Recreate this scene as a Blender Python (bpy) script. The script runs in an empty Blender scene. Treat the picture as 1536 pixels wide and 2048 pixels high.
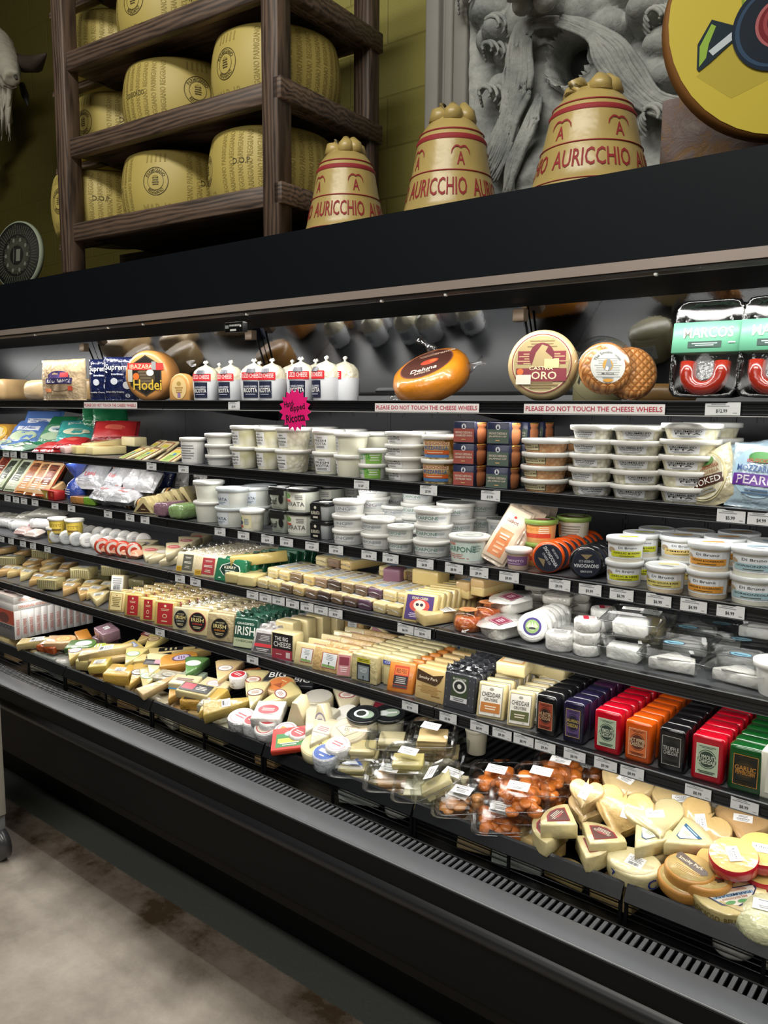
import bpy, bmesh, math, random
from mathutils import Vector, Matrix, noise
rnd = random.Random(7)
C = bpy.context.scene.collection
PI = math.pi
# ---------------------------------------------------------------- camera
EYE = 1.547
F, CX, CY = 1620.0, 768.0, 1024.0
# world axes X (along the case), Y (into the case), Z (up) written in camera axes (right, down, forward)
AX = Vector((0.77688113, 0.08661955, -0.62366077))
AY = Vector((0.62960829, -0.09584468, 0.77097808))
AZ = Vector((0.00700721, -0.99162032, -0.12899631))
cd = bpy.data.cameras.new('camera'); cam = bpy.data.objects.new('camera', cd); C.objects.link(cam)
cd.sensor_fit = 'HORIZONTAL'; cd.sensor_width = 36; cd.lens = 36 * F / 1536
cd.clip_start = 0.05
cam.matrix_world = Matrix(((AX[0], -AX[1], -AX[2], 0), (AY[0], -AY[1], -AY[2], 0), (AZ[0], -AZ[1], -AZ[2], EYE), (0, 0, 0, 1)))
bpy.context.scene.camera = cam
sc = bpy.context.scene
sc.view_settings.view_transform = 'Standard'; sc.view_settings.look = 'None'
sc.view_settings.gamma = 1; sc.view_settings.use_curve_mapping = False
sc.view_settings.exposure = 0.0
sc.cycles.max_bounces = 7; sc.cycles.transparent_max_bounces = 24
sc.cycles.diffuse_bounces = 3; sc.cycles.glossy_bounces = 4; sc.cycles.transmission_bounces = 4
# ---------------------------------------------------------------- world and lights
w = bpy.data.worlds.new('store_air'); sc.world = w; w.use_nodes = True
w.node_tree.nodes['Background'].inputs[0].default_value = (0.85, 0.9, 1, 1)
w.node_tree.nodes['Background'].inputs[1].default_value = 0.0
def area(name, loc, rot, sx, sy, power, col=(1, 1, 1), spread=180):
    l = bpy.data.lights.new(name, 'AREA'); l.shape = 'RECTANGLE'; l.size = sx; l.size_y = sy
    l.energy = power; l.color = col; l.spread = math.radians(spread)
    o = bpy.data.objects.new(name, l); C.objects.link(o); o.location = loc; o.rotation_euler = rot
    return o
NEUT = (1.0, 0.97, 0.92)
# ceiling lamps of the store, in the aisle in front of the case
area('aisle_lamp', (-0.7, -0.9, 4.6), (math.radians(28), 0, 0), 3.6, 0.5, 130, (1, 0.96, 0.88))
area('store_lamp', (-1.0, -5.5, 4.6), (math.radians(50), 0, 0), 6.0, 1.2, 140, (1, 0.98, 0.93))
# lamp rows of the case: under the canopy front and under each shelf
area('canopy_lamp', (-2.4, 1.775, EYE + 0.285), (math.radians(22), 0, 0), 7.0, 0.03, 24, NEUT)
ZS = [EYE + 0.014, EYE - 0.2125, EYE - 0.419, EYE - 0.6175, EYE - 0.844]     # shelf tops
for k, z in enumerate(ZS):
    area('shelf_lamp', (-2.4, 1.835, z - 0.036), (math.radians(25), 0, 0), 7.0, 0.02, (10, 7, 9, 10, 11)[k], NEUT)
# ---------------------------------------------------------------- picking: pixel of the photograph -> point of the place
def ray(px, py):
    c = Vector((px - CX, py - CY, F)); return Vector((AX.dot(c), AY.dot(c), AZ.dot(c)))
def at_y(px, py, Y):
    d = ray(px, py) * (Y / ray(px, py).y); return Vector((d.x, d.y, d.z + EYE))
def at_z(px, py, Z):
    r = ray(px, py); t = (Z - EYE) / r.z; return Vector((r.x * t, r.y * t, Z))
def x_of(px, Y, Z):
    Z -= EYE; k = (px - CX) / F
    return -((AY[0] - k * AY[2]) * Y + (AZ[0] - k * AZ[2]) * Z) / (AX[0] - k * AX[2])
# ---------------------------------------------------------------- materials
def lin(h):
    h = h.lstrip('#'); h = h if len(h) == 6 else ''.join(c * 2 for c in h); r = [int(h[i:i + 2], 16) / 255 for i in (0, 2, 4)]
    return tuple(c / 12.92 if c < .04045 else ((c + .055) / 1.055) ** 2.4 for c in r) + (1,)
MATS = {}
STY = {  # rough, metal, coat, coat rough, bump, bump scale, variation, variation scale
    'paper': (.42, 0, .15, .2, 0, 1, 0, 1), 'cheese': (.38, 0, .7, .1, .22, 45, .1, 14), 'wax': (.22, 0, .6, .12, .12, 30, .1, 9),
    'plast': (.3, 0, .3, .15, .04, 20, .03, 10), 'foil': (.22, .65, 0, 0, .5, 70, .06, 20), 'film': (.25, 0, .8, .08, .5, 55, .12, 22),
    'matte': (.7, 0, 0, 0, .05, 40, .08, 6), 'black': (.32, 0, .25, .2, .02, 30, 0, 1), 'lumpy': (.35, 0, .6, .12, .5, 60, .16, 55),
    'dull': (.55, 0, 0, 0, .02, 30, 0, 1), 'satin': (.36, .25, 0, 0, .015, 9, .1, 3), 'rind': (.4, 0, .35, .25, .15, 30, .16, 7)}
def M(col, sty='paper'):
    k = (col, sty)
    if k in MATS: return MATS[k]
    ro, me, co, cr, bu, bs, va, vs = STY[sty]
    m = bpy.data.materials.new(sty + '_' + col.lstrip('#')); m.use_nodes = True; nt = m.node_tree
    p = nt.nodes['Principled BSDF']; c = lin(col)
    if sty in ('cheese', 'lumpy'): c = (c[0] * .88, c[1] * .82, c[2] * .66, 1)
    p.inputs['Base Color'].default_value = c; p.inputs['Roughness'].default_value = ro; p.inputs['Metallic'].default_value = me
    if sty == 'dull': p.inputs['Specular IOR Level'].default_value = .18
    p.inputs['Coat Weight'].default_value = co; p.inputs['Coat Roughness'].default_value = cr
    if bu or va:
        tc = nt.nodes.new('ShaderNodeTexCoord'); oi = nt.nodes.new('ShaderNodeObjectInfo')
        ad = nt.nodes.new('ShaderNodeVectorMath'); ad.operation = 'ADD'
        nt.links.new(tc.outputs['Object'], ad.inputs[0]); nt.links.new(oi.outputs['Random'], ad.inputs[1])
    if bu:
        n = nt.nodes.new('ShaderNodeTexNoise'); n.inputs['Scale'].default_value = bs; n.inputs['Detail'].default_value = 2
        b = nt.nodes.new('ShaderNodeBump'); b.inputs['Strength'].default_value = bu; b.inputs['Distance'].default_value = .01
        nt.links.new(ad.outputs[0], n.inputs['Vector']); nt.links.new(n.outputs['Fac'], b.inputs['Height'])
        nt.links.new(b.outputs['Normal'], p.inputs['Normal'])
        if co: nt.links.new(b.outputs['Normal'], p.inputs['Coat Normal'])
    if va:
        n2 = nt.nodes.new('ShaderNodeTexNoise'); n2.inputs['Scale'].default_value = vs; n2.inputs['Detail'].default_value = 3
        mx = nt.nodes.new('ShaderNodeMix'); mx.data_type = 'RGBA'
        mx.inputs['A'].default_value = tuple(min(1, x * (1 - va * 2)) for x in c[:3]) + (1,)
        mx.inputs['B'].default_value = tuple(min(1, x * (1 + va)) for x in c[:3]) + (1,)
        nt.links.new(ad.outputs[0], n2.inputs['Vector']); nt.links.new(n2.outputs['Fac'], mx.inputs['Factor'])
        nt.links.new(mx.outputs['Result'], p.inputs['Base Color'])
    MATS[k] = m; return m
def node_mat(name, build):
    if name in MATS: return MATS[name]
    m = bpy.data.materials.new(name); m.use_nodes = True; build(m.node_tree, m.node_tree.nodes['Principled BSDF']); MATS[name] = m; return m
def clear_mat(name='clear_plastic', tint=(.97, .98, .98), rough=.1, base=.03, bump=0.0):
    def b(nt, p):
        out = nt.nodes['Material Output']; nt.nodes.remove(p)
        t = nt.nodes.new('ShaderNodeBsdfTransparent'); t.inputs[0].default_value = tint + (1,)
        g = nt.nodes.new('ShaderNodeBsdfGlossy'); g.inputs['Roughness'].default_value = rough
        fr = nt.nodes.new('ShaderNodeLayerWeight'); fr.inputs['Blend'].default_value = .28
        ma = nt.nodes.new('ShaderNodeMath'); ma.operation = 'MULTIPLY_ADD'; ma.inputs[1].default_value = .4; ma.inputs[2].default_value = base
        mx = nt.nodes.new('ShaderNodeMixShader')
        if bump:
            n = nt.nodes.new('ShaderNodeTexNoise'); n.inputs['Scale'].default_value = 60
            bb = nt.nodes.new('ShaderNodeBump'); bb.inputs['Strength'].default_value = bump; bb.inputs['Distance'].default_value = .01
            tc = nt.nodes.new('ShaderNodeTexCoord'); nt.links.new(tc.outputs['Object'], n.inputs['Vector'])
            nt.links.new(n.outputs['Fac'], bb.inputs['Height']); nt.links.new(bb.outputs['Normal'], g.inputs['Normal']); nt.links.new(bb.outputs['Normal'], fr.inputs['Normal'])
        nt.links.new(fr.outputs['Fresnel'], ma.inputs[0]); nt.links.new(ma.outputs[0], mx.inputs[0])
        nt.links.new(t.outputs[0], mx.inputs[1]); nt.links.new(g.outputs[0], mx.inputs[2]); nt.links.new(mx.outputs[0], out.inputs['Surface'])
    return node_mat(name, b)
CLEAR = clear_mat(); FILM = clear_mat('clear_film', (.95, .95, .95), .12, .12, .6); MILKY = clear_mat('milky_plastic', (.8, .82, .84), .2, .16)
# ---------------------------------------------------------------- mesh building
class MB:
    def __init__(s): s.v = []; s.f = []; s.m = []; s.mats = []; s.sm = []
    def mi(s, m):
        if isinstance(m, str): m = M(m)
        if m not in s.mats: s.mats.append(m)
        return s.mats.index(m)
    def add(s, vs, fs, m, smooth=False):
        b = len(s.v); s.v += [tuple(v) for v in vs]; i = s.mi(m)
        for f in fs: s.f.append(tuple(b + k for k in f)); s.m.append(i); s.sm.append(smooth)
        return s
    def xf(s, start, mat4):
        for k in range(start, len(s.v)): s.v[k] = tuple(mat4 @ Vector(s.v[k]))
        return s
    def box(s, a, b, m):
        x0, y0, z0 = a; x1, y1, z1 = b
        return s.add([(x0, y0, z0), (x1, y0, z0), (x1, y1, z0), (x0, y1, z0), (x0, y0, z1), (x1, y0, z1), (x1, y1, z1), (x0, y1, z1)],
                     [(0, 3, 2, 1), (4, 5, 6, 7), (0, 1, 5, 4), (1, 2, 6, 5), (2, 3, 7, 6), (3, 0, 4, 7)], m)
    def bm(s, bm_, m, smooth=True):
        bm_.verts.index_update(); s.add([v.co[:] for v in bm_.verts], [[v.index for v in f.verts] for f in bm_.faces], m, smooth); bm_.free(); return s
    def rbox(s, a, b, r, m, seg=2, wob=0.0):        # rounded box
        q = bmesh.new(); bmesh.ops.create_cube(q, size=1)
        c = [(a[i] + b[i]) / 2 for i in range(3)]; d = [b[i] - a[i] for i in range(3)]
        for v in q.verts: v.co = Vector([c[i] + v.co[i] * d[i] for i in range(3)])
        bmesh.ops.bevel(q, geom=q.edges[:], offset=min(r, min(d) * .49), segments=seg, profile=.5, affect='EDGES')
        if wob:
            for v in q.verts: v.co += Vector([rnd.uniform(-wob, wob) for _ in range(3)])
        return s.bm(q, m)
    def prism(s, poly, z0, z1, m, r=.003, seg=2, smooth=True):   # extruded outline with rounded rims
        n = len(poly); q = bmesh.new()
        b0 = [q.verts.new((x, y, z0)) for x, y in poly]; b1 = [q.verts.new((x, y, z1)) for x, y in poly]
        q.faces.new(b0[::-1]); q.faces.new(b1)
        for i in range(n): q.faces.new((b0[i], b0[(i + 1) % n], b1[(i + 1) % n], b1[i]))
        if r:
            ed = [e for e in q.edges if abs(e.verts[0].co.z - e.verts[1].co.z) < 1e-7]
            bmesh.ops.bevel(q, geom=ed, offset=r, segments=seg, profile=.5, affect='EDGES')
        bmesh.ops.recalc_face_normals(q, faces=q.faces[:])
        return s.bm(q, m, smooth)
    def lathe(s, prof, m, n=28, smooth=True, sx=1, sy=1):         # profile [(r, z)], about z
        vs = []; fs = []; k = len(prof)
        for i in range(n):
            a = 2 * PI * i / n
            for r, z in prof: vs.append((r * math.cos(a) * sx, r * math.sin(a) * sy, z))
        for i in range(n):
            j = (i + 1) % n
            for t in range(k - 1): fs.append((i * k + t, j * k + t, j * k + t + 1, i * k + t + 1))
        return s.add(vs, fs, m, smooth)
    def sq(s, prof, m, sx, sy, p=5, n=36, smooth=True):          # like lathe but along a rounded rectangle; prof [(inset, z)], sx, sy half sizes
        vs = []; fs = []; k = len(prof)
        for i in range(n):
            a = 2 * PI * i / n; ca, sa = math.cos(a), math.sin(a); q = (abs(ca) ** p + abs(sa) ** p) ** (-1 / p)
            for r, z in prof: vs.append((max(0, sx - r) * ca * q if r < 9 else 0, max(0, sy - r) * sa * q if r < 9 else 0, z))
        for i in range(n):
            j = (i + 1) % n
            for t in range(k - 1): fs.append((i * k + t, j * k + t, j * k + t + 1, i * k + t + 1))
        return s.add(vs, fs, m, smooth)
    def tube(s, pts, r, m, n=8, caps=True):
        pts = [Vector(p) for p in pts]; vs = []; fs = []; rr = r if isinstance(r, (list, tuple)) else [r] * len(pts)
        up = Vector((0, 0, 1))
        for i, p in enumerate(pts):
            d = (pts[min(i + 1, len(pts) - 1)] - pts[max(i - 1, 0)]).normalized()
            a = d.cross(up if abs(d.z) < .95 else Vector((1, 0, 0))).normalized(); b = d.cross(a)
            for j in range(n):
                t = 2 * PI * j / n; vs.append(p + (a * math.cos(t) + b * math.sin(t)) * rr[i])
        for i in range(len(pts) - 1):
            for j in range(n):
                k = (j + 1) % n; fs.append((i * n + j, i * n + k, (i + 1) * n + k, (i + 1) * n + j))
        if caps: fs += [tuple(range(n))[::-1], tuple((len(pts) - 1) * n + j for j in range(n))]
        return s.add(vs, fs, m, True)
    def mesh(s, name):
        me = bpy.data.meshes.new(name); me.from_pydata(s.v, [], s.f)
        for m in s.mats: me.materials.append(m)
        me.polygons.foreach_set('material_index', s.m); me.polygons.foreach_set('use_smooth', s.sm); me.update(); return me
# text as flat mesh data, fitted to a unit box
TXT = {}
def text_data(t):
    if t in TXT: return TXT[t]
    c = bpy.data.curves.new('t', 'FONT'); c.body = t; c.resolution_u = 2; c.align_x = 'CENTER'; c.offset = 0.012
    o = bpy.data.objects.new('t', c); me = o.to_mesh()
    vs = [(v.co.x, v.co.y) for v in me.vertices]; fs = [tuple(p.vertices) for p in me.polygons]
    o.to_mesh_clear(); bpy.data.objects.remove(o); bpy.data.curves.remove(c)
    xs = [v[0] for v in vs] or [0, 1]; ys = [v[1] for v in vs] or [0, 1]
    x0, x1, y0, y1 = min(xs), max(xs), min(ys), max(ys)
    TXT[t] = ([((x - x0) / max(x1 - x0, 1e-6) - .5, (y - y0) / max(y1 - y0, 1e-6) - .5) for x, y in vs], fs); return TXT[t]
def flat(D):  return lambda u, v, o: (u, -D - o, v)
def back(D):  return lambda u, v, o: (-u, D + o, v)
def side(D):  return lambda u, v, o: (D + o, u, v)
def left(D):  return lambda u, v, o: (-D - o, -u, v)
def top(H):   return lambda u, v, o: (u, v, H + o)
def cyl(R, k=0.0, a0=0.0):   # radius R at v=0, grows by k per height, turned by a0
    def g(u, v, o):
        r = R + k * v; a = u / R + a0; return ((r + o) * math.sin(a), -(r + o) * math.cos(a), v)
    return g
def label(W, H, spec, g, mb=None, cols=1, cv=0.0, cu=0.0, rot=0.0, rows=1):
    """printed label: spec elements in units of its width and height, laid on surface g"""
    mb = mb or MB(); cr, sr = math.cos(rot), math.sin(rot)
    def P(x, y, o):
        u, v = x * W, y * H; return g(cu + u * cr - v * sr, cv + u * sr + v * cr, o)
    for i, e in enumerate(spec):
        o = .0006 + .00025 * i; k = e[0]
        if k == 'r' and rows > 1:
            _, x, y, w_, h_, m = e; a, b = max(1, round(cols * w_)), max(1, round(rows * h_))
            vs = [P(x - w_ / 2 + w_ * q / a, y - h_ / 2 + h_ * t / b, o) for t in range(b + 1) for q in range(a + 1)]
            mb.add(vs, [(t * (a + 1) + q, t * (a + 1) + q + 1, (t + 1) * (a + 1) + q + 1, (t + 1) * (a + 1) + q) for t in range(b) for q in range(a)], m, True)
        elif k in 'ro':                                           # rect / oval in columns
            _, x, y, w_, h_, m = e; n = cols if k == 'r' else 18
            vs = []; fs = []
            for j in range(n + 1):
                s_ = -1 + 2 * j / n; hh = 1 if k == 'r' else math.sqrt(max(0, 1 - s_ * s_)) + 1e-4
                if k == 'o': s_ = math.sin(s_ * PI / 2); hh = math.sqrt(max(0, 1 - s_ * s_)) + 1e-4
                vs += [P(x + s_ * w_ / 2, y - hh * h_ / 2, o), P(x + s_ * w_ / 2, y + hh * h_ / 2, o)]
            for j in range(n): fs.append((2 * j, 2 * j + 2, 2 * j + 3, 2 * j + 1))
            mb.add(vs, fs, m)
        elif k == 't':
            _, t, x, y, w_, h_, m = e[:7]; arc = e[7] if len(e) > 7 else 0
            vs, fs = text_data(t)
            if arc == 'v': mb.add([P(x - b * w_, y + a * h_, o) for a, b in vs], fs, m)
            elif arc: # bent along a circle: arc = radius in label widths (of the text centre), sign up/down
                R_ = arc; q = H / W
                def pp(a, b):
                    th = a * w_ / abs(R_); rr = abs(R_) + b * h_ * q * (1 if R_ > 0 else -1)
                    return P(x + rr * math.sin(th), y + (rr * math.cos(th) if R_ > 0 else -rr * math.cos(th)) / q, o)
                mb.add([pp(a, b) for a, b in vs], fs, m)
            else: mb.add([P(x + a * w_, y + b * h_, o) for a, b in vs], fs, m)
        elif k == 'g':                                            # rows of print too small to read
            _, x, y, w_, h_, n, m = e; r2 = random.Random(int((x + y) * 1000) + n)
            for j in range(n):
                yy = y + h_ / 2 - (j + .5) * h_ / n; ww = w_ * r2.uniform(.6, 1); th = h_ / n * .45; nn = max(1, cols // 2)
                vs = []; fs = []
                for q in range(nn + 1):
                    xx = x - ww / 2 + ww * q / nn; vs += [P(xx, yy - th / 2, o), P(xx, yy + th / 2, o)]
                for q in range(nn): fs.append((2 * q, 2 * q + 2, 2 * q + 3, 2 * q + 1))
                mb.add(vs, fs, m)
        elif k == 'p':
            _, pts, m = e; mb.add([P(x, y, o) for x, y in pts], [tuple(range(len(pts)))], m)
        elif k == 'b':                                            # bars of a barcode
            _, x, y, w_, h_, m = e; r2 = random.Random(5)
            for j in range(14):
                xx = x - w_ / 2 + w_ * j / 14; ww = w_ / 14 * r2.uniform(.3, .8)
                mb.add([P(xx, y - h_ / 2, o), P(xx + ww, y - h_ / 2, o), P(xx + ww, y + h_ / 2, o), P(xx, y + h_ / 2, o)], [(0, 1, 2, 3)], m)
    return mb
# ---------------------------------------------------------------- objects
class Part:
    def __init__(s, name, mb, subs=(), lab=None): s.name = name; s.me = mb.mesh(name) if isinstance(mb, MB) else mb; s.subs = list(subs); s.lab = lab
def link(name, data, parent=None):
    o = bpy.data.objects.new(name, data); C.objects.link(o)
    if parent is not None: o.parent = parent
    return o
def thing(name, lab_, cat, parts, loc=(0, 0, 0), rot=0, group=None, scale=None):
    """one top-level object: an empty at the base with its parts, or one mesh"""
    if len(parts) == 1 and not parts[0].subs: o = link(name, parts[0].me)
    else:
        o = link(name, None); o.empty_display_size = .02
        for p in parts:
            c = link(p.name, p.me, o)
            if p.lab: c['label'] = p.lab
            for q in p.subs:
                d = link(q.name, q.me, c)
                if q.lab: d['label'] = q.lab
    o.location = loc
    o.rotation_euler = rot if isinstance(rot, (tuple, list)) else (0, 0, rot)
    if scale is not None: o.scale = scale if isinstance(scale, (tuple, list)) else (scale,) * 3
    o['label'] = lab_; o['category'] = cat
    if group: o['group'] = group
    return o
def struct(name, mb):
    o = link(name, mb.mesh(name)); o['kind'] = 'structure'; o['label'] = name.replace('_', ' '); return o
ORD = ['front', 'second', 'third', 'fourth', 'fifth', 'sixth', 'seventh', 'eighth', 'ninth', 'tenth', 'eleventh', 'twelfth']
def place_word(k, n):
    if n == 1: return ''
    return 'foremost' if k == 0 else ('rearmost' if k == n - 1 else ORD[k] + ' from the front')
D2 = math.radians
# ================================================================ the room
def wood(nt, p):
    tc = nt.nodes.new('ShaderNodeTexCoord'); mp = nt.nodes.new('ShaderNodeMapping'); mp.inputs['Scale'].default_value = (1.2, 9, 9)
    n = nt.nodes.new('ShaderNodeTexNoise'); n.inputs['Scale'].default_value = 3.5; n.inputs['Detail'].default_value = 5; n.inputs['Distortion'].default_value = 1.2
    wv = nt.nodes.new('ShaderNodeTexWave'); wv.bands_direction = 'Z'; wv.inputs['Scale'].default_value = 2.2; wv.inputs['Distortion'].default_value = 9; wv.inputs['Detail'].default_value = 3
    r = nt.nodes.new('ShaderNodeValToRGB'); r.color_ramp.elements[0].color = lin('#261c17'); r.color_ramp.elements[1].color = lin('#6e5a4b')
    r.color_ramp.elements[0].position = .25; r.color_ramp.elements[1].position = .8
    mx = nt.nodes.new('ShaderNodeMath'); mx.operation = 'MULTIPLY_ADD'; mx.inputs[1].default_value = .4
    nt.links.new(tc.outputs['Object'], mp.inputs[0]); nt.links.new(mp.outputs[0], n.inputs['Vector']); nt.links.new(mp.outputs[0], wv.inputs['Vector'])
    nt.links.new(wv.outputs['Fac'], mx.inputs[0]); h = nt.nodes.new('ShaderNodeMath'); h.operation = 'MULTIPLY'; h.inputs[1].default_value = .75
    nt.links.new(n.outputs['Fac'], h.inputs[0]); nt.links.new(h.outputs[0], mx.inputs[2]); nt.links.new(mx.outputs[0], r.inputs[0]); nt.links.new(r.outputs[0], p.inputs['Base Color'])
    p.inputs['Roughness'].default_value = .55
WOOD = node_mat('dark_stained_wood', wood)
WOODV = node_mat('dark_stained_wood_upright', wood)
for nn in WOODV.node_tree.nodes:
    if nn.type == 'MAPPING': nn.inputs['Scale'].default_value = (9, 9, 1.0)
    if nn.type == 'TEX_WAVE': nn.bands_direction = 'X'
def floor_m(nt, p):
    tc = nt.nodes.new('ShaderNodeTexCoord'); n = nt.nodes.new('ShaderNodeTexNoise'); n.inputs['Scale'].default_value = 4.2; n.inputs['Detail'].default_value = 12; n.inputs['Roughness'].default_value = .7
    n2 = nt.nodes.new('ShaderNodeTexNoise'); n2.inputs['Scale'].default_value = 5; n2.inputs['Detail'].default_value = 6
    n3 = nt.nodes.new('ShaderNodeTexNoise'); n3.inputs['Scale'].default_value = 90; n3.inputs['Detail'].default_value = 3
    r = nt.nodes.new('ShaderNodeValToRGB'); e = r.color_ramp.elements; e[0].color = lin('#8a8177'); e[0].position = .25; e[1].color = lin('#cfc4b6'); e[1].position = .75
    sx = nt.nodes.new('ShaderNodeSeparateXYZ'); nt.links.new(tc.outputs['Object'], sx.inputs[0])
    for q in (n, n2, n3): nt.links.new(tc.outputs['Object'], q.inputs['Vector'])
    nt.links.new(n.outputs['Fac'], r.inputs[0])
    # worn brown dirt band in front of the case and dark painted strip along its foot
    a = nt.nodes.new('ShaderNodeMath'); a.operation = 'MULTIPLY_ADD'; a.inputs[1].default_value = .3; nt.links.new(n2.outputs['Fac'], a.inputs[0]); nt.links.new(sx.outputs['Y'], a.inputs[2])
    def band(x0, x1):
        q = nt.nodes.new('ShaderNodeMapRange'); q.interpolation_type = 'SMOOTHSTEP'; q.inputs['From Min'].default_value = x0; q.inputs['From Max'].default_value = x1; return q
    b1 = band(1.28, 1.50); nt.links.new(a.outputs[0], b1.inputs[0])
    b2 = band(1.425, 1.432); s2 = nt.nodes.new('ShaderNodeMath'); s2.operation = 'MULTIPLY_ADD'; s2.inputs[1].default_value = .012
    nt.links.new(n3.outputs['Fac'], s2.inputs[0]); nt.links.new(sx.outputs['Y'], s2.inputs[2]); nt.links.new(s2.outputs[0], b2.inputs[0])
    m1 = nt.nodes.new('ShaderNodeMix'); m1.data_type = 'RGBA'; m1.inputs['B'].default_value = lin('#3a2c1c'); nt.links.new(r.outputs[0], m1.inputs['A'])
    f1 = nt.nodes.new('ShaderNodeMath'); f1.operation = 'MULTIPLY'; nt.links.new(b1.outputs[0], f1.inputs[0]); nt.links.new(n.outputs['Fac'], f1.inputs[1])
    f2 = nt.nodes.new('ShaderNodeMath'); f2.operation = 'MULTIPLY'; f2.inputs[1].default_value = 1.7; f2.use_clamp = True; nt.links.new(f1.outputs[0], f2.inputs[0]); nt.links.new(f2.outputs[0], m1.inputs['Factor'])
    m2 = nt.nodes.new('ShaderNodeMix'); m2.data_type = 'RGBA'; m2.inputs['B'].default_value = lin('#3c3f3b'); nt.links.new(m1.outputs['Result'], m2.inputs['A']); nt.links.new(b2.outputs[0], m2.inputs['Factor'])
    nt.links.new(m2.outputs['Result'], p.inputs['Base Color']); p.inputs['Roughness'].default_value = .55
    bp = nt.nodes.new('ShaderNodeBump'); bp.inputs['Strength'].default_value = .3; bp.inputs['Distance'].default_value = .004; nt.links.new(n3.outputs['Fac'], bp.inputs['Height']); nt.links.new(bp.outputs[0], p.inputs['Normal'])
struct('floor', MB().box((-9, -8, -.05), (4, 3.4, 0), node_mat('worn_concrete', floor_m)))
def wall_m(nt, p):
    tc = nt.nodes.new('ShaderNodeTexCoord'); mp = nt.nodes.new('ShaderNodeMapping'); mp.inputs['Rotation'].default_value = (PI / 2, 0, 0)
    b = nt.nodes.new('ShaderNodeTexBrick'); b.inputs['Scale'].default_value = 1; b.inputs['Brick Width'].default_value = .4; b.inputs['Row Height'].default_value = .2
    b.inputs['Mortar Size'].default_value = .006; b.inputs['Mortar Smooth'].default_value = .6; b.inputs['Color1'].default_value = lin('#a29a52'); b.inputs['Color2'].default_value = lin('#989049'); b.inputs['Mortar'].default_value = lin('#8b8442')
    n = nt.nodes.new('ShaderNodeTexNoise'); n.inputs['Scale'].default_value = 160
    nt.links.new(tc.outputs['Object'], mp.inputs[0]); nt.links.new(mp.outputs[0], b.inputs['Vector']); nt.links.new(tc.outputs['Object'], n.inputs['Vector'])
    sx = nt.nodes.new('ShaderNodeSeparateXYZ'); nt.links.new(tc.outputs['Object'], sx.inputs[0])
    mr = nt.nodes.new('ShaderNodeMapRange'); mr.inputs['From Min'].default_value = -2.72; mr.inputs['From Max'].default_value = -2.70; nt.links.new(sx.outputs['X'], mr.inputs[0])
    mc = nt.nodes.new('ShaderNodeMix'); mc.data_type = 'RGBA'; mc.inputs['A'].default_value = lin('#57501c'); nt.links.new(mr.outputs[0], mc.inputs['Factor']); nt.links.new(b.outputs['Color'], mc.inputs['B'])
    nt.links.new(mc.outputs['Result'], p.inputs['Base Color']); p.inputs['Roughness'].default_value = .6
    m = nt.nodes.new('ShaderNodeMath'); m.operation = 'MULTIPLY_ADD'; m.inputs[1].default_value = -3; nt.links.new(b.outputs['Fac'], m.inputs[0]); nt.links.new(n.outputs['Fac'], m.inputs[2])
    bp = nt.nodes.new('ShaderNodeBump'); bp.inputs['Strength'].default_value = .35; bp.inputs['Distance'].default_value = .004; nt.links.new(m.outputs[0], bp.inputs['Height']); nt.links.new(bp.outputs[0], p.inputs['Normal'])
WALL = node_mat('painted_block_wall', wall_m)
struct('wall_back', MB().box((-9, 2.72, 0), (4, 2.85, 4.9), WALL))
struct('wall_left', MB().box((-9.1, -8, 0), (-9, 2.85, 4.9), WALL))
struct('ceiling', MB().box((-9.1, -8, 4.9), (4, 2.85, 5.0), M('#6d6a60', 'matte')))
# ================================================================ the refrigerated case
XL, XR = -6.2, 0.55
BLK = M('#070708', 'dull'); BLK2 = M('#16171a', 'satin'); FASC = M('#0b1016', 'dull'); CHAN = M('#1b1c1f', 'black'); LIP = M('#75787b', 'satin'); LINER = M('#1d1e20', 'black')
SEC = [-2.49 - 1.22 * 3, -2.49 - 1.22 * 2, -2.49 - 1.22, -2.49, -2.49 + 1.22, -2.49 + 2.44, .55]
case = link('refrigerated_case', None); case.location = (0, 0, 0); case['label'] = 'long black open refrigerated case with five lit shelves of cheese'; case['category'] = 'display case'
def cp(name, mb, parent=None, lab=None):
    o = link(name, mb.mesh(name), parent or case)
    if lab: o['label'] = lab
    return o
zt, zb = EYE + .5105, EYE + .298
cnp = MB().box((XL, 1.75, zb), (XR, 1.77, zt), FASC).box((XL, 1.77, zt - .02), (XR, 2.66, zt), BLK).box((XL, 1.77, zb + .012), (XR, 2.29, zb + .03), M('#020202', 'dull'))
cp('canopy', cnp)
cp('canopy_trim', MB().box((XL, 1.744, zb - .002), (XR, 1.7495, zb + .02), M('#b0a298', 'satin')).box((XL, 1.7495, zb - .008), (XR, 1.80, zb - .002), M('#3c3836', 'satin')), None, 'thin bright metal edge strip')
for px in (72, 218, 288, 495, 765, 893, 1313):
    x = x_of(px, 1.76, zb - .012)
    cp('trim_clip', MB().rbox((x - .004, 1.752, zb - .016), (x + .004, 1.762, zb - .008), .002, M('#f2f2ee')), None, 'small white clip')
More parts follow.
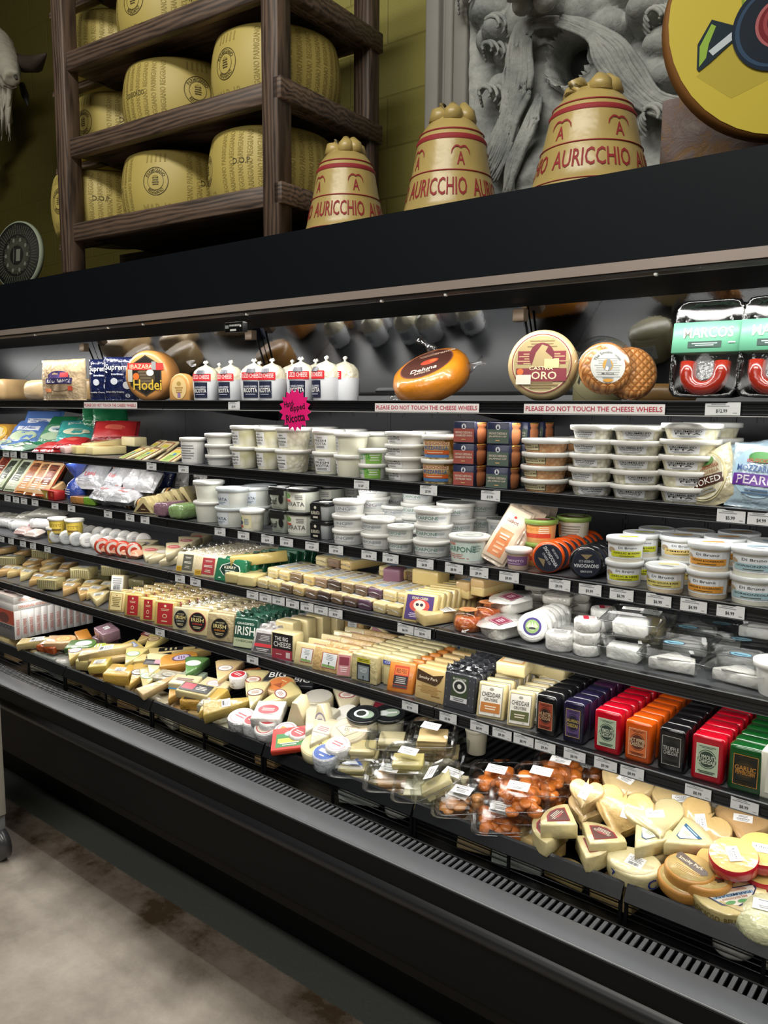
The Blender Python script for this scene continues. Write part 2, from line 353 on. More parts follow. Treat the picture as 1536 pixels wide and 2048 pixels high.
# tilted mirror behind the top shelf
def mirror_m(nt, p):
    p.inputs['Metallic'].default_value = 1; p.inputs['Roughness'].default_value = .06; p.inputs['Base Color'].default_value = (.62, .63, .64, 1)
    n = nt.nodes.new('ShaderNodeTexNoise'); n.inputs['Scale'].default_value = 130; b = nt.nodes.new('ShaderNodeBump'); b.inputs['Strength'].default_value = .05; b.inputs['Distance'].default_value = .001
    tc = nt.nodes.new('ShaderNodeTexCoord'); nt.links.new(tc.outputs['Object'], n.inputs['Vector']); nt.links.new(n.outputs['Fac'], b.inputs['Height']); nt.links.new(b.outputs[0], p.inputs['Normal'])
MIR = node_mat('brushed_mirror', mirror_m)
my0, mz0, my1, mz1 = 2.37, EYE + .045, 2.27, EYE + .31
for a, b in zip(SEC[:-1], SEC[1:]):
    mb = MB().add([(a + .003, my0, mz0), (b - .003, my0, mz0), (b - .003, my1, mz1), (a + .003, my1, mz1)], [(0, 1, 2, 3)], MIR)
    mb.add([(a + .003, my0 + .004, mz0), (b - .003, my0 + .004, mz0), (b - .003, my1 + .004, mz1), (a + .003, my1 + .004, mz1)], [(3, 2, 1, 0)], BLK)
    cp('mirror_panel', mb, None, 'tilted stainless mirror panel')
    if b < .5:
        br = MB().tube([(b, my0 - .02, mz0), (b, my1 - .02, mz1 - .03)], .004, BLK).rbox((b - .02, my1 - .06, mz1 - .05), (b + .02, my1 - .03, mz1 - .012), .003, M('#8f7b66', 'satin'))
        cp('mirror_bracket', br)
cp('back_ledge', MB().box((XL, 2.365, EYE + .014), (XR, 2.37, EYE + .045), M('#8f9192', 'satin')).box((XL, 2.36, EYE + .042), (XR, 2.372, EYE + .047), BLK))
def perf(nt, p):
    tc = nt.nodes.new('ShaderNodeTexCoord'); s = nt.nodes.new('ShaderNodeSeparateXYZ'); nt.links.new(tc.outputs['Object'], s.inputs[0])
    def mth(op, a, b=None, c=None):
        q = nt.nodes.new('ShaderNodeMath'); q.operation = op
        for i, v in enumerate((a, b, c)):
            if v is None: continue
            if isinstance(v, (int, float)): q.inputs[i].default_value = v
            else: nt.links.new(v, q.inputs[i])
        return q.outputs[0]
    X, Z = s.outputs['X'], s.outputs['Z']
    cl = mth('LESS_THAN', mth('FRACT', mth('MULTIPLY', X, 8.2)), .17)           # clusters
    bar = mth('LESS_THAN', mth('FRACT', mth('MULTIPLY', X, 115.0)), .4)
    st = mth('MULTIPLY', mth('FLOOR', mth('MULTIPLY', X, 115.0)), .37)
    row = mth('LESS_THAN', mth('FRACT', mth('ADD', mth('MULTIPLY', Z, 24.0), st)), .72)
    big = mth('LESS_THAN', mth('FRACT', mth('MULTIPLY', Z, 5.3)), .62)
    m = mth('MULTIPLY', mth('MULTIPLY', cl, bar), mth('MULTIPLY', row, big))
    mx = nt.nodes.new('ShaderNodeMix'); mx.data_type = 'RGBA'; mx.inputs['A'].default_value = lin('#3c3d42'); mx.inputs['B'].default_value = (.001, .001, .001, 1)
    nt.links.new(m, mx.inputs['Factor']); nt.links.new(mx.outputs['Result'], p.inputs['Base Color']); p.inputs['Roughness'].default_value = .38; p.inputs['Metallic'].default_value = .2
PERF = node_mat('slotted_black_panel', perf)
for a, b in zip(SEC[:-1], SEC[1:]):
    for c in (0, 1):
        x0 = a + (b - a) * c / 2; x1 = a + (b - a) * (c + 1) / 2
        cp('back_panel', MB().box((x0 + .001, 2.36, .33), (x1 - .001, 2.40, EYE + .014), PERF), None, 'black slotted back panel')
def shelf(k, a, b):
    z = ZS[k]; mb = MB(); dp = 2.34
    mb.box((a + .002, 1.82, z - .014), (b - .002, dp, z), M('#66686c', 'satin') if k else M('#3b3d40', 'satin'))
    o = cp('shelf', mb)
    ch = MB(); zt_ = z + .003
    prof = [(1.801, zt_), (1.797, zt_ - .003), (1.797, zt_ - .005), (1.803, zt_ - .007), (1.803, zt_ - .0125), (1.8005, zt_ - .0135), (1.803, zt_ - .0145), (1.803, zt_ - .0195), (1.8005, zt_ - .0205), (1.803, zt_ - .0215), (1.803, zt_ - .0265), (1.797, zt_ - .0285), (1.797, zt_ - .032), (1.822, zt_ - .033), (1.822, zt_)]
    vs = []; n = len(prof)
    for x in (a + .002, b - .002): vs += [(x, y, zz) for y, zz in prof]
    fs = [(i, (i + 1) % n, n + (i + 1) % n, n + i) for i in range(n)] + [tuple(range(n))[::-1], tuple(range(n, 2 * n))]
    ch.add(vs, fs, CHAN)
    ch.box((a + .002, 1.7965, zt_ - .033), (b - .002, 1.7972, zt_ - .0315), M('#c9c9c6') if k == 0 else LIP)
    ch.box((a + .002, 1.7965, zt_ - .001), (b - .002, 1.802, zt_ + .0005), LIP)
    cp('price_channel', ch, o)
    for x in (a + .01, b - .012):
        bk = MB().prism([(1.85, z - .014), (2.36, z - .014), (2.36, z - .075), (2.2, z - .06)], 0, .003, CHAN, r=0)
        bk.xf(0, Matrix(((0, 0, 1, x), (1, 0, 0, 0), (0, 1, 0, 0), (0, 0, 0, 1)))); cp('shelf_bracket', bk, o)
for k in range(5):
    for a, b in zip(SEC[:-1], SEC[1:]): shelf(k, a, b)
# lower body: nose strip, grille, fascia, bumper, kick
nz = EYE - 1.087
fr = MB()
fr.box((XL, 1.43, nz - .235), (XR, 1.47, nz - .004), BLK)
fr.box((XL, 1.437, EYE - 1.36), (XR, 1.47, nz - .23), M('#0d0b09', 'dull'))
fr.box((XL, 1.55, 0), (XR, 1.6, .3), BLK)
fr.box((XL, 1.44, EYE - 1.362), (XR, 1.6, EYE - 1.35), BLK)
cp('front_panel', fr)
cp('nose_strip', MB().rbox((XL, 1.435, nz - .008), (XR, 1.508, nz), .003, M('#5d6064', 'satin')).box((XL, 1.4345, nz - .008), (XR, 1.436, nz - .001), M('#a9acae', 'satin')), None, 'brushed grey metal front ledge')
bpf = [(1.43, nz - .055), (1.423, nz - .06), (1.418, nz - .068), (1.416, nz - .077), (1.418, nz - .086), (1.424, nz - .094), (1.43, nz - .098)]
n = len(bpf); fs = [(i, i + 1, n + i + 1, n + i) for i in range(n - 1)]
cp('bumper_rail', MB().add([(XL, y, z) for y, z in bpf] + [(XR, y, z) for y, z in bpf], fs, M('#232427', 'satin'), True))
g = MB(); gx = XL
while gx < XR: g.box((gx, 1.508, nz - .006), (gx + .0085, 1.553, nz - .001), M('#4a4d50', 'satin')); gx += .0176
g.box((XL, 1.551, nz - .008), (XR, 1.556, nz), BLK); g.box((XL, 1.50, nz - .07), (XR, 1.57, nz - .06), BLK)
cp('air_grille', g, None, 'black slotted air return grille')
ZD = EYE - 1.195   # deck pan
cp('deck_pan', MB().add([(XL, 1.555, nz - .001), (XR, 1.555, nz - .001), (XR, 1.70, ZD - .01), (XL, 1.70, ZD - .01), (XL, 2.36, ZD), (XR, 2.36, ZD)], [(0, 1, 2, 3), (3, 2, 5, 4)], M('#101113', 'black')))
# sloped front rail with wires, in two-foot lengths
RB = [-2.49 + .6095 * k for k in range(-5, 6)]
for a, b in zip(RB[:-1], RB[1:]):
    zr = EYE - 1.0905; mb = MB()
    prof = [(1.722, zr), (1.716, zr - .004), (1.700, zr - .036), (1.702, zr - .040), (1.708, zr - .038), (1.726, zr - .003)]
    n = len(prof); vs = [(a + .004, y, z) for y, z in prof] + [(b - .004, y, z) for y, z in prof]
    mb.add(vs, [(i, (i + 1) % n, n + (i + 1) % n, n + i) for i in range(n)] + [tuple(range(n))[::-1], tuple(range(n, 2 * n))], M('#15171a', 'black'))
    o = cp('basket_rail', mb, None, 'black sloped rail along the wire basket front')
    wr = MB()
    for j, dz in enumerate((.052, .066, .082)): wr.tube([(a + .006, 1.712, zr - dz), (b - .006, 1.712, zr - dz)], .0016, BLK2, 5)
    for x in (a + .007, (a + b) / 2, b - .007): wr.box((x - .004, 1.708, ZD - .005), (x + .004, 1.714, zr - .03), BLK)
    cp('wire_guard', wr, o)
# small digital thermometer clipped under the canopy
th = at_y(472, 655, 1.752)
thing('thermometer', 'small black digital thermometer hanging under the canopy front', 'thermometer', [
    Part('housing', MB().rbox((-.04, -.012, -.016), (.04, .012, .016), .003, BLK)),
    Part('display', label(.078, .03, [('r', -.36, .05, .2, .35, '#8d9496'), ('t', 'HHHHHHH', .1, .18, .6, .22, '#f4f4f0'), ('r', .0, -.3, .35, .2, '#d8d8d4'), ('o', .42, .1, .1, .25, '#e8e8e4')], flat(.012)))], (th.x, th.y, th.z), D2(4))
# ================================================================ on top of the case: cheese rack, bells, stone mask
TOPZ = EYE + .5105
RA = D2(4.5); ru = Vector((math.cos(RA), math.sin(RA), 0)); rw = Vector((-math.sin(RA), math.cos(RA), 0)); RO = Vector((-1.915, 1.835, 0))
def rloc(t, d, z): return RO - ru * t + rw * d + Vector((0, 0, z))
zA = at_y(521, 372, 1.84).z; zB = at_y(521, 164, 1.84).z; dz = zB - zA; LV = [zA, zB, zB + dz, zB + 2 * dz]
rack = link('wooden_rack', None); rack.location = rloc(0, 0, TOPZ); rack.rotation_euler = (0, 0, RA)
rack['label'] = 'dark stained timber rack on top of the case holding big cheese wheels'; rack['category'] = 'rack'
RWID, RDEP, RTOP = 1.14, .55, 3.25 - TOPZ
for x, y in ((-.07, 0), (-RWID, 0), (-.07, RDEP - .07), (-RWID, RDEP - .07)):
    cp('post', MB().rbox((x, y, 0), (x + .07, y + .065, RTOP), .004, WOODV, 1), rack)
for z in LV:
    z -= TOPZ
    cp('front_beam', MB().rbox((-RWID + .07, .012, z - .066), (-.07, .05, z), .003, WOOD, 1), rack)
    cp('side_beam', MB().rbox((-.06, .066, z - .066), (-.022, RDEP - .07, z), .003, WOODV, 1), rack)
    cp('side_beam', MB().rbox((-.022, -.0, z - .066), (.012, RDEP - .0, z), .003, WOOD, 1), rack)
    cp('back_beam', MB().rbox((-RWID - .28, RDEP - .055, z - .05), (-.07, RDEP - .02, z - .01), .003, WOOD, 1), rack)
    cp('shelf_board', MB().box((-RWID - .02, .05, z - .03), (-.06, RDEP - .02, z - .008), WOOD).box((-RWID - .30, .2, z - .034), (-RWID, .24, z - .012), WOOD), rack)
PR = node_mat('hard_cheese_rind', lambda nt, p: None)
PR.node_tree.nodes['Principled BSDF'].inputs['Base Color'].default_value = lin('#c3b060'); PR.node_tree.nodes['Principled BSDF'].inputs['Roughness'].default_value = .5
PRD = M('#a5924a', 'matte'); PRI = M('#4d4220', 'matte')
def parm_mesh():
    R, H = .225, .235; mb = MB()
    prof = [(0, 0), (.195, 0), (.206, .006)] + [(R - .019 * ((z - H / 2) / (H / 2)) ** 2, z) for z in [H * (.06 + .88 * i / 10) for i in range(11)]] + [(.206, H - .006), (.195, H), (0, H)]
    mb.lathe(prof, PR, 56)
    def g(u, v, o):
        r = R - .019 * ((v - H / 2) / (H / 2)) ** 2 + o; a = u / R; return (r * math.sin(a), -r * math.cos(a), v)
    n = 40
    for k in range(n):
        a = (k - n / 2 + .5) * 2 * PI / n
        if abs((a + PI) % (2 * PI) - PI) < .42: continue
        label(.2, .026, [('t', 'REGGIANO PARMIGIANO' if k % 2 else 'PARMIGIANO REGGIANO', 0, 0, 1, .8, PRD)], g, mb, cu=a * R, cv=H / 2, rot=PI / 2)
    for k in range(-2, 3): label(.006, .03, [('r', 0, 0, 1, 1, PRD)], g, mb, cu=k * .018, cv=H - .035)
    for r_, t_ in ((.047, .0025), (.03, .0015)):
        pts = 40
        for j in range(pts):
            a0, a1 = 2 * PI * j / pts, 2 * PI * (j + 1) / pts
            mb.add([g(rr * math.cos(a) , H * .5 + rr * math.sin(a), .0008) for rr, a in ((r_, a0), (r_, a1), (r_ + t_, a1), (r_ + t_, a0))], [(0, 1, 2, 3)], PRI)
    label(.1, .1, [('t', 'PARMIGIANO', 0, 0, .85, .13, PRI, .38), ('t', 'REGGIANO', 0, 0, .62, .13, PRI, -.38), ('g', 0, 0, .34, .3, 4, PRI), ('o', 0, .16, .2, .1, PRD)], g, mb, cv=H * .5)
    label(.12, .03, [('t', 'MAR 12', 0, 0, 1, .9, PRD)], g, mb, cv=.028)
    label(.07, .022, [('t', 'D.O.P.', 0, 0, 1, .9, PRI)], g, mb, cu=.2, cv=H * .5)
    label(.1, .02, [('t', 'CONSORZIO', 0, 0, 1, .9, PRI)], g, mb, cu=-.25, cv=H * .48)
    return mb.mesh('parmesan_cheese')
pm = parm_mesh()
LASTX = {}
def wheel(px, lev, rz, lab, dy=0):
    z = LV[lev] - .008; Y = 2.1
    x = x_of(px, Y, z + .12); y = 1.835 + .275 + (x - RO.x) * math.tan(RA)
    x = min(x_of(px, y, z + .12), LASTX.get(lev, 9) - .445); LASTX[lev] = x; y = 1.835 + .275 + dy + (x - RO.x) * math.tan(RA)
    thing('parmesan_cheese', lab, 'cheese wheel', [Part('parmesan_cheese', pm)], (x, y, z), D2(rz), 'parmesan wheels on the timber rack')
wheel(553, 1, -2, 'parmesan wheel at right end of middle rack shelf, seal left of the post')
wheel(545, 0, -31, 'big parmesan wheel at the right end of the lowest rack shelf')
wheel(362, 0, 28, 'parmesan wheel with round seal and MAR 12, middle of lowest rack shelf')
wheel(366, 1, 65, 'parmesan wheel without visible seal, middle of the middle rack shelf')
wheel(225, 1, 5, 'parmesan wheel at the left end of the middle rack shelf, beside the post', .09)
wheel(212, 0, 0, 'parmesan wheel at the left end of the lowest rack shelf, bulging past the post')
wheel(355, 2, 8, 'parmesan wheel cut by the top of the picture, highest rack shelf')
wheel(222, 2, 130, 'parmesan wheel at the left end of the highest rack shelf in view', .09)
# bell shaped provolone
BW, BR = M('#c2aa66', 'rind'), M('#9c2a2e', 'matte')
def bell(R, H, seed, lab, cx_, base_y, Y, tilt, rz, word_off=0.0):
    def rad(z):
        P = [(0, .97), (.03, 1.0), (.08, .96), (.12, .905), (.15, .89), (.3, .82), (.38, .775), (.42, .75), (.6, .68), (.68, .645), (.74, .6), (.8, .52), (.85, .42), (.88, .33), (.9, .3)]
        for (a, b), (c, d) in zip(P[:-1], P[1:]):
            if z <= c: return R * (b + (d - b) * (z - a) / (c - a))
        return R * .3
    mb = MB(); zs = [.0, .02, .05, .08, .11, .14, .17, .22, .28, .34, .38, .4, .5, .6, .65, .68, .72, .75, .78, .81, .84, .86, .88, .9]
    rr = random.Random(seed)
    mb.lathe([(0, 0)] + [(rad(z), z * H) for z in zs] + [(0, H * .9)], BW, 72)
    kn = MB()
    for k in range(6):
        a = k * PI / 3 + rr.uniform(-.2, .2); q = .2 * R
        kn.tube([(q * math.cos(a) * 1.5, q * math.sin(a) * 1.5, H * .84), (q * math.cos(a) * 1.35, q * math.sin(a) * 1.35, H * .925), (q * math.cos(a) * 1.05, q * math.sin(a) * 1.05, H * (.985 + rr.uniform(-.01, .02)))], [q * .95, q * .85, q * .35], BW, 10)
    kn.tube([(0, 0, H * .88), (0, 0, H * .96)], [.3 * R, .15 * R], BW, 12)
    def g(u, v, o):
        r = rad(v / H) + o + .0008; a = u / R; return (r * math.sin(a), -r * math.cos(a), v)
    st = MB()
    for z0, z1 in ((.735, .75), (.655, .7), (.385, .397), (.075, .085)):
        st.lathe([(rad(z0) + .001, z0 * H), (rad((z0 + z1) / 2) + .0035, (z0 + z1) / 2 * H), (rad(z1) + .001, z1 * H)], BR, 72)
    wl = R * 1.45; n = 4
    for k in range(n): label(wl, H * .15, [('t', 'AURICCHIO', 0, 0, .98, 1, BR)], g, st, cu=(k + word_off) * 2 * PI * R / n, cv=H * .255)
    for k in range(5):
        cu = (k + .5 + word_off) * 2 * PI * R / 5
        label(R * .2, H * .13, [('t', 'A', 0, -.1, 1, .85, BR)], g, st, cu=cu, cv=H * .5)
        def arc(pts, wd):
            vs = []; fs = []
            for i, (a, b) in enumerate(pts):
                q = wd * (1 if i < len(pts) - 2 else (2.2 if i == len(pts) - 2 else .1)); vs += [g(cu + a * R, H * .5 + b * H - q * H, .0012), g(cu + a * R, H * .5 + b * H + q * H, .0012)]
            for i in range(len(pts) - 1): fs.append((2 * i, 2 * i + 2, 2 * i + 3, 2 * i + 1))
            st.add(vs, fs, BR)
        for s_ in (-1, 1): arc([(0, .075), (s_ * .07, .088), (s_ * .14, .086), (s_ * .2, .066), (s_ * .235, .04), (s_ * .25, .02)], .008)
    x = x_of(cx_, Y, TOPZ + H * .4)
    thing('provolone_bell', lab, 'cheese', [Part('bell', mb, [Part('lettering', st, lab='red painted bands and lettering')]), Part('knob', kn)], (x, Y, TOPZ + .002), (D2(tilt[0]), D2(tilt[1]), D2(rz)), 'bell shaped provolone on the case top')
bell(.16, .292, 1, 'largest shiny bell shaped provolone, in front of the stone mouth', 1182, 0, 1.97, (0, 0), 8, .2)
bell(.15, .332, 2, 'middle bell shaped provolone with AURICCHIO in red, beside the stone pilaster', 902, 0, 2.0, (0, 0), 5, .1)
bell(.138, .305, 3, 'smallest and darkest bell shaped provolone, right beside the timber rack', 692, 0, 1.97, (0, 0), 0, .32)
# carved stone mask with its pilaster
def stone(nt, p):
    tc = nt.nodes.new('ShaderNodeTexCoord'); n = nt.nodes.new('ShaderNodeTexNoise'); n.inputs['Scale'].default_value = 9; n.inputs['Detail'].default_value = 8; n.inputs['Roughness'].default_value = .65
    r = nt.nodes.new('ShaderNodeValToRGB'); e = r.color_ramp.elements; e[0].color = lin('#6b716f'); e[0].position = .3; e[1].color = lin('#b9bab3'); e[1].position = .72
    n2 = nt.nodes.new('ShaderNodeTexNoise'); n2.inputs['Scale'].default_value = 90; n2.inputs['Detail'].default_value = 4
    b = nt.nodes.new('ShaderNodeBump'); b.inputs['Strength'].default_value = .4; b.inputs['Distance'].default_value = .006
    for q in (n, n2): nt.links.new(tc.outputs['Object'], q.inputs['Vector'])
    nt.links.new(n.outputs['Fac'], r.inputs[0]); nt.links.new(r.outputs[0], p.inputs['Base Color']); nt.links.new(n2.outputs['Fac'], b.inputs['Height']); nt.links.new(b.outputs[0], p.inputs['Normal']); p.inputs['Roughness'].default_value = .8
STONE = node_mat('weathered_stone', stone)
YM = 2.45
def mp_(px, py): q = at_y(px, py, YM); return q.x, q.z
lobes = [  # px, py, rx, ry (pixels), height, flatness
    (1118, 22, 44, 44, .20), (1195, 10, 75, 70, .10), (1228, 62, 45, 42, .09), (1303, 36, 44, 38, .12), (1335, 92, 50, 36, .08), (1380, 40, 40, 60, .09),
    (992, 28, 44, 40, .10), (1060, 50, 45, 60, .10), (1012, 76, 30, 34, .12), (985, 86, 24, 30, .07), (1058, 100, 34, 50, .08), (1022, 118, 26, 22, .07), (1010, 185, 20, 34, .08), (1028, 170, 22, 28, .06),
    (1085, -12, 40, 30, .10), (1270, -10, 60, 40, .11), (960, -20, 60, 40, .08), (1290, 150, 70, 40, .05), (1340, 160, 40, 30, .07), (1100, 330, 120, 60, .05), (1150, 400, 200, 60, .05), (1080, 180, 50, 110, .05), (1230, 200, 120, 90, .05)]
L2 = []
for a, b, rx, ry, h in lobes:
    x, z = mp_(a, b); x1, _ = mp_(a + rx, b); _, z1 = mp_(a, b - ry); L2.append((x, z, abs(x1 - x), abs(z1 - z), h))
mx_, mz_ = mp_(1150, 128); m1, _ = mp_(1190, 128); _, m2 = mp_(1150, 78); mrx, mrz = m1 - mx_, m2 - mz_
def hgt(x, z):
    h = 0
    for a, b, rx, rz, hh in L2:
        d = ((x - a) / rx) ** 2 + ((z - b) / rz) ** 2
        if d < 1: h = max(h, hh * (1 - d) ** .5)
        elif d < 1.6: h = max(h, 0)
    h += .012 * noise.noise(Vector((x * 9, z * 9, 0))) + .005 * noise.noise(Vector((x * 30, z * 30, 2)))
    d = ((x - mx_) / mrx) ** 2 + ((z - mz_) / mrz) ** 2
    if d < 1: h = -.2 * min(1, (1 - d) * 3)
    elif d < 1.5: h = max(h, .07 * (1 - (d - 1.25) ** 2 * 16))
    return h
x0, x1 = x_of(936, YM, 2.4), .25; z0, z1 = TOPZ, 3.15; nx, nz_ = 210, 150
vs = []; fs = []
for j in range(nz_ + 1):
    for i in range(nx + 1):
        x = x0 + (x1 - x0) * i / nx; z = z0 + (z1 - z0) * j / nz_; vs.append((x, YM - hgt(x, z), z))
for j in range(nz_):
    for i in range(nx):
        a = j * (nx + 1) + i; fs.append((a, a + 1, a + nx + 2, a + nx + 1))
face = MB().add(vs, fs, STONE, True).box((x0, YM + .205, z0), (x1, 2.70, z1), STONE)
face.box((x0, YM, z0), (x0 + .02, YM + .2, z1), STONE)
hair = MB(); rr = random.Random(3)
def strand(pp, r0, jit=5):
    pts = []
    for i, (a, b, pr) in enumerate(pp):
        x, z = mp_(a + rr.uniform(-jit, jit), b + rr.uniform(-jit, jit)); pts.append(Vector((x, YM - pr, z)))
    out = []; n = 5                                             # smooth through the points
    for i in range(len(pts) - 1):
        p0, p1, p2, p3 = pts[max(i - 1, 0)], pts[i], pts[i + 1], pts[min(i + 2, len(pts) - 1)]
        for t in range(n):
            t /= n; out.append(.5 * ((2 * p1) + (p2 - p0) * t + (2 * p0 - 5 * p1 + 4 * p2 - p3) * t * t + (3 * p1 - p0 - 3 * p2 + p3) * t ** 3))
    out.append(pts[-1]); m = len(out)
    hair.tube(out, [r0 * (.35 + .65 * math.sin(PI * min(1, (i + 1.5) / m)) ** .6) for i in range(m)], STONE, 8)
for k in range(30):                                             # moustache, left fall
    f = k / 29
    strand([(1135 + 12 * f, 74 - 16 * f, .10), (1088 + 10 * (1 - f) - 14 * f, 92 - 12 * f, .12), (1075 - 34 * f + 18 * (1 - f), 190 - 5 * f, .10), (1062 - 30 * f, 250 + 5 * (1 - f), .09), (1010 - 10 * f + 30 * (1 - f), 300 + 28 * (1 - f), .08), (975 + 30 * (1 - f), 330 + 40 * (1 - f), .05)], .0078)
for k in range(34):                                             # right fall
    f = k / 33
    strand([(1140 + 20 * f, 74 - 16 * f, .10), (1205 - 8 * f + 10, 96 - 30 * f + 10, .13), (1225 + 48 * f, 150 - 45 * f, .12), (1250 + 52 * f, 190 - 40 * f, .10), (1310 + 30 * f, 235 - 30 * f, .08), (1395, 262 - 50 * f, .05)], .0078)
for k in range(16):                                             # beard below the mouth
    f = k / 15
    strand([(1090 + 10 * f, 200 + 10 * f, .06), (1075 + 20 * f, 270, .09), (1045 + 20 * f, 330, .08), (1030 + 14 * f, 380, .06), (1022 + 24 * f, 400 - 8 * f, .04)], .009)
for a, b, s_, q in ((1020, 70, -1, 34), (1010, 118, -1, 26), (1005, 205, -1, 30), (1335, 60, 1, 36), (1330, 250, 1, 40), (965, 20, -1, 36)):     # curled locks
    for k in range(4):
        r_ = q * (1 - .2 * k); strand([(a + s_ * r_ * math.cos(t), b - r_ * math.sin(t), .05 + .02 * k) for t in (-.6, .3, 1.3, 2.3, 3.3, 4.1)], .007, 1)
mouth_shade = MB().tube([(mx_ + .012, YM + .03, mz_ + .004), (mx_ + .012, YM + .19, mz_ + .004)], [.043, .06], M('#040404', 'matte'), 20)  # black tube added inside the mouth hole, stands in for its deep shade
nose = MB()
for pts, r_ in (([(1105, -45, .12), (1112, -10, .20), (1118, 25, .25), (1122, 48, .24)], [.05, .055, .06, .05]), ([(1098, 45, .17), (1104, 58, .19)], [.03, .03]), ([(1142, 42, .17), (1146, 52, .19)], [.035, .03])):
    nose.tube([Vector((mp_(a, b)[0], YM - pr, mp_(a, b)[1])) for a, b, pr in pts], r_, STONE, 14)
pil = MB(); a, b = x_of(846, YM, 2.4), x_of(936, YM, 2.4); wd = b - a
for u0, u1, d in ((0, 1, 0), (.04, .34, -.03), (.42, .6, -.018), (.68, .97, -.035)):
    pil.rbox((a + wd * u0, YM + .02 + d, TOPZ), (a + wd * u1, 2.66, 3.15), .008, M('#8c8a82', 'matte'))
thing('stone_mask', 'big grey carved stone mask with open mouth and flowing moustache', 'sculpture',
      [Part('face', face), Part('moustache', hair), Part('nose', nose), Part('mouth_shade', mouth_shade, lab='black plug painting the shade in the open mouth'), Part('pilaster', pil)], group=None)
# stone slab and round painted sign
def slab_m(nt, p):
    tc = nt.nodes.new('ShaderNodeTexCoord'); n = nt.nodes.new('ShaderNodeTexNoise'); n.inputs['Scale'].default_value = 16; n.inputs['Detail'].default_value = 12; n.inputs['Roughness'].default_value = .72; n.inputs['Distortion'].default_value = .6
    r = nt.nodes.new('ShaderNodeValToRGB'); e = r.color_ramp.elements; e[0].color = lin('#7b5f40'); e[0].position = .3; e[1].color = lin('#aa9e92'); e[1].position = .7
    q = e.new(.42); q.color = lin('#a4815a'); q = e.new(.52); q.color = lin('#8f7f7c')
    b = nt.nodes.new('ShaderNodeBump'); b.inputs['Strength'].default_value = .9; b.inputs['Distance'].default_value = .02
    nt.links.new(tc.outputs['Object'], n.inputs['Vector']); nt.links.new(n.outputs['Fac'], r.inputs[0]); nt.links.new(r.outputs[0], p.inputs['Base Color']); nt.links.new(n.outputs['Fac'], b.inputs['Height']); nt.links.new(b.outputs[0], p.inputs['Normal']); p.inputs['Roughness'].default_value = .7
Ys = 2.08; xl = x_of(1318, Ys, TOPZ + .1); zt2 = at_y(1325, 200, Ys).z
thing('rough_stone', 'rough brown and grey stone slab standing under the round painted sign', 'stone', [Part('rough_stone', MB().rbox((0, 0, 0), (.62, .09, zt2 - TOPZ), .006, node_mat('rough_stone', slab_m)))], (xl, Ys, TOPZ), D2(3))
pc = at_y(1548, 58, 1.96); R = .232
dk = MB()
q = [(0, -.02), (R - .004, -.02), (R, -.016), (R, .02), (0, .02)]
dk.lathe([(r, z) for r, z in q], M('#80521c', 'matte'), 64); dk.xf(0, Matrix.Rotation(PI / 2, 4, 'X'))
pt = label(2 * R, 2 * R, [('o', 0, 0, .985, .985, '#d6c24a'), ('p', [(-.36, -.23), (-.12, -.02), (.3, .12), (.5, .0), (.3, -.12), (-.02, -.24), (-.2, -.33)], M('#c3b146')),
    ('p', [(-.17, .12), (.2, .2), (.3, .15), (.2, .03), (-.16, .02)], M('#8fa53a')), ('p', [(-.155, .105), (.2, .185), (.2, .05), (-.15, .04)], M('#b8cc55')),
    ('r', .03, .28, .28, .18, '#c9b26a'), ('o', -.03, .25, .1, .09, '#8b6e2e'), ('o', -.03, .25, .06, .06, '#dccb7c'), ('o', .1, .3, .1, .09, '#8b6e2e'), ('o', .1, .3, .06, .06, '#dccb7c'),
    ('p', [(-.36, -.09), (-.36, -.2), (-.35, -.21), (-.3, -.17), (-.18, -.06), (-.19, -.01), (-.3, .02)], M('#20303a')), ('p', [(-.35, -.1), (-.35, -.19), (-.32, -.15), (-.31, -.09), (-.28, -.01), (-.3, 0)], M('#9cc04a')), ('p', [(-.31, -.12), (-.2, -.03), (-.19, -.06), (-.29, -.14)], M('#cfd8de')),
    ], flat(.021))
def pell(cx_, cy_, rx, ry, ang, m, o):
    c, s_ = math.cos(ang), math.sin(ang); n = 48
    pt.add([(2 * R * (cx_ + rx * math.cos(t) * c - ry * math.sin(t) * s_), -.0222 - o * .0004 - .003, 2 * R * (cy_ + rx * math.cos(t) * s_ + ry * math.sin(t) * c)) for t in [2 * PI * i / n for i in range(n)]], [tuple(range(n))], m)
for i, (cx_, cy_, rx, ry, m) in enumerate([(.05, .02, .235, .2, '#7f93a6'), (.0, -.01, .225, .185, '#1f2c3c'), (-.005, -.012, .205, .165, '#39506a'), (0, -.01, .19, .155, '#232c38'), (.01, -.0, .125, .105, '#b86a6c'), (.012, 0, .112, .094, '#7e2a30'), (.02, .008, .1, .082, '#a34a4e'), (.026, .012, .088, .07, '#5f2328'), (.04, .025, .042, .038, '#8d9aa0'), (.04, .025, .022, .02, '#3a3f44')]):
    pell(cx_, cy_, rx, ry, D2(40), m, i)
thing('round_sign', 'round yellow painted wooden sign with a big tractor wheel on it', 'sign', [Part('board', dk), Part('painting', pt)], pc, (D2(-4), 0, D2(36)))
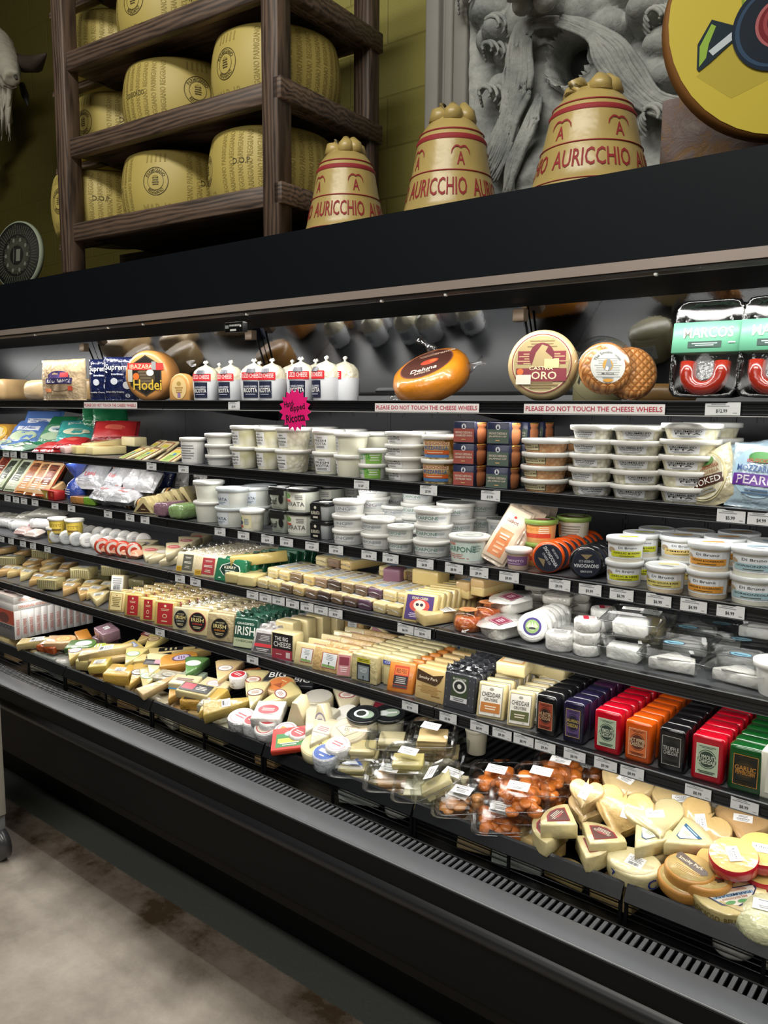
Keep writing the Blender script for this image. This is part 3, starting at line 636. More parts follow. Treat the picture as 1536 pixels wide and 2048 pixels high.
# woven round tray with radiating print, left end of the case top
bk = MB(); R = .165
bk.lathe([(0, -.012), (R, -.012), (R + .004, 0), (R, .012), (0, .012)], M('#15150f', 'matte'), 48); bk.lathe([(R - .002, -.014), (R + .005, -.012), (R + .007, 0), (R + .005, .012), (R - .002, .014)], M('#a9b49c', 'matte'), 48); bk.xf(0, Matrix.Rotation(PI / 2, 4, 'X'))
ry = MB()
for k in range(56):
    a = 2 * PI * k / 56; r2 = random.Random(k)
    for r0, r1 in ((.3, .6), (.64, .95)):
        r1 -= r2.uniform(0, .08); wd = .012
        label(R * (r1 - r0), .0085, [('t', 'IIHIEIHHIIEIH'[k % 4:k % 4 + 8], 0, 0, 1, .9, '#6d705f')], lambda u, v, o: (u, -.0135 - o, v), ry, cu=R * (r0 + r1) / 2 * math.cos(a), cv=R * (r0 + r1) / 2 * math.sin(a), rot=a)
for k in range(10):
    a = 2 * PI * k / 10; label(.016, .02, [('o', 0, 0, 1, 1, '#84857a')], flat(.0145), ry, cu=R * .47 * math.cos(a), cv=R * .47 * math.sin(a))
label(.03, .06, [('r', 0, 0, 1, 1, '#84857a')], flat(.0145), ry, cu=.012); label(.05, .09, [('o', -.4, 0, .2, .9, '#5d6054')], flat(.0145), ry)
bc = at_y(38, 512, 2.12)
thing('round_plaque', 'dark round plaque with radiating rows of pale print, left end of case top', 'plaque', [Part('disc', bk), Part('print', ry)], bc, (D2(-5), 0, D2(12)))
# mounted white goat head, left edge
def blob(parts, mat_, vox=.012, disp=.0):
    mb = MB()
    for p in parts: mb.tube(p[0], p[1], mat_, 12)
    me = mb.mesh('tmp'); o = bpy.data.objects.new('tmp', me); C.objects.link(o)
    r_ = o.modifiers.new('r', 'REMESH'); r_.mode = 'VOXEL'; r_.voxel_size = vox; r_.use_smooth_shade = True
    s_ = o.modifiers.new('s', 'SMOOTH'); s_.iterations = 4
    dg = bpy.context.evaluated_depsgraph_get(); dg.update(); m2 = bpy.data.meshes.new_from_object(o.evaluated_get(dg)); bpy.data.objects.remove(o)
    m2.materials.clear(); m2.materials.append(mat_)
    for v in m2.vertices: v.co += v.normal * (.004 * noise.noise(v.co * 60) + .003 * noise.noise(v.co * 25))
    return m2
YG = 2.25
def gp(px, py, dy=0): q = at_y(px, py, YG + dy); return q
GW = M('#b9b5a5', 'matte')
head = blob([([gp(-60, 120, .4), gp(-45, 150, .2), gp(-25, 110, .02)], [.13, .12, .09]), ([gp(-25, 75), gp(-5, 95, -.05), gp(15, 130, -.1), gp(24, 158, -.13)], [.085, .085, .062, .042]), ([gp(-5, 130, -.06), gp(15, 168, -.11)], [.055, .034]), ([gp(-40, 130, .25), gp(-20, 240, .22), gp(-30, 330, .3)], [.14, .13, .1])], GW)
brd = MB(); r2 = random.Random(2)
for k in range(22):
    a = r2.uniform(-8, 22); L = r2.uniform(60, 115)
    brd.tube([gp(a, 172, -.1 + r2.uniform(0, .06)), gp(a - 4 + r2.uniform(-4, 4), 172 + L * .5, -.08), gp(a - 2 + r2.uniform(-6, 6), 172 + L, -.06)], [.014, .011, .002], GW, 6)
ear = MB(); ear.tube([gp(22, 110, -.02), gp(45, 128, -.03), gp(72, 128, -.05), gp(92, 108, -.07)], [.018, .04, .038, .006], M('#3b3025', 'matte'), 10)
nst = MB(); nst.tube([gp(31, 152, -.17), gp(33, 158, -.175)], [.009, .007], M('#4a4540', 'matte'), 8); nst.tube([gp(8, 172, -.15), gp(24, 178, -.165), gp(34, 174, -.16)], .003, M('#57524a', 'matte'), 6)
hrn = MB(); hrn.tube([gp(44, 170, .02), gp(50, 190, 0), gp(56, 212, -.02)], [.016, .02, .003], M('#0f0d0c', 'matte'), 8)
g_ = gp(-25, 330)
base = Vector((g_.x, g_.y, g_.z))
go = thing('mounted_goat_head', 'white long-bearded goat head mounted on the wall at the left edge', 'goat head', [Part('head', head), Part('beard', brd), Part('ear', ear, lab='dark brown ear'), Part('nostril', nst), Part('horn_tip', hrn, lab='black pointed tip')], base)
for c in go.children: c.location = -base
# ================================================================ builders for packed cheese
def mpp(px, Y, z):                                             # metres per pixel at a spot
    x = x_of(px, Y, z); return (AX[2] * x + AY[2] * Y + AZ[2] * (z - EYE)) / F
CREAM, IVORY, YEL = M('#e9e0bd', 'cheese'), M('#efe9d2', 'cheese'), M('#e6cf86', 'cheese')
WHITE, GRY, INK = '#f3f2ec', '#8b8d8e', '#15161a'
WP = M('#f1f1ec', 'plast')
def sticker(t, m='#f6f6f3', n=3): return [('r', 0, 0, 1, 1, m), ('t', t, 0, .24, .72, .24, INK), ('g', 0, -.18, .82, .5, n, GRY)]
def greek(m=WHITE, n=4, ink=GRY): return [('r', 0, 0, 1, 1, m), ('g', 0, 0, .82, .8, n, ink)]
def tub(r, h, lid=WP, cup=WP, spec=None, lw=.1, lh=.5, a0=0.0, taper=.86, topspec=None, rim=.004, deep=.012, cl='lid', cv=.46, a1=None, spec2=None):
    rb = r * taper; k = (r - rb) / h; hc = h - .004
    c = MB().lathe([(0, .001), (rb - .004, .001), (rb - .001, 0), (rb, .002), (rb + k * hc, hc)], cup, 36)
    ps = [Part('cup', c)]
    l = MB().lathe([(r + .0005, h - deep), (r + rim, h - deep + .001), (r + rim + .0006, h - .002), (r + rim - .001, h), (r - .002, h), (r - .004, h - .0025), (0, h - .002)], lid, 36)
    ps.append(Part('lid', l, lab=None))
    if topspec: ps.append(Part('lid_print', label(2 * r * .8, 2 * r * .8, topspec, top(h - .0018), cols=1)))
    if spec: ps.append(Part('label', label(lw, h * lh, spec, cyl(rb + k * h * cv, k, a0), cols=10).xf(0, Matrix.Translation((0, 0, h * cv)))))
    if spec2: ps.append(Part('label', label(lw * .6, h * lh, spec2, cyl(rb + k * h * cv, k, a1), cols=6).xf(0, Matrix.Translation((0, 0, h * cv)))))
    return ps
def slab(w, d, h, m, spec=None, lw=.7, lh=.6, cv=.5, film=False, spec_top=None, r=.006, back_spec=None, wob=.0012):
    ps = [Part('cheese', MB().rbox((-w / 2, 0, 0), (w / 2, d, h), r, m, 2, wob))]
    if spec: ps.append(Part('label', label(w * lw, h * lh, spec, flat(.0012), cv=h * cv)))
    if spec_top: ps.append(Part('top_label', label(w * .8, d * .9, spec_top, lambda u, v, o: (u, v + d / 2, h + .0012 + o))))
    if film:
        mb = MB(); nx_, nz2 = 10, 3; rr_ = random.Random(int(w * 9999 + h * 777)); vs = []; fs = []
        for j in range(nz2 + 1):
            for i in range(nx_ + 1): vs.append((-w / 2 - .004 + (w + .008) * i / nx_ + rr_.uniform(-.0015, .0015), d * .5 + rr_.uniform(-.004, .004) * j, h - .004 + j * .008 + rr_.uniform(-.003, .003) * (j > 1)))
        for j in range(nz2):
            for i in range(nx_): a = j * (nx_ + 1) + i; fs.append((a, a + 1, a + nx_ + 2, a + nx_ + 1))
        own = not isinstance(m, str) and m.name.startswith('film_'); mb.add(vs, fs, m if own else FILM, False); ps.append(Part('film', mb, lab=None if own else 'clear crimped film edge'))
    return ps
def bar(w, d, h, m, spec=None, lw=.8, ld=.8, rot=0.0, r=.005):       # lying block, print on top
    ps = [Part('cheese', MB().rbox((-w / 2, -d / 2, 0), (w / 2, d / 2, h), r, m, 2, .001))]
    if spec: ps.append(Part('label', label(w * lw, d * ld, spec, top(h + .001), rot=rot)))
    return ps
def poly_cheese(poly, h, m, spec=None, W=.05, H=.04, rot=0.0, cu=0, cv=0, r=.004, rim=None, skin=None):
    ps = [Part('cheese', MB().prism(poly, 0, h, m, r))]
    if skin:
        ps.append(Part('rind', MB().prism([(x * 1.012, y * 1.012) for x, y in poly], h * .1, h * .9, skin, .002)))
    if spec: ps.append(Part('label', label(W, H, spec, top(h + .0006), rot=rot, cu=cu, cv=cv)))
    return ps
def sector(R, a, n=9): return [(0, -R * .45)] + [(R * math.sin(t), -R * .45 + R * math.cos(t)) for t in [a / 2 - a * i / n for i in range(n + 1)]]
def wedge_poly(w, L): return [(-w / 2, -L / 2), (w / 2, -L / 2), (w * .12, L / 2), (-w * .12, L / 2)]
def half_disc(R, n=14): return [(R * math.cos(t), R * math.sin(t) - R * .42) for t in [PI * i / n for i in range(n + 1)]]
def disc(R, sy=1.0, n=28): return [(R * math.cos(2 * PI * i / n), R * sy * math.sin(2 * PI * i / n)) for i in range(n)]
def tongue(w, L, n=8): return [(-w / 2, -L / 2), (w / 2, -L / 2), (w / 2, L / 2 - w / 2)] + [(w / 2 * math.cos(t), L / 2 - w / 2 + w / 2 * math.sin(t)) for t in [PI * i / n for i in range(1, n)]] + [(-w / 2, L / 2 - w / 2)]
def heart(s):
    out = []
    for i in range(28):
        t = 2 * PI * i / 28; out.append((s * .058 * 16 * math.sin(t) ** 3, s * .058 * (13 * math.cos(t) - 5 * math.cos(2 * t) - 2 * math.cos(3 * t) - math.cos(4 * t))))
    return out[::-1]
def pillow(w, h, t, colour, print_=None, seed=1, crimp=.02, pw=.9, ph=.9, n=16, gus=1.0):
    rr_ = random.Random(seed); ox = rr_.uniform(0, 50)
    def th(u, v):
        a = max(0, 1 - abs(2 * u / w) ** 3.2); b = max(0, 1 - abs(2 * v / h) ** 3.2); b = max(b, 1 - gus) if v < 0 else b
        return t / 2 * (a * b) ** .55 + ((.004 * noise.noise(Vector((u * 40 + ox, v * 40, 0))) + t * .12 * noise.noise(Vector((u * 22 + ox, v * 22, 3)))) * (a * b) ** .3) + .001
    mb = MB(); vs = []; fs = []
    for s_ in (-1, 1):
        for j in range(n + 1):
            for i in range(n + 1):
                u, v = -w / 2 + w * i / n, -h / 2 + h * j / n; e = .002 * noise.noise(Vector((u * 60, v * 60, ox)))
                vs.append((u + (e if j in (0, n) else 0), s_ * th(u, v), v + h / 2 + (e if i in (0, n) or j == n else 0)))
    q = (n + 1) ** 2
    for j in range(n):
        for i in range(n):
            a = j * (n + 1) + i; fs.append((a, a + 1, a + n + 2, a + n + 1)); fs.append((q + a, q + a + n + 1, q + a + n + 2, q + a + 1))
    for i in range(n):
        for a, b in ((i, i + 1), (i * (n + 1), (i + 1) * (n + 1)), (n * (n + 1) + i, n * (n + 1) + i + 1), (i * (n + 1) + n, (i + 1) * (n + 1) + n)): fs.append((a, b, q + b, q + a))
    mb.add(vs, fs, colour, True); ps = [Part('bag', mb)]
    if print_:
        g = lambda u, v, o: (u, -th(u, v) - o - .0014, v + h / 2)
        ps.append(Part('print', label(w * pw, h * ph, print_, g, cols=14, rows=14)))
    return ps
def sharp(pr):
    out = []
    for (a, b), (c, d) in zip(pr[:-1], pr[1:]):
        out.append((a, b))
        if a < 9 and c < 9: out += [(a + (c - a) * .12, b + (d - b) * .12), (a + (c - a) * .88, b + (d - b) * .88)]
        elif a < 9: out.append((a + .003, b + (d - b) * .1))
        else: out.append((c + .003, d + (b - d) * .1))
    return out + [pr[-1]]
def clamshell(sx, sy, h, content, spec=None, seed=0, lidh=.014, cm=CLEAR, sw=.05, shh=.028, rot=.35):
    b = MB().sq(sharp([(9, .0015), (.016, .001), (.010, .003), (.002, h * .72), (-.004, h * .75), (-.0045, h * .78)]), cm, sx, sy, 6, 48, False)
    l = MB().sq(sharp([(-.0045, h * .785), (-.005, h * .83), (.002, h * .84), (.008, h + lidh * .6), (.013, h + lidh), (.020, h + lidh - .002), (9, h + lidh - .0025)]), cm, sx, sy, 6, 48, False)
    l.sq([(-.0052, h * .77), (-.0062, h * .785), (-.0062, h * .81), (-.0052, h * .825)], MILKY, sx, sy, 6, 48)
    ps = [Part('container', b), Part('lid', l)] + content
    if spec: ps.append(Part('label', label(sw, shh, spec, top(h + lidh + .0004), rot=rot)))
    return ps
def lumps(n, sx, sy, z0, z1, r, m, seed):
    mb = MB(); rr_ = random.Random(seed)
    for _ in range(n):
        q = bmesh.new(); bmesh.ops.create_icosphere(q, subdivisions=2, radius=r * rr_.uniform(.8, 1.15))
        o = Vector((rr_.uniform(-sx, sx), rr_.uniform(-sy, sy), rr_.uniform(z0, z1))); f = rr_.uniform(.4, .65); e = rr_.uniform(0, 9)
        for v in q.verts: v.co = Vector((v.co.x, v.co.y, v.co.z * f)) * (1 + .15 * noise.noise(v.co * 60 + Vector((e, 0, 0)))) + o
        mb.bm(q, m)
    return Part('contents', mb)
def turn(parts_mb, M4):
    for p in parts_mb:
        p.me.transform(M4); p.me.update()
        for q in p.subs: q.me.transform(M4); q.me.update()
    return parts_mb
FACE = Matrix.Rotation(PI / 2, 4, 'X')                          # lying disc -> standing, top to the aisle
class Sh:
    """a shelf: fronts given by their left and right pixel on the lip line"""
    def __init__(s, k): s.k = k; s.z = ZS[k] + .0005
    def fr(s, a, b, hp, dy=.022):
        Y = 1.8 + dy; xa, xb = x_of(a, Y, s.z), x_of(b, Y, s.z); return (xa + xb) / 2, Y, xb - xa, hp * mpp((a + b) / 2, Y, s.z)
    def fc(s, a, b, hp, dy=.022, rz=0):                        # same, for a face turned by rz degrees
        Y = 1.8 + dy; c = (a + b) / 2; x = x_of(c, Y, s.z); m = mpp(c, Y, s.z); v = math.atan2(-x, Y)
        return x, Y, (b - a) * m / max(.3, math.cos(v - D2(rz))), hp * m
def stack(ps, name, x, y, z, h, n, lab, cat, group, rz=None, jit=.002):
    for i in range(n):
        wd = 'lowest one' if i == 0 else ('topmost one' if i == n - 1 else ('second', 'third', 'fourth', 'fifth')[i - 1] + ' up')
        l = lab if n == 1 else lab + ', ' + wd
        thing(name, l, cat, ps[i % len(ps)] if isinstance(ps[0], list) else ps, (x + rnd.uniform(-jit, jit), y + rnd.uniform(-jit, jit), z + i * h), rnd.uniform(-.12, .12) if rz is None else rz, group)
def row(ps, name, x, y, z, pitch, n, lab, cat, group, lean=0, rz=0, jx=.001, first=0, lift=0):
    """things one behind the other, going into the case"""
    for i in range(n):
        w_ = place_word(i + first, n + first); l = lab + (', ' + w_ if w_ else '')
        thing(name, l, cat, ps, (x + rnd.uniform(-jx, jx), y + i * pitch, z + i * lift), (D2(lean), 0, D2(rz) + rnd.uniform(-.03, .03)), group)
# price tags in the channels
TAGM = {}
def tag(k, px, price, what, wide=1.0, blank=False):
    key = (price, wide)
    if key not in TAGM:
        W, H = .058 * wide, .0275
        mb = MB().box((-W / 2, -.0008, 0), (W / 2, 0, H), M('#dfe2e2'))
        TAGM[key] = [Part('price_tag', label(W, H, [('g', -.12, .28, .66, .26, 2, '#9a9c9f'), ('t', price, -.02, -.17, .32, .3, '#26272a'), ('g', .36, -.3, .16, .1, 1, '#a5a7aa')], flat(.0009), mb, cv=H / 2))]
    z = ZS[k] - .0275; x = x_of(px, 1.797, z + .013)
    thing('price_tag', 'white ' + price + ' price tag, ' + what, 'price tag', TAGM[key], (x, 1.797, z), (D2(-2), 0, rnd.uniform(-.02, .02)), 'price tags in the shelf channels')
LIP = [(801, 0), (900, .0807), (988, .150), (1071, .217), (1164, .290)]
def heap(k, ps, name, lab, cat, px, py, rz=0, tx=0, ty=0, group=None, th=.03, Y=None, slope=.0034, H=0):
    """a pack in a heap on shelf k, placed by where its middle shows; higher above the lip = further back"""
    a, b = LIP[k]; d = max(0, a + b * px - py)
    if Y is None: Y = 1.87 + slope * d
    p = at_y(px, py, Y); s_, c = math.sin(D2(tx)), math.cos(D2(tx))
    if H: p = Vector((p.x, p.y + s_ * H / 2, p.z - c * H / 2)); th = 0
    return thing(name, lab, cat, ps, (p.x, p.y, max(ZS[k] + .003 + (.0 if not H else -s_ * .012), p.z - th)), (D2(tx), D2(ty), D2(rz)), group)
# ================================================================ top shelf
S = Sh(0); Z0 = S.z
def big_wheel(R, T, m, spec, lw, lh, r=.02, rind_m=None, n=44):
    prof = [(0, 0), (R - r, 0), (R - r * .3, r * .3), (R, r), (R, T - r), (R - r * .3, T - r * .3), (R - r, T), (0, T)]
    a = Part('cheese', MB().lathe(prof, m, n)); b = Part('label', label(lw, lh, spec, top(T + .0006), cols=1))
    return turn([a, b], Matrix.Translation((0, 0, R)) @ FACE @ Matrix.Translation((0, 0, 0)))
# Note: after turning, the printed face looks at -Y
x, Y, w_, h_ = 0, 0, 0, 0
tanw = M('#c9a878', 'rind')
x = x_of(6, 1.93, Z0); thing('cheese_log', 'thick tan cheese loaf at the far left end of the top shelf', 'cheese', [Part('cheese', MB().rbox((-.24, -.08, 0), (.08, .1, .105), .03, tanw, 3))], (x, 1.95, Z0), D2(8))
x = x_of(68, 1.90, Z0); thing('cheese_log', 'rounded pale cheese loaf half behind the beige pouch, top shelf', 'cheese', [Part('cheese', MB().rbox((-.06, -.05, 0), (.14, .09, .095), .035, M('#d6b98e', 'rind'), 3))], (x, 1.92, Z0), D2(-4))
x, Y, w_, h_ = S.fr(79, 156, 82)
ps = pillow(w_, h_, .05, M('#cdb592', 'film'), [('o', 0, .1, .56, .3, '#4b3d6d'), ('r', 0, .1, .42, .1, '#6f5c9a'), ('r', .16, .14, .2, .12, '#c2454a'), ('r', 0, -.02, .66, .15, '#3c3563'), ('t', 'ILE DE FRANCE', 0, -.02, .58, .09, WHITE), ('o', 0, -.2, .5, .18, '#8e7a62'), ('r', -.27, -.27, .14, .1, '#d98a60'), ('r', .28, -.22, .12, .12, '#c9563e'), ('g', .02, -.4, .5, .06, 2, '#8b7555')], 3, gus=.6)
thing('cheese_pouch', 'beige stand-up pouch lettered ILE DE FRANCE on the top shelf', 'pouch', ps, (x, Y + .03, Z0), D2(4), None)
sup = [('o', -.12, -.06, .24, .17, '#c9cdd6'), ('o', .3, -.16, .27, .19, '#d5d7dc'), ('o', .42, .2, .22, .17, '#c9cdd6'), ('p', [(-.42, .2), (.42, .34), (.44, .3), (-.38, .15)], M('#e9ebf0')), ('t', 'Supreme', 0, .28, .82, .19, WHITE), ('g', 0, .12, .5, .06, 1, '#aeb8d6'), ('t', 'Brie Bites', .0, .12, .4, .05, '#dfe3ee'), ('t', 'Irresistibly Creamy', -.1, -.33, .6, .05, WHITE), ('o', .3, -.42, .15, .1, '#c9cdd6'), ('t', '5', .3, -.42, .05, .07, '#1d2c5e')]
for a, b, l, dy, rz in ((150, 205, 'navy pouch lettered Supreme, left one half covered by its neighbour', .075, -6), (200, 264, 'navy pouch lettered Supreme, right one in full view', .03, 5)):
    x, Y, w_, h_ = S.fr(a, b, 82); thing('cheese_pouch', l, 'pouch', pillow(.145, .17, .05, M('#161f48', 'film'), sup, a, gus=.6), (x, 1.8 + dy + .02, Z0), D2(rz + 22), 'navy brie bite pouches')
hx = [(.5 * math.sin(t), .5 * math.cos(t)) for t in [PI / 3 * i for i in range(6)]]
hod = [('p', hx, M('#3b3428')), ('p', [(a * .93, b * .93) for a, b in hx], M('#1a1713')), ('o', 0, -.05, .5, .5, '#4b4030'), ('g', 0, -.02, .5, .6, 8, '#6e604a'), ('r', 0, .22, .98, .17, '#c43a34'), ('t', 'IBAZABAL', -.08, .22, .7, .1, '#f0c9a8'), ('r', .23, .24, .12, .2, '#8d8f90'), ('o', -.26, -.02, .17, .17, '#d96a2c'), ('r', -.42, -.0, .12, .3, '#b7b4a6'), ('o', .13, .07, .2, .16, '#cfcfcb'), ('t', 'Hodei', .05, -.22, .78, .26, '#c9a93a')]
x = x_of(322, 1.95, Z0); ps = big_wheel(.096, .105, M('#c98d4c', 'rind'), hod, .155, .155)
ps.append(Part('film', MB().add(*[[(.05, .115, .16), (.085, .13, .17), (.1, .11, .12), (.11, .12, .09), (.09, .12, .05), (.1, .14, .1), (.07, .12, .14)], [(0, 1, 6), (1, 2, 6), (2, 5, 6), (2, 3, 5), (3, 4, 5)]], FILM)))
thing('wrapped_cheese', 'orange-rind cheese wheel on edge with black hexagon label Hodei and red band', 'cheese wheel', ps, (x, 1.95, Z0), D2(24))
x = x_of(372, 1.88, Z0)
pk = [(-.05, 0), (.05, 0), (.05, .05), (.04, .08), (.02, .095), (0, .1), (-.02, .095), (-.04, .08), (-.05, .05)]
ps = turn([Part('cheese', MB().prism(pk, 0, .04, M('#cf9a58', 'rind'), .006)), Part('label', label(.07, .08, [('o', 0, -.0, 1, 1, '#d9bd84'), ('o', 0, .2, .3, .2, '#a98d4c'), ('g', 0, -.08, .6, .3, 3, '#a2793c'), ('r', 0, -.32, .2, .22, '#8a6f9e')], top(.0406), cv=.046))], FACE @ Matrix.Translation((0, 0, 0)))
thing('cheese_pack', 'small arched tan cheese pack with yellow label between the black-labelled wheel and ricotta bags', 'cheese', ps, (x, 1.885, Z0 + .001), D2(10))
# ricotta bags
def ricotta():
    R = .046; q = MB().lathe([(0, 0), (R * .86, 0), (R * .93, .006), (R, .062), (R * 1.02, .075)], M('#dfe2e6', 'plast'), 30)
    t_ = MB().lathe([(R * 1.02, .074), (R * 1.01, .088), (R * .9, .104), (R * .62, .117), (R * .25, .124), (.006, .127)], M('#ded8bf', 'film'), 30)
    kn = MB().tube([(0, 0, .124), (.0, 0, .132), (.002, 0, .134)], [.004, .004, .003], M('#e8e6df'), 8).tube([(-.006, .002, .138), (.0, 0, .133), (.008, -.002, .139)], [.006, .003, .006], M('#e8e6df'), 8)
    g = cyl(R * 1.0, .03)
    f = label(.062, .06, [('r', -.05, -.1, .86, .9, '#1c2239'), ('t', 'HAND-DIPPED', -.05, .06, .7, .1, '#d5d8e2'), ('t', 'RICOTTA', -.05, -.14, .74, .24, WHITE), ('g', -.05, -.36, .6, .08, 1, '#b9bdcc')], g, cols=8).xf(0, Matrix.Translation((0, 0, .045)))
    f2 = label(.075, .028, [('r', 0, 0, 1, .9, '#c9272f'), ('t', 'LIZZI CHEESE', 0, .05, .84, .5, '#f3d9d6')], cyl(R * 1.035, 0.0), cols=8).xf(0, Matrix.Translation((0, 0, .083)))
    f.v += []; b = len(f.v)
    bk_ = label(.05, .04, [('r', 0, 0, 1, 1, '#c4cad1'), ('g', 0, 0, .9, .9, 7, '#2d3038')], cyl(R * 1.0, .03, PI), cols=8).xf(0, Matrix.Translation((0, 0, .045)))
    dk_ = label(.03, .014, [('r', 0, 0, 1, 1, '#2a2d3c')], cyl(R * .99, -.6), cols=6).xf(0, Matrix.Translation((0, 0, .101)))
    return [Part('bag', q), Part('cheese_top', t_), Part('knot', kn), Part('front_label', f), Part('red_banner', f2), Part('back_label', bk_), Part('cap_print', dk_)]
rp = ricotta()
rl = ['left-most of the knotted ricotta bags, beside the arched tan pack', 'second knotted ricotta bag from the left', 'third knotted ricotta bag from the left, just right of a gap', 'fourth knotted ricotta bag, tight against the third', 'knotted ricotta bag standing right behind the pink star sign', 'knotted ricotta bag right of the pink star, turned away a little', 'right-most knotted ricotta bag, turned so its label is at the edge']
for i, (px, Y, rz) in enumerate(((413, 1.875, 14), (463, 1.90, 2), (509, 1.875, 22), (545, 1.90, 2), (602, 1.885, 20), (653, 1.9, -22), (690, 1.95, -30))):
    thing('ricotta_bag', 'white and cream ' + rl[i], 'cheese', rp, (x_of(px, Y, Z0), Y, Z0), D2(rz + 12), 'knotted ricotta bags on the top shelf')
for i, (px, Y, rz) in enumerate(((440, 1.99, 5), (520, 1.995, 12), (585, 1.99, -10), (632, 1.995, 20))):
    thing('ricotta_bag', 'white ricotta bag in the back row, ' + ['behind the first two bags', 'behind the third and fourth bags', 'behind the pink star sign', 'behind the sixth bag'][i], 'cheese', rp, (x_of(px, Y, Z0), Y, Z0), D2(rz), 'knotted ricotta bags on the top shelf')
# pink star card
q = MB(); n = 17; pts = []
for i in range(n * 2): a = PI * i / n; r_ = .066 if i % 2 else .052; pts.append((r_ * math.sin(a), r_ * math.cos(a)))
q.prism(pts, 0, .0012, M('#f01f7c'), 0, smooth=False)
lb = label(.1, .1, [('t', 'Hand-', -.2, .22, .42, .2, INK), ('t', 'dipped', .12, .04, .62, .24, INK), ('t', 'Ricotta', 0, -.24, .78, .26, INK)], top(.0015), rot=.14)
thing('star_sign', 'bright pink starburst card handwritten Hand-dipped Ricotta on the shelf edge', 'sign', turn([Part('card', q), Part('writing', lb)], FACE), at_y(590, 820, 1.79), D2(3))
# plastic wrapped orange wheel lying tilted
R, T = .115, .085
prof = [(0, 0), (R * .7, 0), (R * .9, .008), (R, .03), (R * 1.01, T * .5), (R, T - .025), (R * .9, T - .006), (R * .75, T), (0, T)]
dl = [('o', 0, 0, 1, 1, '#7c4a3e'), ('o', 0, 0, .96, .96, '#46261e'), ('o', .05, .05, .34, .2, '#b8452f'), ('o', .12, .06, .14, .1, '#e0703a'), ('t', 'Deluna', 0, -.22, .5, .14, '#e8d9c8'), ('t', 'arancia', .3, .3, .4, .08, '#c9b3a2'), ('g', 0, .3, .4, .1, 2, '#9b7866'), ('t', 'BRINATA', 0, -.36, .3, .06, '#c9b3a2')]
tw = MB()
for a, b in (((-.0, .1, T), (-.04, .13, T + .03)), ((R, 0, .04), (R + .045, .01, .045)), ((-R, -.02, .02), (-R - .02, -.03, .022))):
    a, b = Vector(a), Vector(b); m_ = (a + b) / 2; tw.tube([a * .96, m_, b], [.018, .006, .016], FILM, 7)
ps = [Part('cheese', MB().lathe(prof, M('#d98a22', 'cheese'), 48)), Part('label', label(R * 1.42, R * 1.42, dl, top(T + .0006))), Part('film', tw, lab='clear plastic wrap twists')]
x = x_of(872, 1.95, Z0 + .05)
thing('wrapped_cheese', 'plastic wrapped orange cheese wheel with round dark brown label, leaning forward on top shelf', 'cheese wheel', ps, (x + .0, 1.955, Z0 + .036), (D2(30), D2(-14), D2(16)))
x = x_of(1088, 1.9, Z0)
cv_ = [('o', 0, 0, 1, 1, '#7d1f2c'), ('o', 0, 0, .97, .97, '#c9bb93'), ('o', 0, 0, .93, .93, '#a8976a'), ('g', 0, .33, .5, .14, 3, '#7b6640'), ('r', 0, .1, .8, .22, '#7b2733'), ('g', 0, .08, .9, .2, 5, '#b79c72'), ('o', 0, .12, .42, .46, '#6a1f2b'), ('p', [(-.17, -.06), (-.1, .18), (.0, .32), (.1, .28), (.06, .2), (.18, .1), (.12, -.06)], M('#a89468')), ('r', 0, -.19, .84, .22, '#7b2733'), ('g', 0, -.36, .6, .14, 3, '#7b6640'), ('t', 'ORO', .05, -.2, .42, .13, '#ddd0ac'), ('t', 'CASTRA', 0, -.08, .4, .06, '#ddd0ac'), ('r', .17, .0, .24, .15, '#d7cf8e'), ('o', -.35, -.14, .11, .11, '#d8692e'), ('r', -.29, -.27, .25, .16, '#d9d6c6')]
ps = big_wheel(.087, .075, M('#d9c08b', 'rind'), cv_, .148, .148, .016)
ps.append(Part('side_label', label(.05, .04, greek('#b9b4a8', 6), lambda u, v, o: ((.087 + o) * math.cos(-.25 + v * 8), .04 + u, .087 + (.087 + o) * math.sin(-.25 + v * 8)), rot=0)))
thing('wrapped_cheese', 'pale rind cheese wheel on edge with round maroon and beige label ORO', 'cheese wheel', ps, (x, 1.90, Z0), (D2(-6), 0, D2(20)))
# lattice rind wheels, the front one in a clear shell
def lattice(nt, p):
    tc = nt.nodes.new('ShaderNodeTexCoord'); w1 = nt.nodes.new('ShaderNodeTexWave'); w1.inputs['Scale'].default_value = 32; w1.bands_direction = 'DIAGONAL'; w2 = nt.nodes.new('ShaderNodeTexWave'); w2.inputs['Scale'].default_value = 32; w2.bands_direction = 'DIAGONAL'
    mp = nt.nodes.new('ShaderNodeMapping'); mp.inputs['Scale'].default_value = (-1, 1, 1); nt.links.new(tc.outputs['Object'], mp.inputs[0]); nt.links.new(tc.outputs['Object'], w1.inputs['Vector']); nt.links.new(mp.outputs[0], w2.inputs['Vector'])
    m = nt.nodes.new('ShaderNodeMath'); m.operation = 'MINIMUM'; nt.links.new(w1.outputs['Fac'], m.inputs[0]); nt.links.new(w2.outputs['Fac'], m.inputs[1])
    r = nt.nodes.new('ShaderNodeValToRGB'); r.color_ramp.elements[0].color = lin('#a8662f'); r.color_ramp.elements[1].color = lin('#d99a5c'); r.color_ramp.elements[1].position = .35
    nt.links.new(m.outputs[0], r.inputs[0]); nt.links.new(r.outputs[0], p.inputs['Base Color']); b = nt.nodes.new('ShaderNodeBump'); b.inputs['Strength'].default_value = .6; b.inputs['Distance'].default_value = .003
    nt.links.new(m.outputs[0], b.inputs['Height']); nt.links.new(b.outputs[0], p.inputs['Normal']); p.inputs['Roughness'].default_value = .35; p.inputs['Coat Weight'].default_value = .5
LAT = node_mat('basket_pattern_rind', lattice)
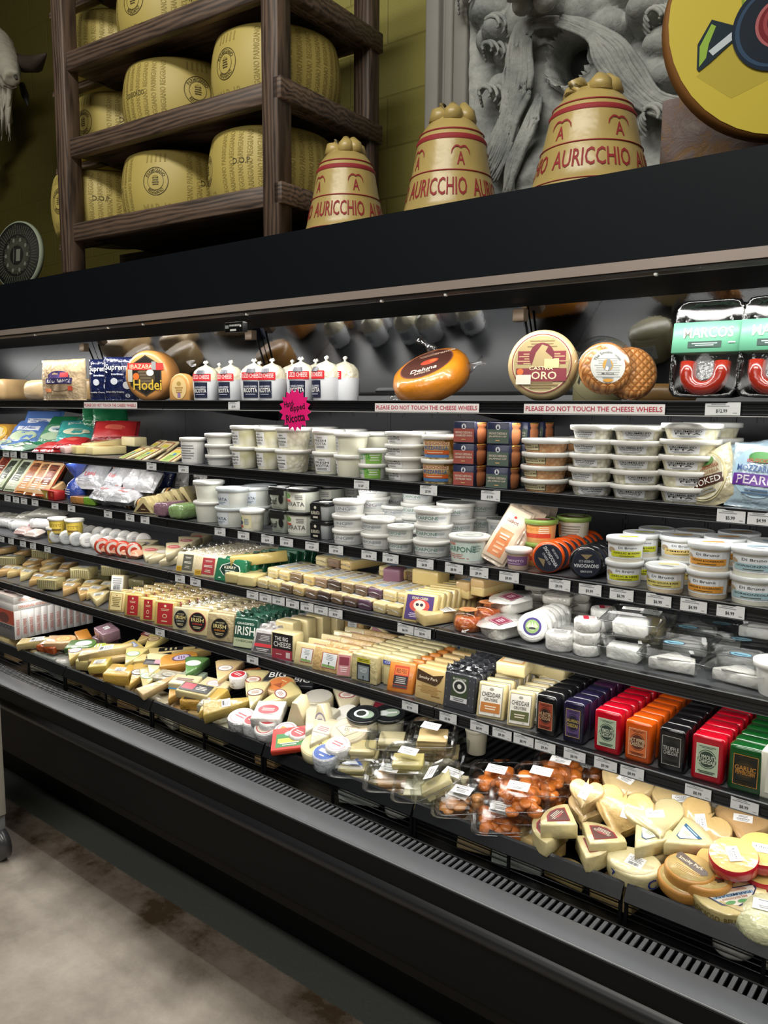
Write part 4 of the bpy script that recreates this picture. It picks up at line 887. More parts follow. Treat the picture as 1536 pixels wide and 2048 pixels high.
def shell_wheel(R, T, clear=True):
    gt = [('o', 0, 0, 1, 1, '#dcdcd6'), ('g', 0, -.05, .8, .6, 9, '#a9aaa6'), ('t', "The Smokin' Goat", 0, 0, .95, .09, '#3a3a36', .41), ('o', 0, .03, .3, .34, '#c99a3e'), ('p', [(-.1, -.1), (-.02, .2), (.06, .2), (.12, 0), (.04, -.14)], M('#8d949b')), ('p', [(-.08, -.12), (-.04, .0), (.02, -.04), (0, -.14)], M('#e8e8e2')), ('t', 'MURCIA', 0, -.22, .36, .05, '#4a4a46'), ('o', 0, -.42, .3, .1, '#d99d3c'), ('g', 0, -.34, .5, .06, 1, '#8b8d8e')]
    prof = [(0, 0), (R * .8, 0), (R * .95, .01), (R, .025), (R, T - .025), (R * .95, T - .01), (R * .8, T), (0, T)]
    ps = [Part('cheese', MB().lathe(prof, LAT, 40))]
    if clear:
        ps.append(Part('label', label(R * 1.3, R * 1.3, gt, top(T + .001)))); R2 = R * 1.12
        ps.append(Part('clear_shell', MB().lathe([(R2 + .012, .004), (R2 + .014, .006), (R2, .012), (R2, T * .8), (R2 - .012, T + .004), (R2 - .02, T + .006), (0, T + .006)], CLEAR, 44)))
    return turn(ps, Matrix.Translation((0, 0, R * (1.22 if clear else 1))) @ FACE)
x = x_of(1198, 1.88, Z0); thing('wrapped_cheese', 'basket-patterned orange cheese in a clear shell with white oval label', 'cheese wheel', shell_wheel(.064, .05), (x, 1.90, Z0), (D2(-10), 0, D2(38)))
x = x_of(1245, 1.95, Z0); thing('wrapped_cheese', 'plain basket-patterned orange cheese leaning behind the clear shell', 'cheese wheel', shell_wheel(.066, .05, False), (x + .01, 1.955, Z0), (D2(-12), 0, D2(46)), )
x = x_of(1190, 2.13, Z0); thing('cheese_drum', 'pale green-grey cheese drum behind, with a square paper label', 'cheese wheel', [Part('cheese', MB().lathe([(0, 0), (.06, 0), (.066, .006), (.066, .09), (.06, .096), (0, .096)], M('#a39c74', 'rind'), 36)), Part('label', label(.07, .05, greek('#b9b9b0', 6), cyl(.0665, 0, PI * .9), cols=8).xf(0, Matrix.Translation((0, 0, .05))))], (x, 2.14, Z0), D2(20))
x = x_of(700, 2.15, Z0)
for i, (px, Y, c_, R, T, l) in enumerate(((215, 2.12, '#b99a6a', .1, .1, 'large tan cheese drum at the back of the top shelf behind the navy pouches'), (120, 2.1, '#a5855a', .09, .09, 'brownish cheese drum at the back of the top shelf behind the beige pouch'), (420, 2.15, '#b5813f', .085, .1, 'orange-brown cheese at the back of the top shelf behind the ricotta bags'), (1330, 2.18, '#8b6a3c', .08, .05, 'flat brown cheese at the back of the top shelf left of the black trays'))):
    thing('cheese_drum', l, 'cheese wheel', [Part('cheese', MB().lathe([(0, 0), (R * .9, 0), (R, .015), (R, T - .015), (R * .9, T), (0, T)], M(c_, 'rind'), 36))], (x_of(px, Y, Z0), Y, Z0))
# black trays with mint sleeves and a U of red sausage
def tray():
    W, H, T = .142, .215, .028
    b = MB().sq([(9, .003), (.016, .003), (.010, .006), (.004, T), (-.002, T), (-.003, T - .002), (.002, T - .004)], M('#0c0c0d', 'film'), W / 2, H / 2, 9, 44)
    b.sq([(.02, .02), (.024, .022), (.03, .016), (9, .014)], M('#131315', 'film'), W / 2 * .98, H / 2 * .98, 9, 44)
    for j in (-1, 1): b.tube([(-.05, j * .0 + .07, .018), (-.02, .082, .02), (.02, .082, .02), (.05, .07, .018)], .003, M('#1c1c1e', 'film'), 6)
    cov = MB().sq([(.001, T + .001), (.02, T + .004), (9, T + .005)], CLEAR, W / 2, H / 2, 9, 44)
    slv = MB().rbox((-W / 2 - .003, -.012, -.001), (W / 2 + .003, .058, T + .008), .002, M('#5fa283', 'paper'), 1)
    lb = label(W, .07, [('t', 'MARCOS', .02, .14, .74, .34, '#f2efe4'), ('r', -.02, -.24, .5, .2, '#1c3a34'), ('g', -.02, -.24, .44, .12, 2, '#a8cdbf'), ('g', .38, -.2, .12, .08, 1, '#dff2e8')], top(T + .0085), cv=.023)
    saus = MB().tube([(-.036, -.03, .02)] + [(-.036 * math.cos(t), -.055 - .035 * math.sin(t), .02) for t in [PI * i / 8 for i in range(9)]] + [(.036, -.03, .02)], .0185, M('#8e2416', 'wax'), 14)
    return turn([Part('tray', b), Part('cover', cov, lab='clear lid film'), Part('sleeve', slv, [Part('print', lb)], lab='mint green paper sleeve'), Part('sausage', saus)], Matrix.Translation((0, 0, H / 2)) @ FACE)
tp = tray()
for px, Y, rz, l in ((1408, 1.87, 4, 'black tray with mint sleeve MARCOS and a U-shaped red sausage, front one'), (1425, 1.94, 6, 'black tray with mint sleeve leaning right behind the front tray'), (1548, 1.87, 3, 'black tray with mint sleeve cut off by the right edge of the picture'), (1560, 1.94, 5, 'black tray behind the one cut off at the right edge')):
    thing('sausage_tray', l, 'tray', tp, (x_of(px, Y, Z0 + .01), Y, Z0 + .008), (D2(-12), 0, D2(rz)), 'black sausage trays')
thing('price_holder', 'grey metal channel strip lying at the back edge', 'strip', [Part('strip', MB().rbox((-.15, 0, 0), (.15, .02, .006), .002, M('#8d8f90', 'satin')))], (x_of(770, 2.3, Z0), 2.3, Z0))
# warning strips on the shelf edge
for a, b, l in ((168, 274, 'left-most small warning strip PLEASE DO NOT TOUCH THE CHEESE WHEELS'), (750, 958, 'middle warning strip PLEASE DO NOT TOUCH THE CHEESE WHEELS, below the orange wheel'), (1048, 1330, 'right-most and longest-looking warning strip PLEASE DO NOT TOUCH THE CHEESE WHEELS')):
    xa, xb = x_of(a, 1.797, EYE), x_of(b, 1.797, EYE); W = xb - xa; H = .023
    thing('warning_strip', l, 'sign', [Part('card', MB().box((-W / 2, -.0006, 0), (W / 2, 0, H), M('#e9e4e2')), [Part('lettering', label(W, H, [('t', 'PLEASE DO NOT TOUCH THE CHEESE WHEELS', 0, 0, .97, .5, '#b3243c')], flat(.0007), cv=H / 2))])], ((xa + xb) / 2, 1.797, ZS[0] - .0275), (D2(-2), 0, 0), 'red lettered warning strips')
tag(0, 468, '$5.99', 'below the ricotta bags'); tag(0, 1445, '$12.99', 'below the black sausage trays', 1.25)
# ================================================================ second shelf: bags at left, tubs from the middle on
S = Sh(1); Z = S.z
def depth_of(k, px, py, lip0, slope):                          # packs shown higher above the lip lie further back
    return 1.86 + .0036 * max(0, lip0 + slope * px - py)
def lying(ps, name, lab, cat, px, py, dz=.0, rz=0, tilt=-80, group=None, roll=0, H=.15):
    """a flat pack lying or leaning, placed by where its middle shows"""
    Y = depth_of(1, px, py, 900, .0807); p = at_y(px, py, Y); c, s_ = math.cos(D2(tilt)), math.sin(D2(tilt))
    return thing(name, lab, cat, ps, (p.x + math.sin(D2(rz)) * H / 2 * -s_, p.y + s_ * H / 2, max(Z + .004, p.z - c * H / 2)), (D2(tilt), D2(roll), D2(rz)), group)
blue = [('r', 0, .22, .96, .5, '#5b7fc4'), ('o', 0, -.2, .8, .42, '#b7c9a8'), ('r', 0, .1, .7, .16, '#e8ecf2'), ('g', 0, .1, .6, .1, 2, '#3b5aa0')]
grn = [('r', 0, .3, .98, .34, '#1e7a4c'), ('o', .1, -.05, .7, .24, '#dfe6dd'), ('o', 0, -.3, .8, .26, '#a9c2a0'), ('g', .1, -.05, .5, .1, 2, '#285c92')]
teal = [('r', 0, .1, .98, .5, '#3c9c97'), ('o', 0, -.22, .76, .3, '#d5d8bb'), ('t', 'Shredded', 0, .2, .6, .12, WHITE)]
redp = [('r', 0, 0, .98, .9, '#bb2a2c'), ('o', 0, .05, .5, .3, '#e06a58')]
for i, (px, py, dz_, c_, sp, rz, tl, w1, h1, l) in enumerate((
    (60, 868, .05, '#6d92cf', blue, -14, -52, .2, .2, 'big blue-topped shredded cheese bag, front of the heap'), (118, 862, .07, '#5f9a78', grn, -20, -45, .17, .19, 'green-topped shredded cheese bag beside the blue one'),
    (85, 852, .11, '#5a86c9', blue, -8, -35, .2, .18, 'upright blue cheese bag at the back of the heap'), (168, 862, .03, '#48a19b', teal, 12, -62, .17, .19, 'teal shredded cheese bag at the foot of the heap'),
    (205, 845, .03, '#2c8254', grn, 18, -22, .15, .17, 'green cheese bag standing at the back beside the red packs'), (228, 848, .02, '#277a4c', grn, 26, -18, .15, .16, 'second green cheese bag at the back'),
    (20, 892, .0, '#7fa3d4', blue, -6, -80, .2, .15, 'light blue cheese bag lying flat at the left edge'), (50, 905, .0, '#8fb79e', grn, 6, -82, .16, .14, 'pale green cheese bag lying flat on the lip'),
    (112, 898, .0, '#c43336', redp, 30, -78, .15, .12, 'shiny red cheese pack lying in front of the teal bag'), (150, 888, .03, '#b52c30', redp, 34, -74, .14, .12, 'red cheese pack behind the shiny red one'), (236, 862, .0, '#8e2a30', redp, 4, -40, .2, .11, 'dark red pack leaning at the back under the green bags'),
    (5, 870, .02, '#d8a24c', [('o', 0, 0, .7, .7, '#e3b436'), ('o', 0, 0, .5, .5, '#e9dcb0')], 0, -40, .13, .14, 'yellow round-window pack at the left edge'))):
    lying(pillow(w1, h1, .04, M(c_, 'film'), sp, i + 20), 'cheese_bag', l, 'cheese bag', px, py, dz_, rz + (38 if tl > -70 else 0), tl, 'bags of shredded cheese', 0, h1)
def lie(ps, name, lab, cat, px, py, dz=0, rz=0, tx=0, ty=0, group=None, th=.03):
    Y = depth_of(1, px, py, 900, .0807) + .02; p = at_y(px, py, Y); return thing(name, lab, cat, ps, (p.x, p.y, max(Z + .002 + dz * .5, p.z - th)), (D2(tx), D2(ty), D2(rz)), group)
bt = [('o', .05, .0, .5, .6, '#d98a4e'), ('g', 0, -.35, .6, .12, 1, '#b8864a')]
lie(bar(.085, .15, .035, M('#ead9a0', 'paper'), bt), 'butter_pack', 'pale yellow brick pack with orange oval, on top of its twin', 'cheese pack', 205, 888, .036, -12, 8, 0, 'pale yellow brick packs')
lie(bar(.085, .15, .035, M('#ead9a0', 'paper'), bt), 'butter_pack', 'pale yellow brick pack underneath the one with the orange oval', 'cheese pack', 212, 898, 0, -10, 0, 0, 'pale yellow brick packs')
lie(bar(.07, .14, .035, M('#e4d291', 'paper'), bt), 'butter_pack', 'narrow yellow brick pack left of the stacked yellow pair', 'cheese pack', 180, 900, 0, -14, 0, 0, 'pale yellow brick packs')
lie(bar(.075, .15, .03, M('#e6c3bd', 'paper'), [('r', 0, .1, .8, .5, '#d9a3a5'), ('g', 0, 0, .6, .5, 4, '#b88')]), 'cheese_pack', 'pink and white flat pack left of the yellow bricks', 'cheese pack', 160, 896, .01, -14, 6)
lie(tub(.05, .035, M('#ece7d6', 'plast'), WP, topspec=[('o', 0, 0, 1, 1, '#f2ebd2'), ('o', 0, 0, .7, .5, '#e0b23c')]), 'cheese_tub', 'round white tub with yellow oval lid tilted beside the red packs', 'tub', 140, 897, .01, 0, 20)
lie(tub(.05, .035, M('#ece7d6', 'plast'), WP, topspec=[('o', 0, 0, 1, 1, '#f2ebd2'), ('o', 0, 0, .7, .5, '#e0b23c')]), 'cheese_tub', 'round white tub with yellow lid standing on edge behind the yellow bricks', 'tub', 216, 868, .05, 0, 62)
lie(bar(.13, .06, .04, M('#e8dcae', 'paper'), [('r', 0, .0, .9, .5, '#d9918c')]), 'cheese_pack', 'pink-topped cheese block at the back right of the bags', 'cheese pack', 268, 878, .01, -10)
fl = [('r', 0, 0, 1, 1, '#a8644a'), ('r', 0, 0, .86, .9, '#e8d9a8'), ('r', .02, -.05, .7, .6, '#b3c978'), ('g', 0, -.1, .5, .34, 4, '#6c8a3f'), ('r', .0, .3, .6, .14, '#d9c34a'), ('r', .08, .12, .2, .12, '#4d7ab5')]
for i, (px, py, dz_, rz, tx, l) in enumerate(((322, 900, .03, -20, 14, 'sliced cheese pack with green and yellow label in a brown border, upper one'), (345, 918, .005, -14, 8, 'sliced cheese pack with green label nearest the tall white tub'), (270, 905, 0, -22, 6, 'pinkish sliced cheese pack lying beside the yellow bricks'), (292, 915, .0, -26, 6, 'flat sliced cheese pack with pale label at the shelf edge'), (300, 892, .035, -30, 12, 'sliced cheese pack at the back of the flat packs'), (262, 915, 0, -30, 4, 'red-edged sliced pack at the shelf edge'))):
    lie(bar(.105, .15, .012, M('#e2cfa2', 'film'), fl if i != 2 else [('r', 0, 0, .9, .9, '#dfa08c'), ('g', 0, 0, .7, .6, 4, '#b3674f')]), 'sliced_cheese_pack', l, 'cheese pack', px, py, dz_, rz + 10, tx + 20, 0, 'flat sliced cheese packs')
# ---- tubs
def lumpm(c1): return M(c1, 'lumpy')
def mottled(c1, c2, sc_=55):
    def b(nt, p):
        v = nt.nodes.new('ShaderNodeTexVoronoi'); v.inputs['Scale'].default_value = sc_; tc = nt.nodes.new('ShaderNodeTexCoord'); nt.links.new(tc.outputs['Object'], v.inputs['Vector'])
        r = nt.nodes.new('ShaderNodeValToRGB'); r.color_ramp.elements[0].color = lin(c1); r.color_ramp.elements[1].color = lin(c2); r.color_ramp.elements[0].position = .25; r.color_ramp.elements[1].position = .75
        nt.links.new(v.outputs['Distance'], r.inputs[0]); nt.links.new(r.outputs[0], p.inputs['Base Color']); p.inputs['Roughness'].default_value = .25; p.inputs['Coat Weight'].default_value = .5
        bp = nt.nodes.new('ShaderNodeBump'); bp.inputs['Strength'].default_value = .5; bp.inputs['Distance'].default_value = .004; bp.invert = True; nt.links.new(v.outputs['Distance'], bp.inputs['Height']); nt.links.new(bp.outputs[0], p.inputs['Normal'])
    return node_mat('mottled_' + c1[1:] + c2[1:] + str(sc_), b)
G_OR = 'tubs on the second shelf'
def stk(px0, px1, hp, n, cup, spec, what, Y=1.865, lid=WP, a0=.1, lw=.62, lh=.62, taper=.84, rows_=1, pitch=None, var=None, group=None, front='', name='cheese_tub', cv=.46, z=None, topspec=None, deep=.012, back='', nb=None):
    zz = Z if z is None else z
    xa, xb = x_of(px0, Y, zz), x_of(px1, Y, zz); mp = mpp((px0 + px1) / 2, Y, zz); r = (px1 - px0) * mp / 2 - .004; h = hp * mp; x = x_of((px0 + px1) / 2, Y, zz)
    for q in range(rows_):
        ps = [tub(r, h * 1.04, lid, cup, spec, 2 * r * lw, lh, a0 + (rnd.uniform(-.5, .45) if var else 0), taper, cv=cv, topspec=topspec, deep=deep) for _ in range(n if var else 1)]
        nn = n if q == 0 else (nb or n)
        lab = what if q == 0 else what + (', row behind' if q == 1 else ', deepest row')
        stack(ps if var else ps[0], name, x + q * .004, Y + q * (pitch or 2 * r + .012), zz, h, nn, lab, 'tub', group or what + ' tubs')
    return x, Y, r, h
TXT_T = lambda a, b=None, ink=INK: [('r', 0, 0, 1, 1, '#ecedec'), ('t', a, 0, .12 if b else 0, .8, .16, ink)] + ([('t', b, 0, -.1, .8, .16, ink)] if b else []) + [('t', 'Calabro', 0, .34, .4, .14, '#55585c'), ('g', 0, -.33, .7, .2, 2, GRY)]
stk(359, 411, 50, 1, WP, [('r', 0, 0, 1, 1, '#e9e9e6'), ('t', 'TTA', -.38, .22, .18, .14, '#3a3c40'), ('g', .1, 0, .6, .7, 6, GRY)], 'wide white tub lettered TTA at the left end of the tubs', 1.87, taper=.9, lw=1.2, lh=.8)
stk(411, 468, 21, 3, WP, greek(WHITE, 3), 'shallow plain white tub left of the tall clear tubs', 1.88, a0=-.4, lw=.4)
mz = mottled('#fbf8e4', '#cfcaa0', 26)
stk(462, 522, 41, 2, mz, TXT_T('Fresh Mozzarella', 'Ciliegine'), 'tall tub of mozzarella balls, first pair from the left', 1.87, rows_=2, nb=2, a0=-.3)
stk(510, 565, 41, 2, mz, TXT_T('Fresh Mozzarella', 'Ciliegine'), 'tall tub of mozzarella balls, second pair from the left', 1.885, a0=-.2)
stk(551, 624, 43, 2, mottled('#f4f1df', '#dcd8bd', 70), TXT_T('Impastata', 'Ricotta'), 'wide tub of ricotta curds', 1.865, rows_=2, a0=-.2, lw=.5, nb=2)
stk(624, 690, 43, 2, M('#efeeda', 'plast'), TXT_T('FRESH', 'RICOTTA'), 'tall tub labelled FRESH RICOTTA', 1.88, rows_=2, a0=.12)
stk(668, 740, 43, 2, M('#efeed8', 'plast'), TXT_T('FRESH', 'RICOTTA'), 'tall pale tub with its label turned left', 1.855, rows_=2, a0=-.75, lw=.4)
stk(716, 775, 29, 2, WP, [('r', .25, 0, .5, 1, '#8cc25a'), ('t', 'RICOTTA', -.1, .05, .5, .45, '#3c9a4b'), ('g', .28, 0, .34, .6, 3, '#e3f0d4')], 'small white tub lettered RICOTTA in green', 1.85, a0=0, lw=1.3, lh=.8, taper=.92, rows_=1)
stk(740, 795, 40, 2, M('#eef0dc', 'plast'), TXT_T('RICOTTA'), 'tall pale tub at the back behind the green lettered tubs', 1.99, rows_=1)
stk(770, 852, 24, 4, WP, [('r', 0, 0, 1, 1, '#eceded'), ('t', 'WHOLE MILK', 0, .26, .84, .24, '#2b2d31'), ('t', 'FRESH RICOTTA', 0, -.05, .84, .2, '#2b2d31'), ('g', 0, -.34, .6, .2, 2, GRY)], 'shallow tub labelled WHOLE MILK FRESH RICOTTA', 1.865, a0=-.25, rows_=2, lh=.66)
bgm = [('r', -.1, 0, .8, 1, '#c9a06c'), ('r', 0, .28, .9, .22, '#e0c9a0'), ('t', 'BELGIOIOSO', 0, .3, .8, .16, '#a33a2c'), ('t', 'MOZZARELLA', 0, .06, .8, .2, '#3d6ea8'), ('r', 0, -.2, .9, .2, '#d9642c'), ('r', 0, -.4, .9, .16, '#5a83b8'), ('g', 0, -.2, .7, .1, 1, '#f0d7b8')]
stk(842, 918, 47, 2, mottled('#e8d9a0', '#8d6a2c', 60), bgm, 'tub of marinated mozzarella with orange and blue label', 1.865, a0=.2, lw=.95, lh=.72, rows_=2, taper=.88, name='mozzarella_tub')
# clay pots in paper sleeves
def pot(sl_c, txt):
    c = M('#c07a4e', 'matte'); q = MB().lathe([(0, 0), (.034, 0), (.038, .004), (.041, .02), (.041, .036), (.037, .042), (.04, .046), (.041, .052), (.038, .055), (0, .052)], c, 30)
    l = MB().lathe([(.041, .052), (.042, .053), (.04, .0565), (0, .0565)], M('#d9a75c', 'foil'), 30)
    sl = MB().rbox((-.031, -.0435, .001), (.031, .043, .0575), .0012, M('#262c4a'), 1)
    lb = label(.06, .054, [('r', 0, -.14, 1, .66, sl_c), ('o', 0, .3, .22, .26, '#dfe0e6'), ('p', [(-.06, .22), (0, .42), (.06, .22)], M('#262c4a')), ('t', 'VINTAGE CHEDDAR &', 0, -.0, .84, .11, '#ecdccb'), ('t', txt, 0, -.15, .84, .1, '#ecdccb'), ('g', 0, -.34, .3, .1, 1, '#d8b27a')], flat(.0436), cv=.0295)
    return [Part('pot', q), Part('lid', l), Part('sleeve', sl, [Part('print', lb)], lab='navy paper sleeve')]
for a, b, sc_, txt, wh in ((908, 972, '#a8564c', 'CARAMELISED ONION', 'with dark red panel'), (972, 1044, '#5a6a60', 'JALAPENO DIP', 'with grey-green panel')):
    x, Y, w1, h1 = S.fr(a, b, 36, .06); pp = pot(sc_, txt); k = .0815 / .082
    for q in range(3):
        stack(pp, 'clay_pot', x, Y + q * .09, Z, .058, 3 if q < 2 else 3, 'terracotta pot in navy sleeve ' + wh + ('', ', behind', ', deepest')[q], 'pot', 'terracotta cheddar dip pots', rz=.12)
pim = [('r', 0, 0, 1, 1, '#2e2c26'), ('r', 0, 0, .96, .92, '#d9cfa6'), ('t', 'Pimento', -.1, .16, .6, .26, '#2e2c26'), ('t', 'Cheese Spread', -.1, -.18, .66, .2, '#2e2c26'), ('t', '5.49', .36, -.1, .2, .22, '#2e2c26')]
stk(1041, 1137, 26, 4, mottled('#e0b483', '#c98f5c', 90), pim, 'shallow tub of pimento cheese spread', 1.865, a0=-.3, lw=.62, var=1, rows_=3, lh=.56)
gc = lambda a, b: [('r', 0, 0, 1, 1, '#e6e8ea'), ('t', 'Calabro', 0, .36, .34, .16, '#4a4d52'), ('t', a, 0, .1, .8, .18, INK), ('t', b, 0, -.12, .74, .17, INK), ('g', 0, -.36, .7, .18, 2, GRY)]
stk(1137, 1228, 27.5, 5, mottled('#eeeadb', '#bdb9a4', 80), gc('Goat Cheese', 'Crumbles'), 'shallow tub labelled Goat Cheese Crumbles', 1.87, a0=0, var=1, rows_=2, lh=.66, lw=.62)
stk(1218, 1324, 28.5, 5, mottled('#efead6', '#b3b094', 60), gc('CRUMBLED', 'GORGONZOLA'), 'shallow tub labelled CRUMBLED GORGONZOLA', 1.875, a0=.1, var=1, rows_=2, lh=.66, lw=.62)
stk(1316, 1434, 31, 5, mottled('#f4f0d9', '#d8d2ae', 70), gc('CRUMBLED', 'FETA'), 'shallow tub labelled CRUMBLED FETA', 1.88, a0=.0, var=1, rows_=2, lh=.66, lw=.6)
stk(1420, 1492, 36, 2, mottled('#efead6', '#c4c0a2', 60), gc('CRUMBLED', 'GORGONZOLA'), 'half hidden clear tub behind the smoked mozzarella bag', 2.06, rows_=1)
stk(1472, 1540, 36, 2, mottled('#efead6', '#c4c0a2', 60), gc('CRUMBLED', 'GORGONZOLA'), 'half hidden clear tub at the right edge behind the pearls bag', 2.04, rows_=1)
stk(1372, 1440, 30, 3, mottled('#efead6', '#c4c0a2', 60), gc('CRUMBLED', 'FETA'), 'dim tub at the back between feta stack and smoked mozzarella', 2.14, rows_=1)
sm = [('o', 0, 0, .95, .95, '#d9cfa0'), ('o', 0, 0, .88, .88, '#e7e2c6'), ('o', .1, .26, .36, .2, '#5d8a4c'), ('t', 'BELGIOIOSO', .1, .14, .5, .07, '#a8462c'), ('t', 'FRESH MOZZARELLA', 0, .04, .7, .07, '#8a5a3c'), ('r', 0, -.12, .8, .18, '#4a2418'), ('t', 'SMOKED', 0, -.12, .7, .12, WHITE), ('g', 0, -.3, .5, .12, 2, GRY)]
prl = [('o', 0, .05, .95, .9, '#a9cbe0'), ('o', 0, .3, .46, .2, '#4d8f4c'), ('t', 'BELGIOIOSO', 0, .24, .5, .07, '#b03a2c'), ('t', 'MOZZARELLA', 0, .1, .8, .11, '#3d5f9a'), ('r', 0, -.1, .9, .2, '#6a35a0'), ('t', 'PEARLS', 0, -.1, .76, .15, '#ece6f4'), ('g', 0, -.3, .6, .12, 2, '#5f7fa3')]
thing('mozzarella_bag', 'round clear bag of mozzarella with brown SMOKED band', 'cheese bag', pillow(.125, .13, .05, M('#d6cdaa', 'film'), sm, 5), (x_of(1432, 1.85, Z), 1.84, Z), (D2(-14), D2(-22), D2(-12)), 'printed mozzarella bags')
thing('mozzarella_bag', 'pale blue bag of mozzarella with purple PEARLS band', 'cheese bag', pillow(.125, .14, .055, M('#b9d3e3', 'film'), prl, 6), (x_of(1512, 1.85, Z), 1.84, Z), (D2(-14), D2(4), D2(6)), 'printed mozzarella bags')
thing('mozzarella_bag', 'pale blue bag of mozzarella leaning behind the PEARLS bag', 'cheese bag', pillow(.12, .13, .05, M('#b9d3e3', 'film'), prl, 7), (x_of(1500, 1.95, Z), 1.94, Z + .01), (D2(-8), D2(-8), D2(2)), 'printed mozzarella bags')
for px, pr, wh in ((12, '$6.99', 'at the far left below the blue bags'), (27, '$5.49', 'second from the left below the blue bags'), (48, '$5.49', 'below the pale green bag'), (80, '$4.99', 'below the red packs'), (303, '$6.99', 'below the flat sliced packs'), (367, '$7.99', 'just right of the shelf joint'), (723, '$1.69', 'below the green lettered ricotta tubs'), (857, '$7.99', 'below the marinated mozzarella'), (981, '$13.99', 'below the terracotta pots'), (1462, '$5.99', 'below the smoked mozzarella bag'), (1524, '$4.99', 'below the mozzarella pearls bag')): tag(1, px, pr, wh)
# ================================================================ third shelf
S = Sh(2); Z = S.z
def sk(k, a, b, hp, n, *r, **kw): kw.setdefault('z', ZS[k] + .0005); return stk(a, b, hp, n, *r, **kw)
# leaning sliced cheese packs
slc = lambda c1, c2: [('r', 0, 0, .92, .94, c1), ('r', 0, .1, .6, .6, c2), ('g', 0, .3, .6, .2, 3, '#2b2a26'), ('g', 0, -.2, .5, .4, 6, '#e9e6da')]
GR = 'slanted sliced cheese packs'
for i, (px, py, bd, c1, c2, rz, l) in enumerate(((14, 962, '#8fa07c', '#b9c2a4', '#2f3a2c', -30, 'pale green sliced pack at the left edge of the third shelf'), (40, 964, '#9cab86', '#c3cbb2', '#36402f', -28, 'pale green sliced pack, second from the left'), (62, 968, '#c9742c', '#d9a06a', '#8a4a22', -26, 'orange edged sliced pack right of the green ones'), (82, 966, '#c4763a', '#d3a878', '#a06a3c', -24, 'orange edged tan sliced pack, next to the right'), (100, 962, '#c8613a', '#d9b48a', '#7d3a24', -22, 'red edged tan sliced pack before the carton'),
    (25, 938, '#c96f2e', '#d9a06a', '#7a3b1e', -20, 'orange sliced pack in the back row at the left'), (60, 935, '#a0552a', '#cf9d66', '#6a3a1e', -16, 'brown-orange sliced pack in the back row'), (118, 950, '#c9692f', '#caa27a', '#333', -14, 'tan sliced pack with orange edge standing behind the carton'), (8, 935, '#b9542c', '#d9845a', '#7a2a1e', -24, 'red-orange pack at the far left back'))):
    heap(2, pillow(.1, .19, .012, M(bd, 'film'), slc(c1, c2), 60 + i, pw=.96, ph=.96, n=10), 'sliced_cheese_pack', l, 'cheese pack', px, py, rz + 34, -40, 0, GR, H=.17, Y=1.9 + (.12 if i > 4 else 0) - .006 * i)
bx = M('#c22f2c')
ps = [Part('carton', MB().rbox((-.09, -.02, 0), (.09, .03, .04), .002, bx, 1)), Part('print', label(.18, .04, [('r', -.4, 0, .19, .96, '#b8262a'), ('o', -.4, .1, .12, .5, '#e8dfd0'), ('r', -.06, 0, .46, .96, '#a38a3a'), ('r', -.0, .0, .3, .6, '#c2a850'), ('r', .1, -.1, .05, .5, '#e9e6da'), ('r', .34, 0, .3, .96, '#a8201f'), ('o', .38, .1, .14, .5, '#c95a3a')], flat(.0201), cv=.02))]
heap(2, ps, 'cheese_carton', 'long red and olive carton lying at the edge of the third shelf', 'carton', 99, 988, -4, 0, 0, None, .02, Y=1.85)
heap(2, bar(.07, .06, .035, M('#d8b27a', 'paper'), [('b', 0, 0, .9, .9, '#4b4640')]), 'cheese_pack', 'tan pack with barcode lying on the red and olive carton', 'cheese pack', 118, 968, -6, 30, 0, None, Y=1.9)
# blue twisted bag
tb = MB().lathe([(0, 0), (.03, 0), (.042, .02), (.045, .05), (.036, .078), (.012, .1), (.01, .106), (.03, .13), (.052, .165), (.058, .19), (.05, .188), (.028, .14), (0, .12)], M('#3a52a8', 'film'), 26)
for v_i, v in enumerate(tb.v):
    a = math.atan2(v[1], v[0]); f = 1 + .1 * math.sin(a * 7) * min(1, abs(v[2] - .05) * 12); tb.v[v_i] = (v[0] * f, v[1] * f, v[2])
tp2 = label(.05, .03, [('g', 0, 0, 1, 1, 3, '#dfe4f2')], cyl(.047), cols=6).xf(0, Matrix.Translation((0, 0, .045)))
heap(2, [Part('bag', tb), Part('print', tp2)], 'twisted_cheese_bag', 'shiny blue bag tied in the middle and flaring open at the top', 'cheese bag', 152, 968, 0, 0, 4, None, .1, Y=1.88)
# soft white bags with red printing and their neighbours
wb = [('t', 'Lioni', .1, -.1, .4, .16, '#d05a5a'), ('o', -.25, .28, .2, .12, '#e08a86'), ('o', .25, .3, .14, .1, '#dd7d78'), ('g', 0, -.32, .6, .12, 2, '#b9b9bd')]
for i, (px, py, rz, tx, w1, h1, l) in enumerate(((190, 950, 14, -40, .16, .15, 'large soft white bag printed with red, upper left of the group'), (236, 955, -6, -42, .14, .13, 'soft white bag in the middle, beside the large one'), (215, 988, -8, -70, .16, .11, 'white bag lettered in pink lying on the shelf edge'), (252, 995, 6, -74, .15, .1, 'white bag at the edge beside the pink lettered one'), (272, 958, 0, -30, .1, .12, 'small crumpled white bag in front of the blue ones'), (300, 965, 12, -40, .1, .1, 'small crumpled white bag under the blue ones'))):
    heap(2, pillow(w1, h1, .06, M('#bfc0c5', 'film'), wb if i < 4 else None, 80 + i), 'white_cheese_bag', l, 'cheese bag', px, py, rz, tx, 0, 'soft white cheese bags', H=h1, Y=1.93 - (.06 if i in (2, 3) else 0))
heap(2, bar(.1, .05, .03, M('#c98d4c', 'film')), 'cheese_pack', 'orange-brown pack peeping out under the white bags', 'cheese pack', 165, 1005, 6, 0, 0, None, Y=1.85)
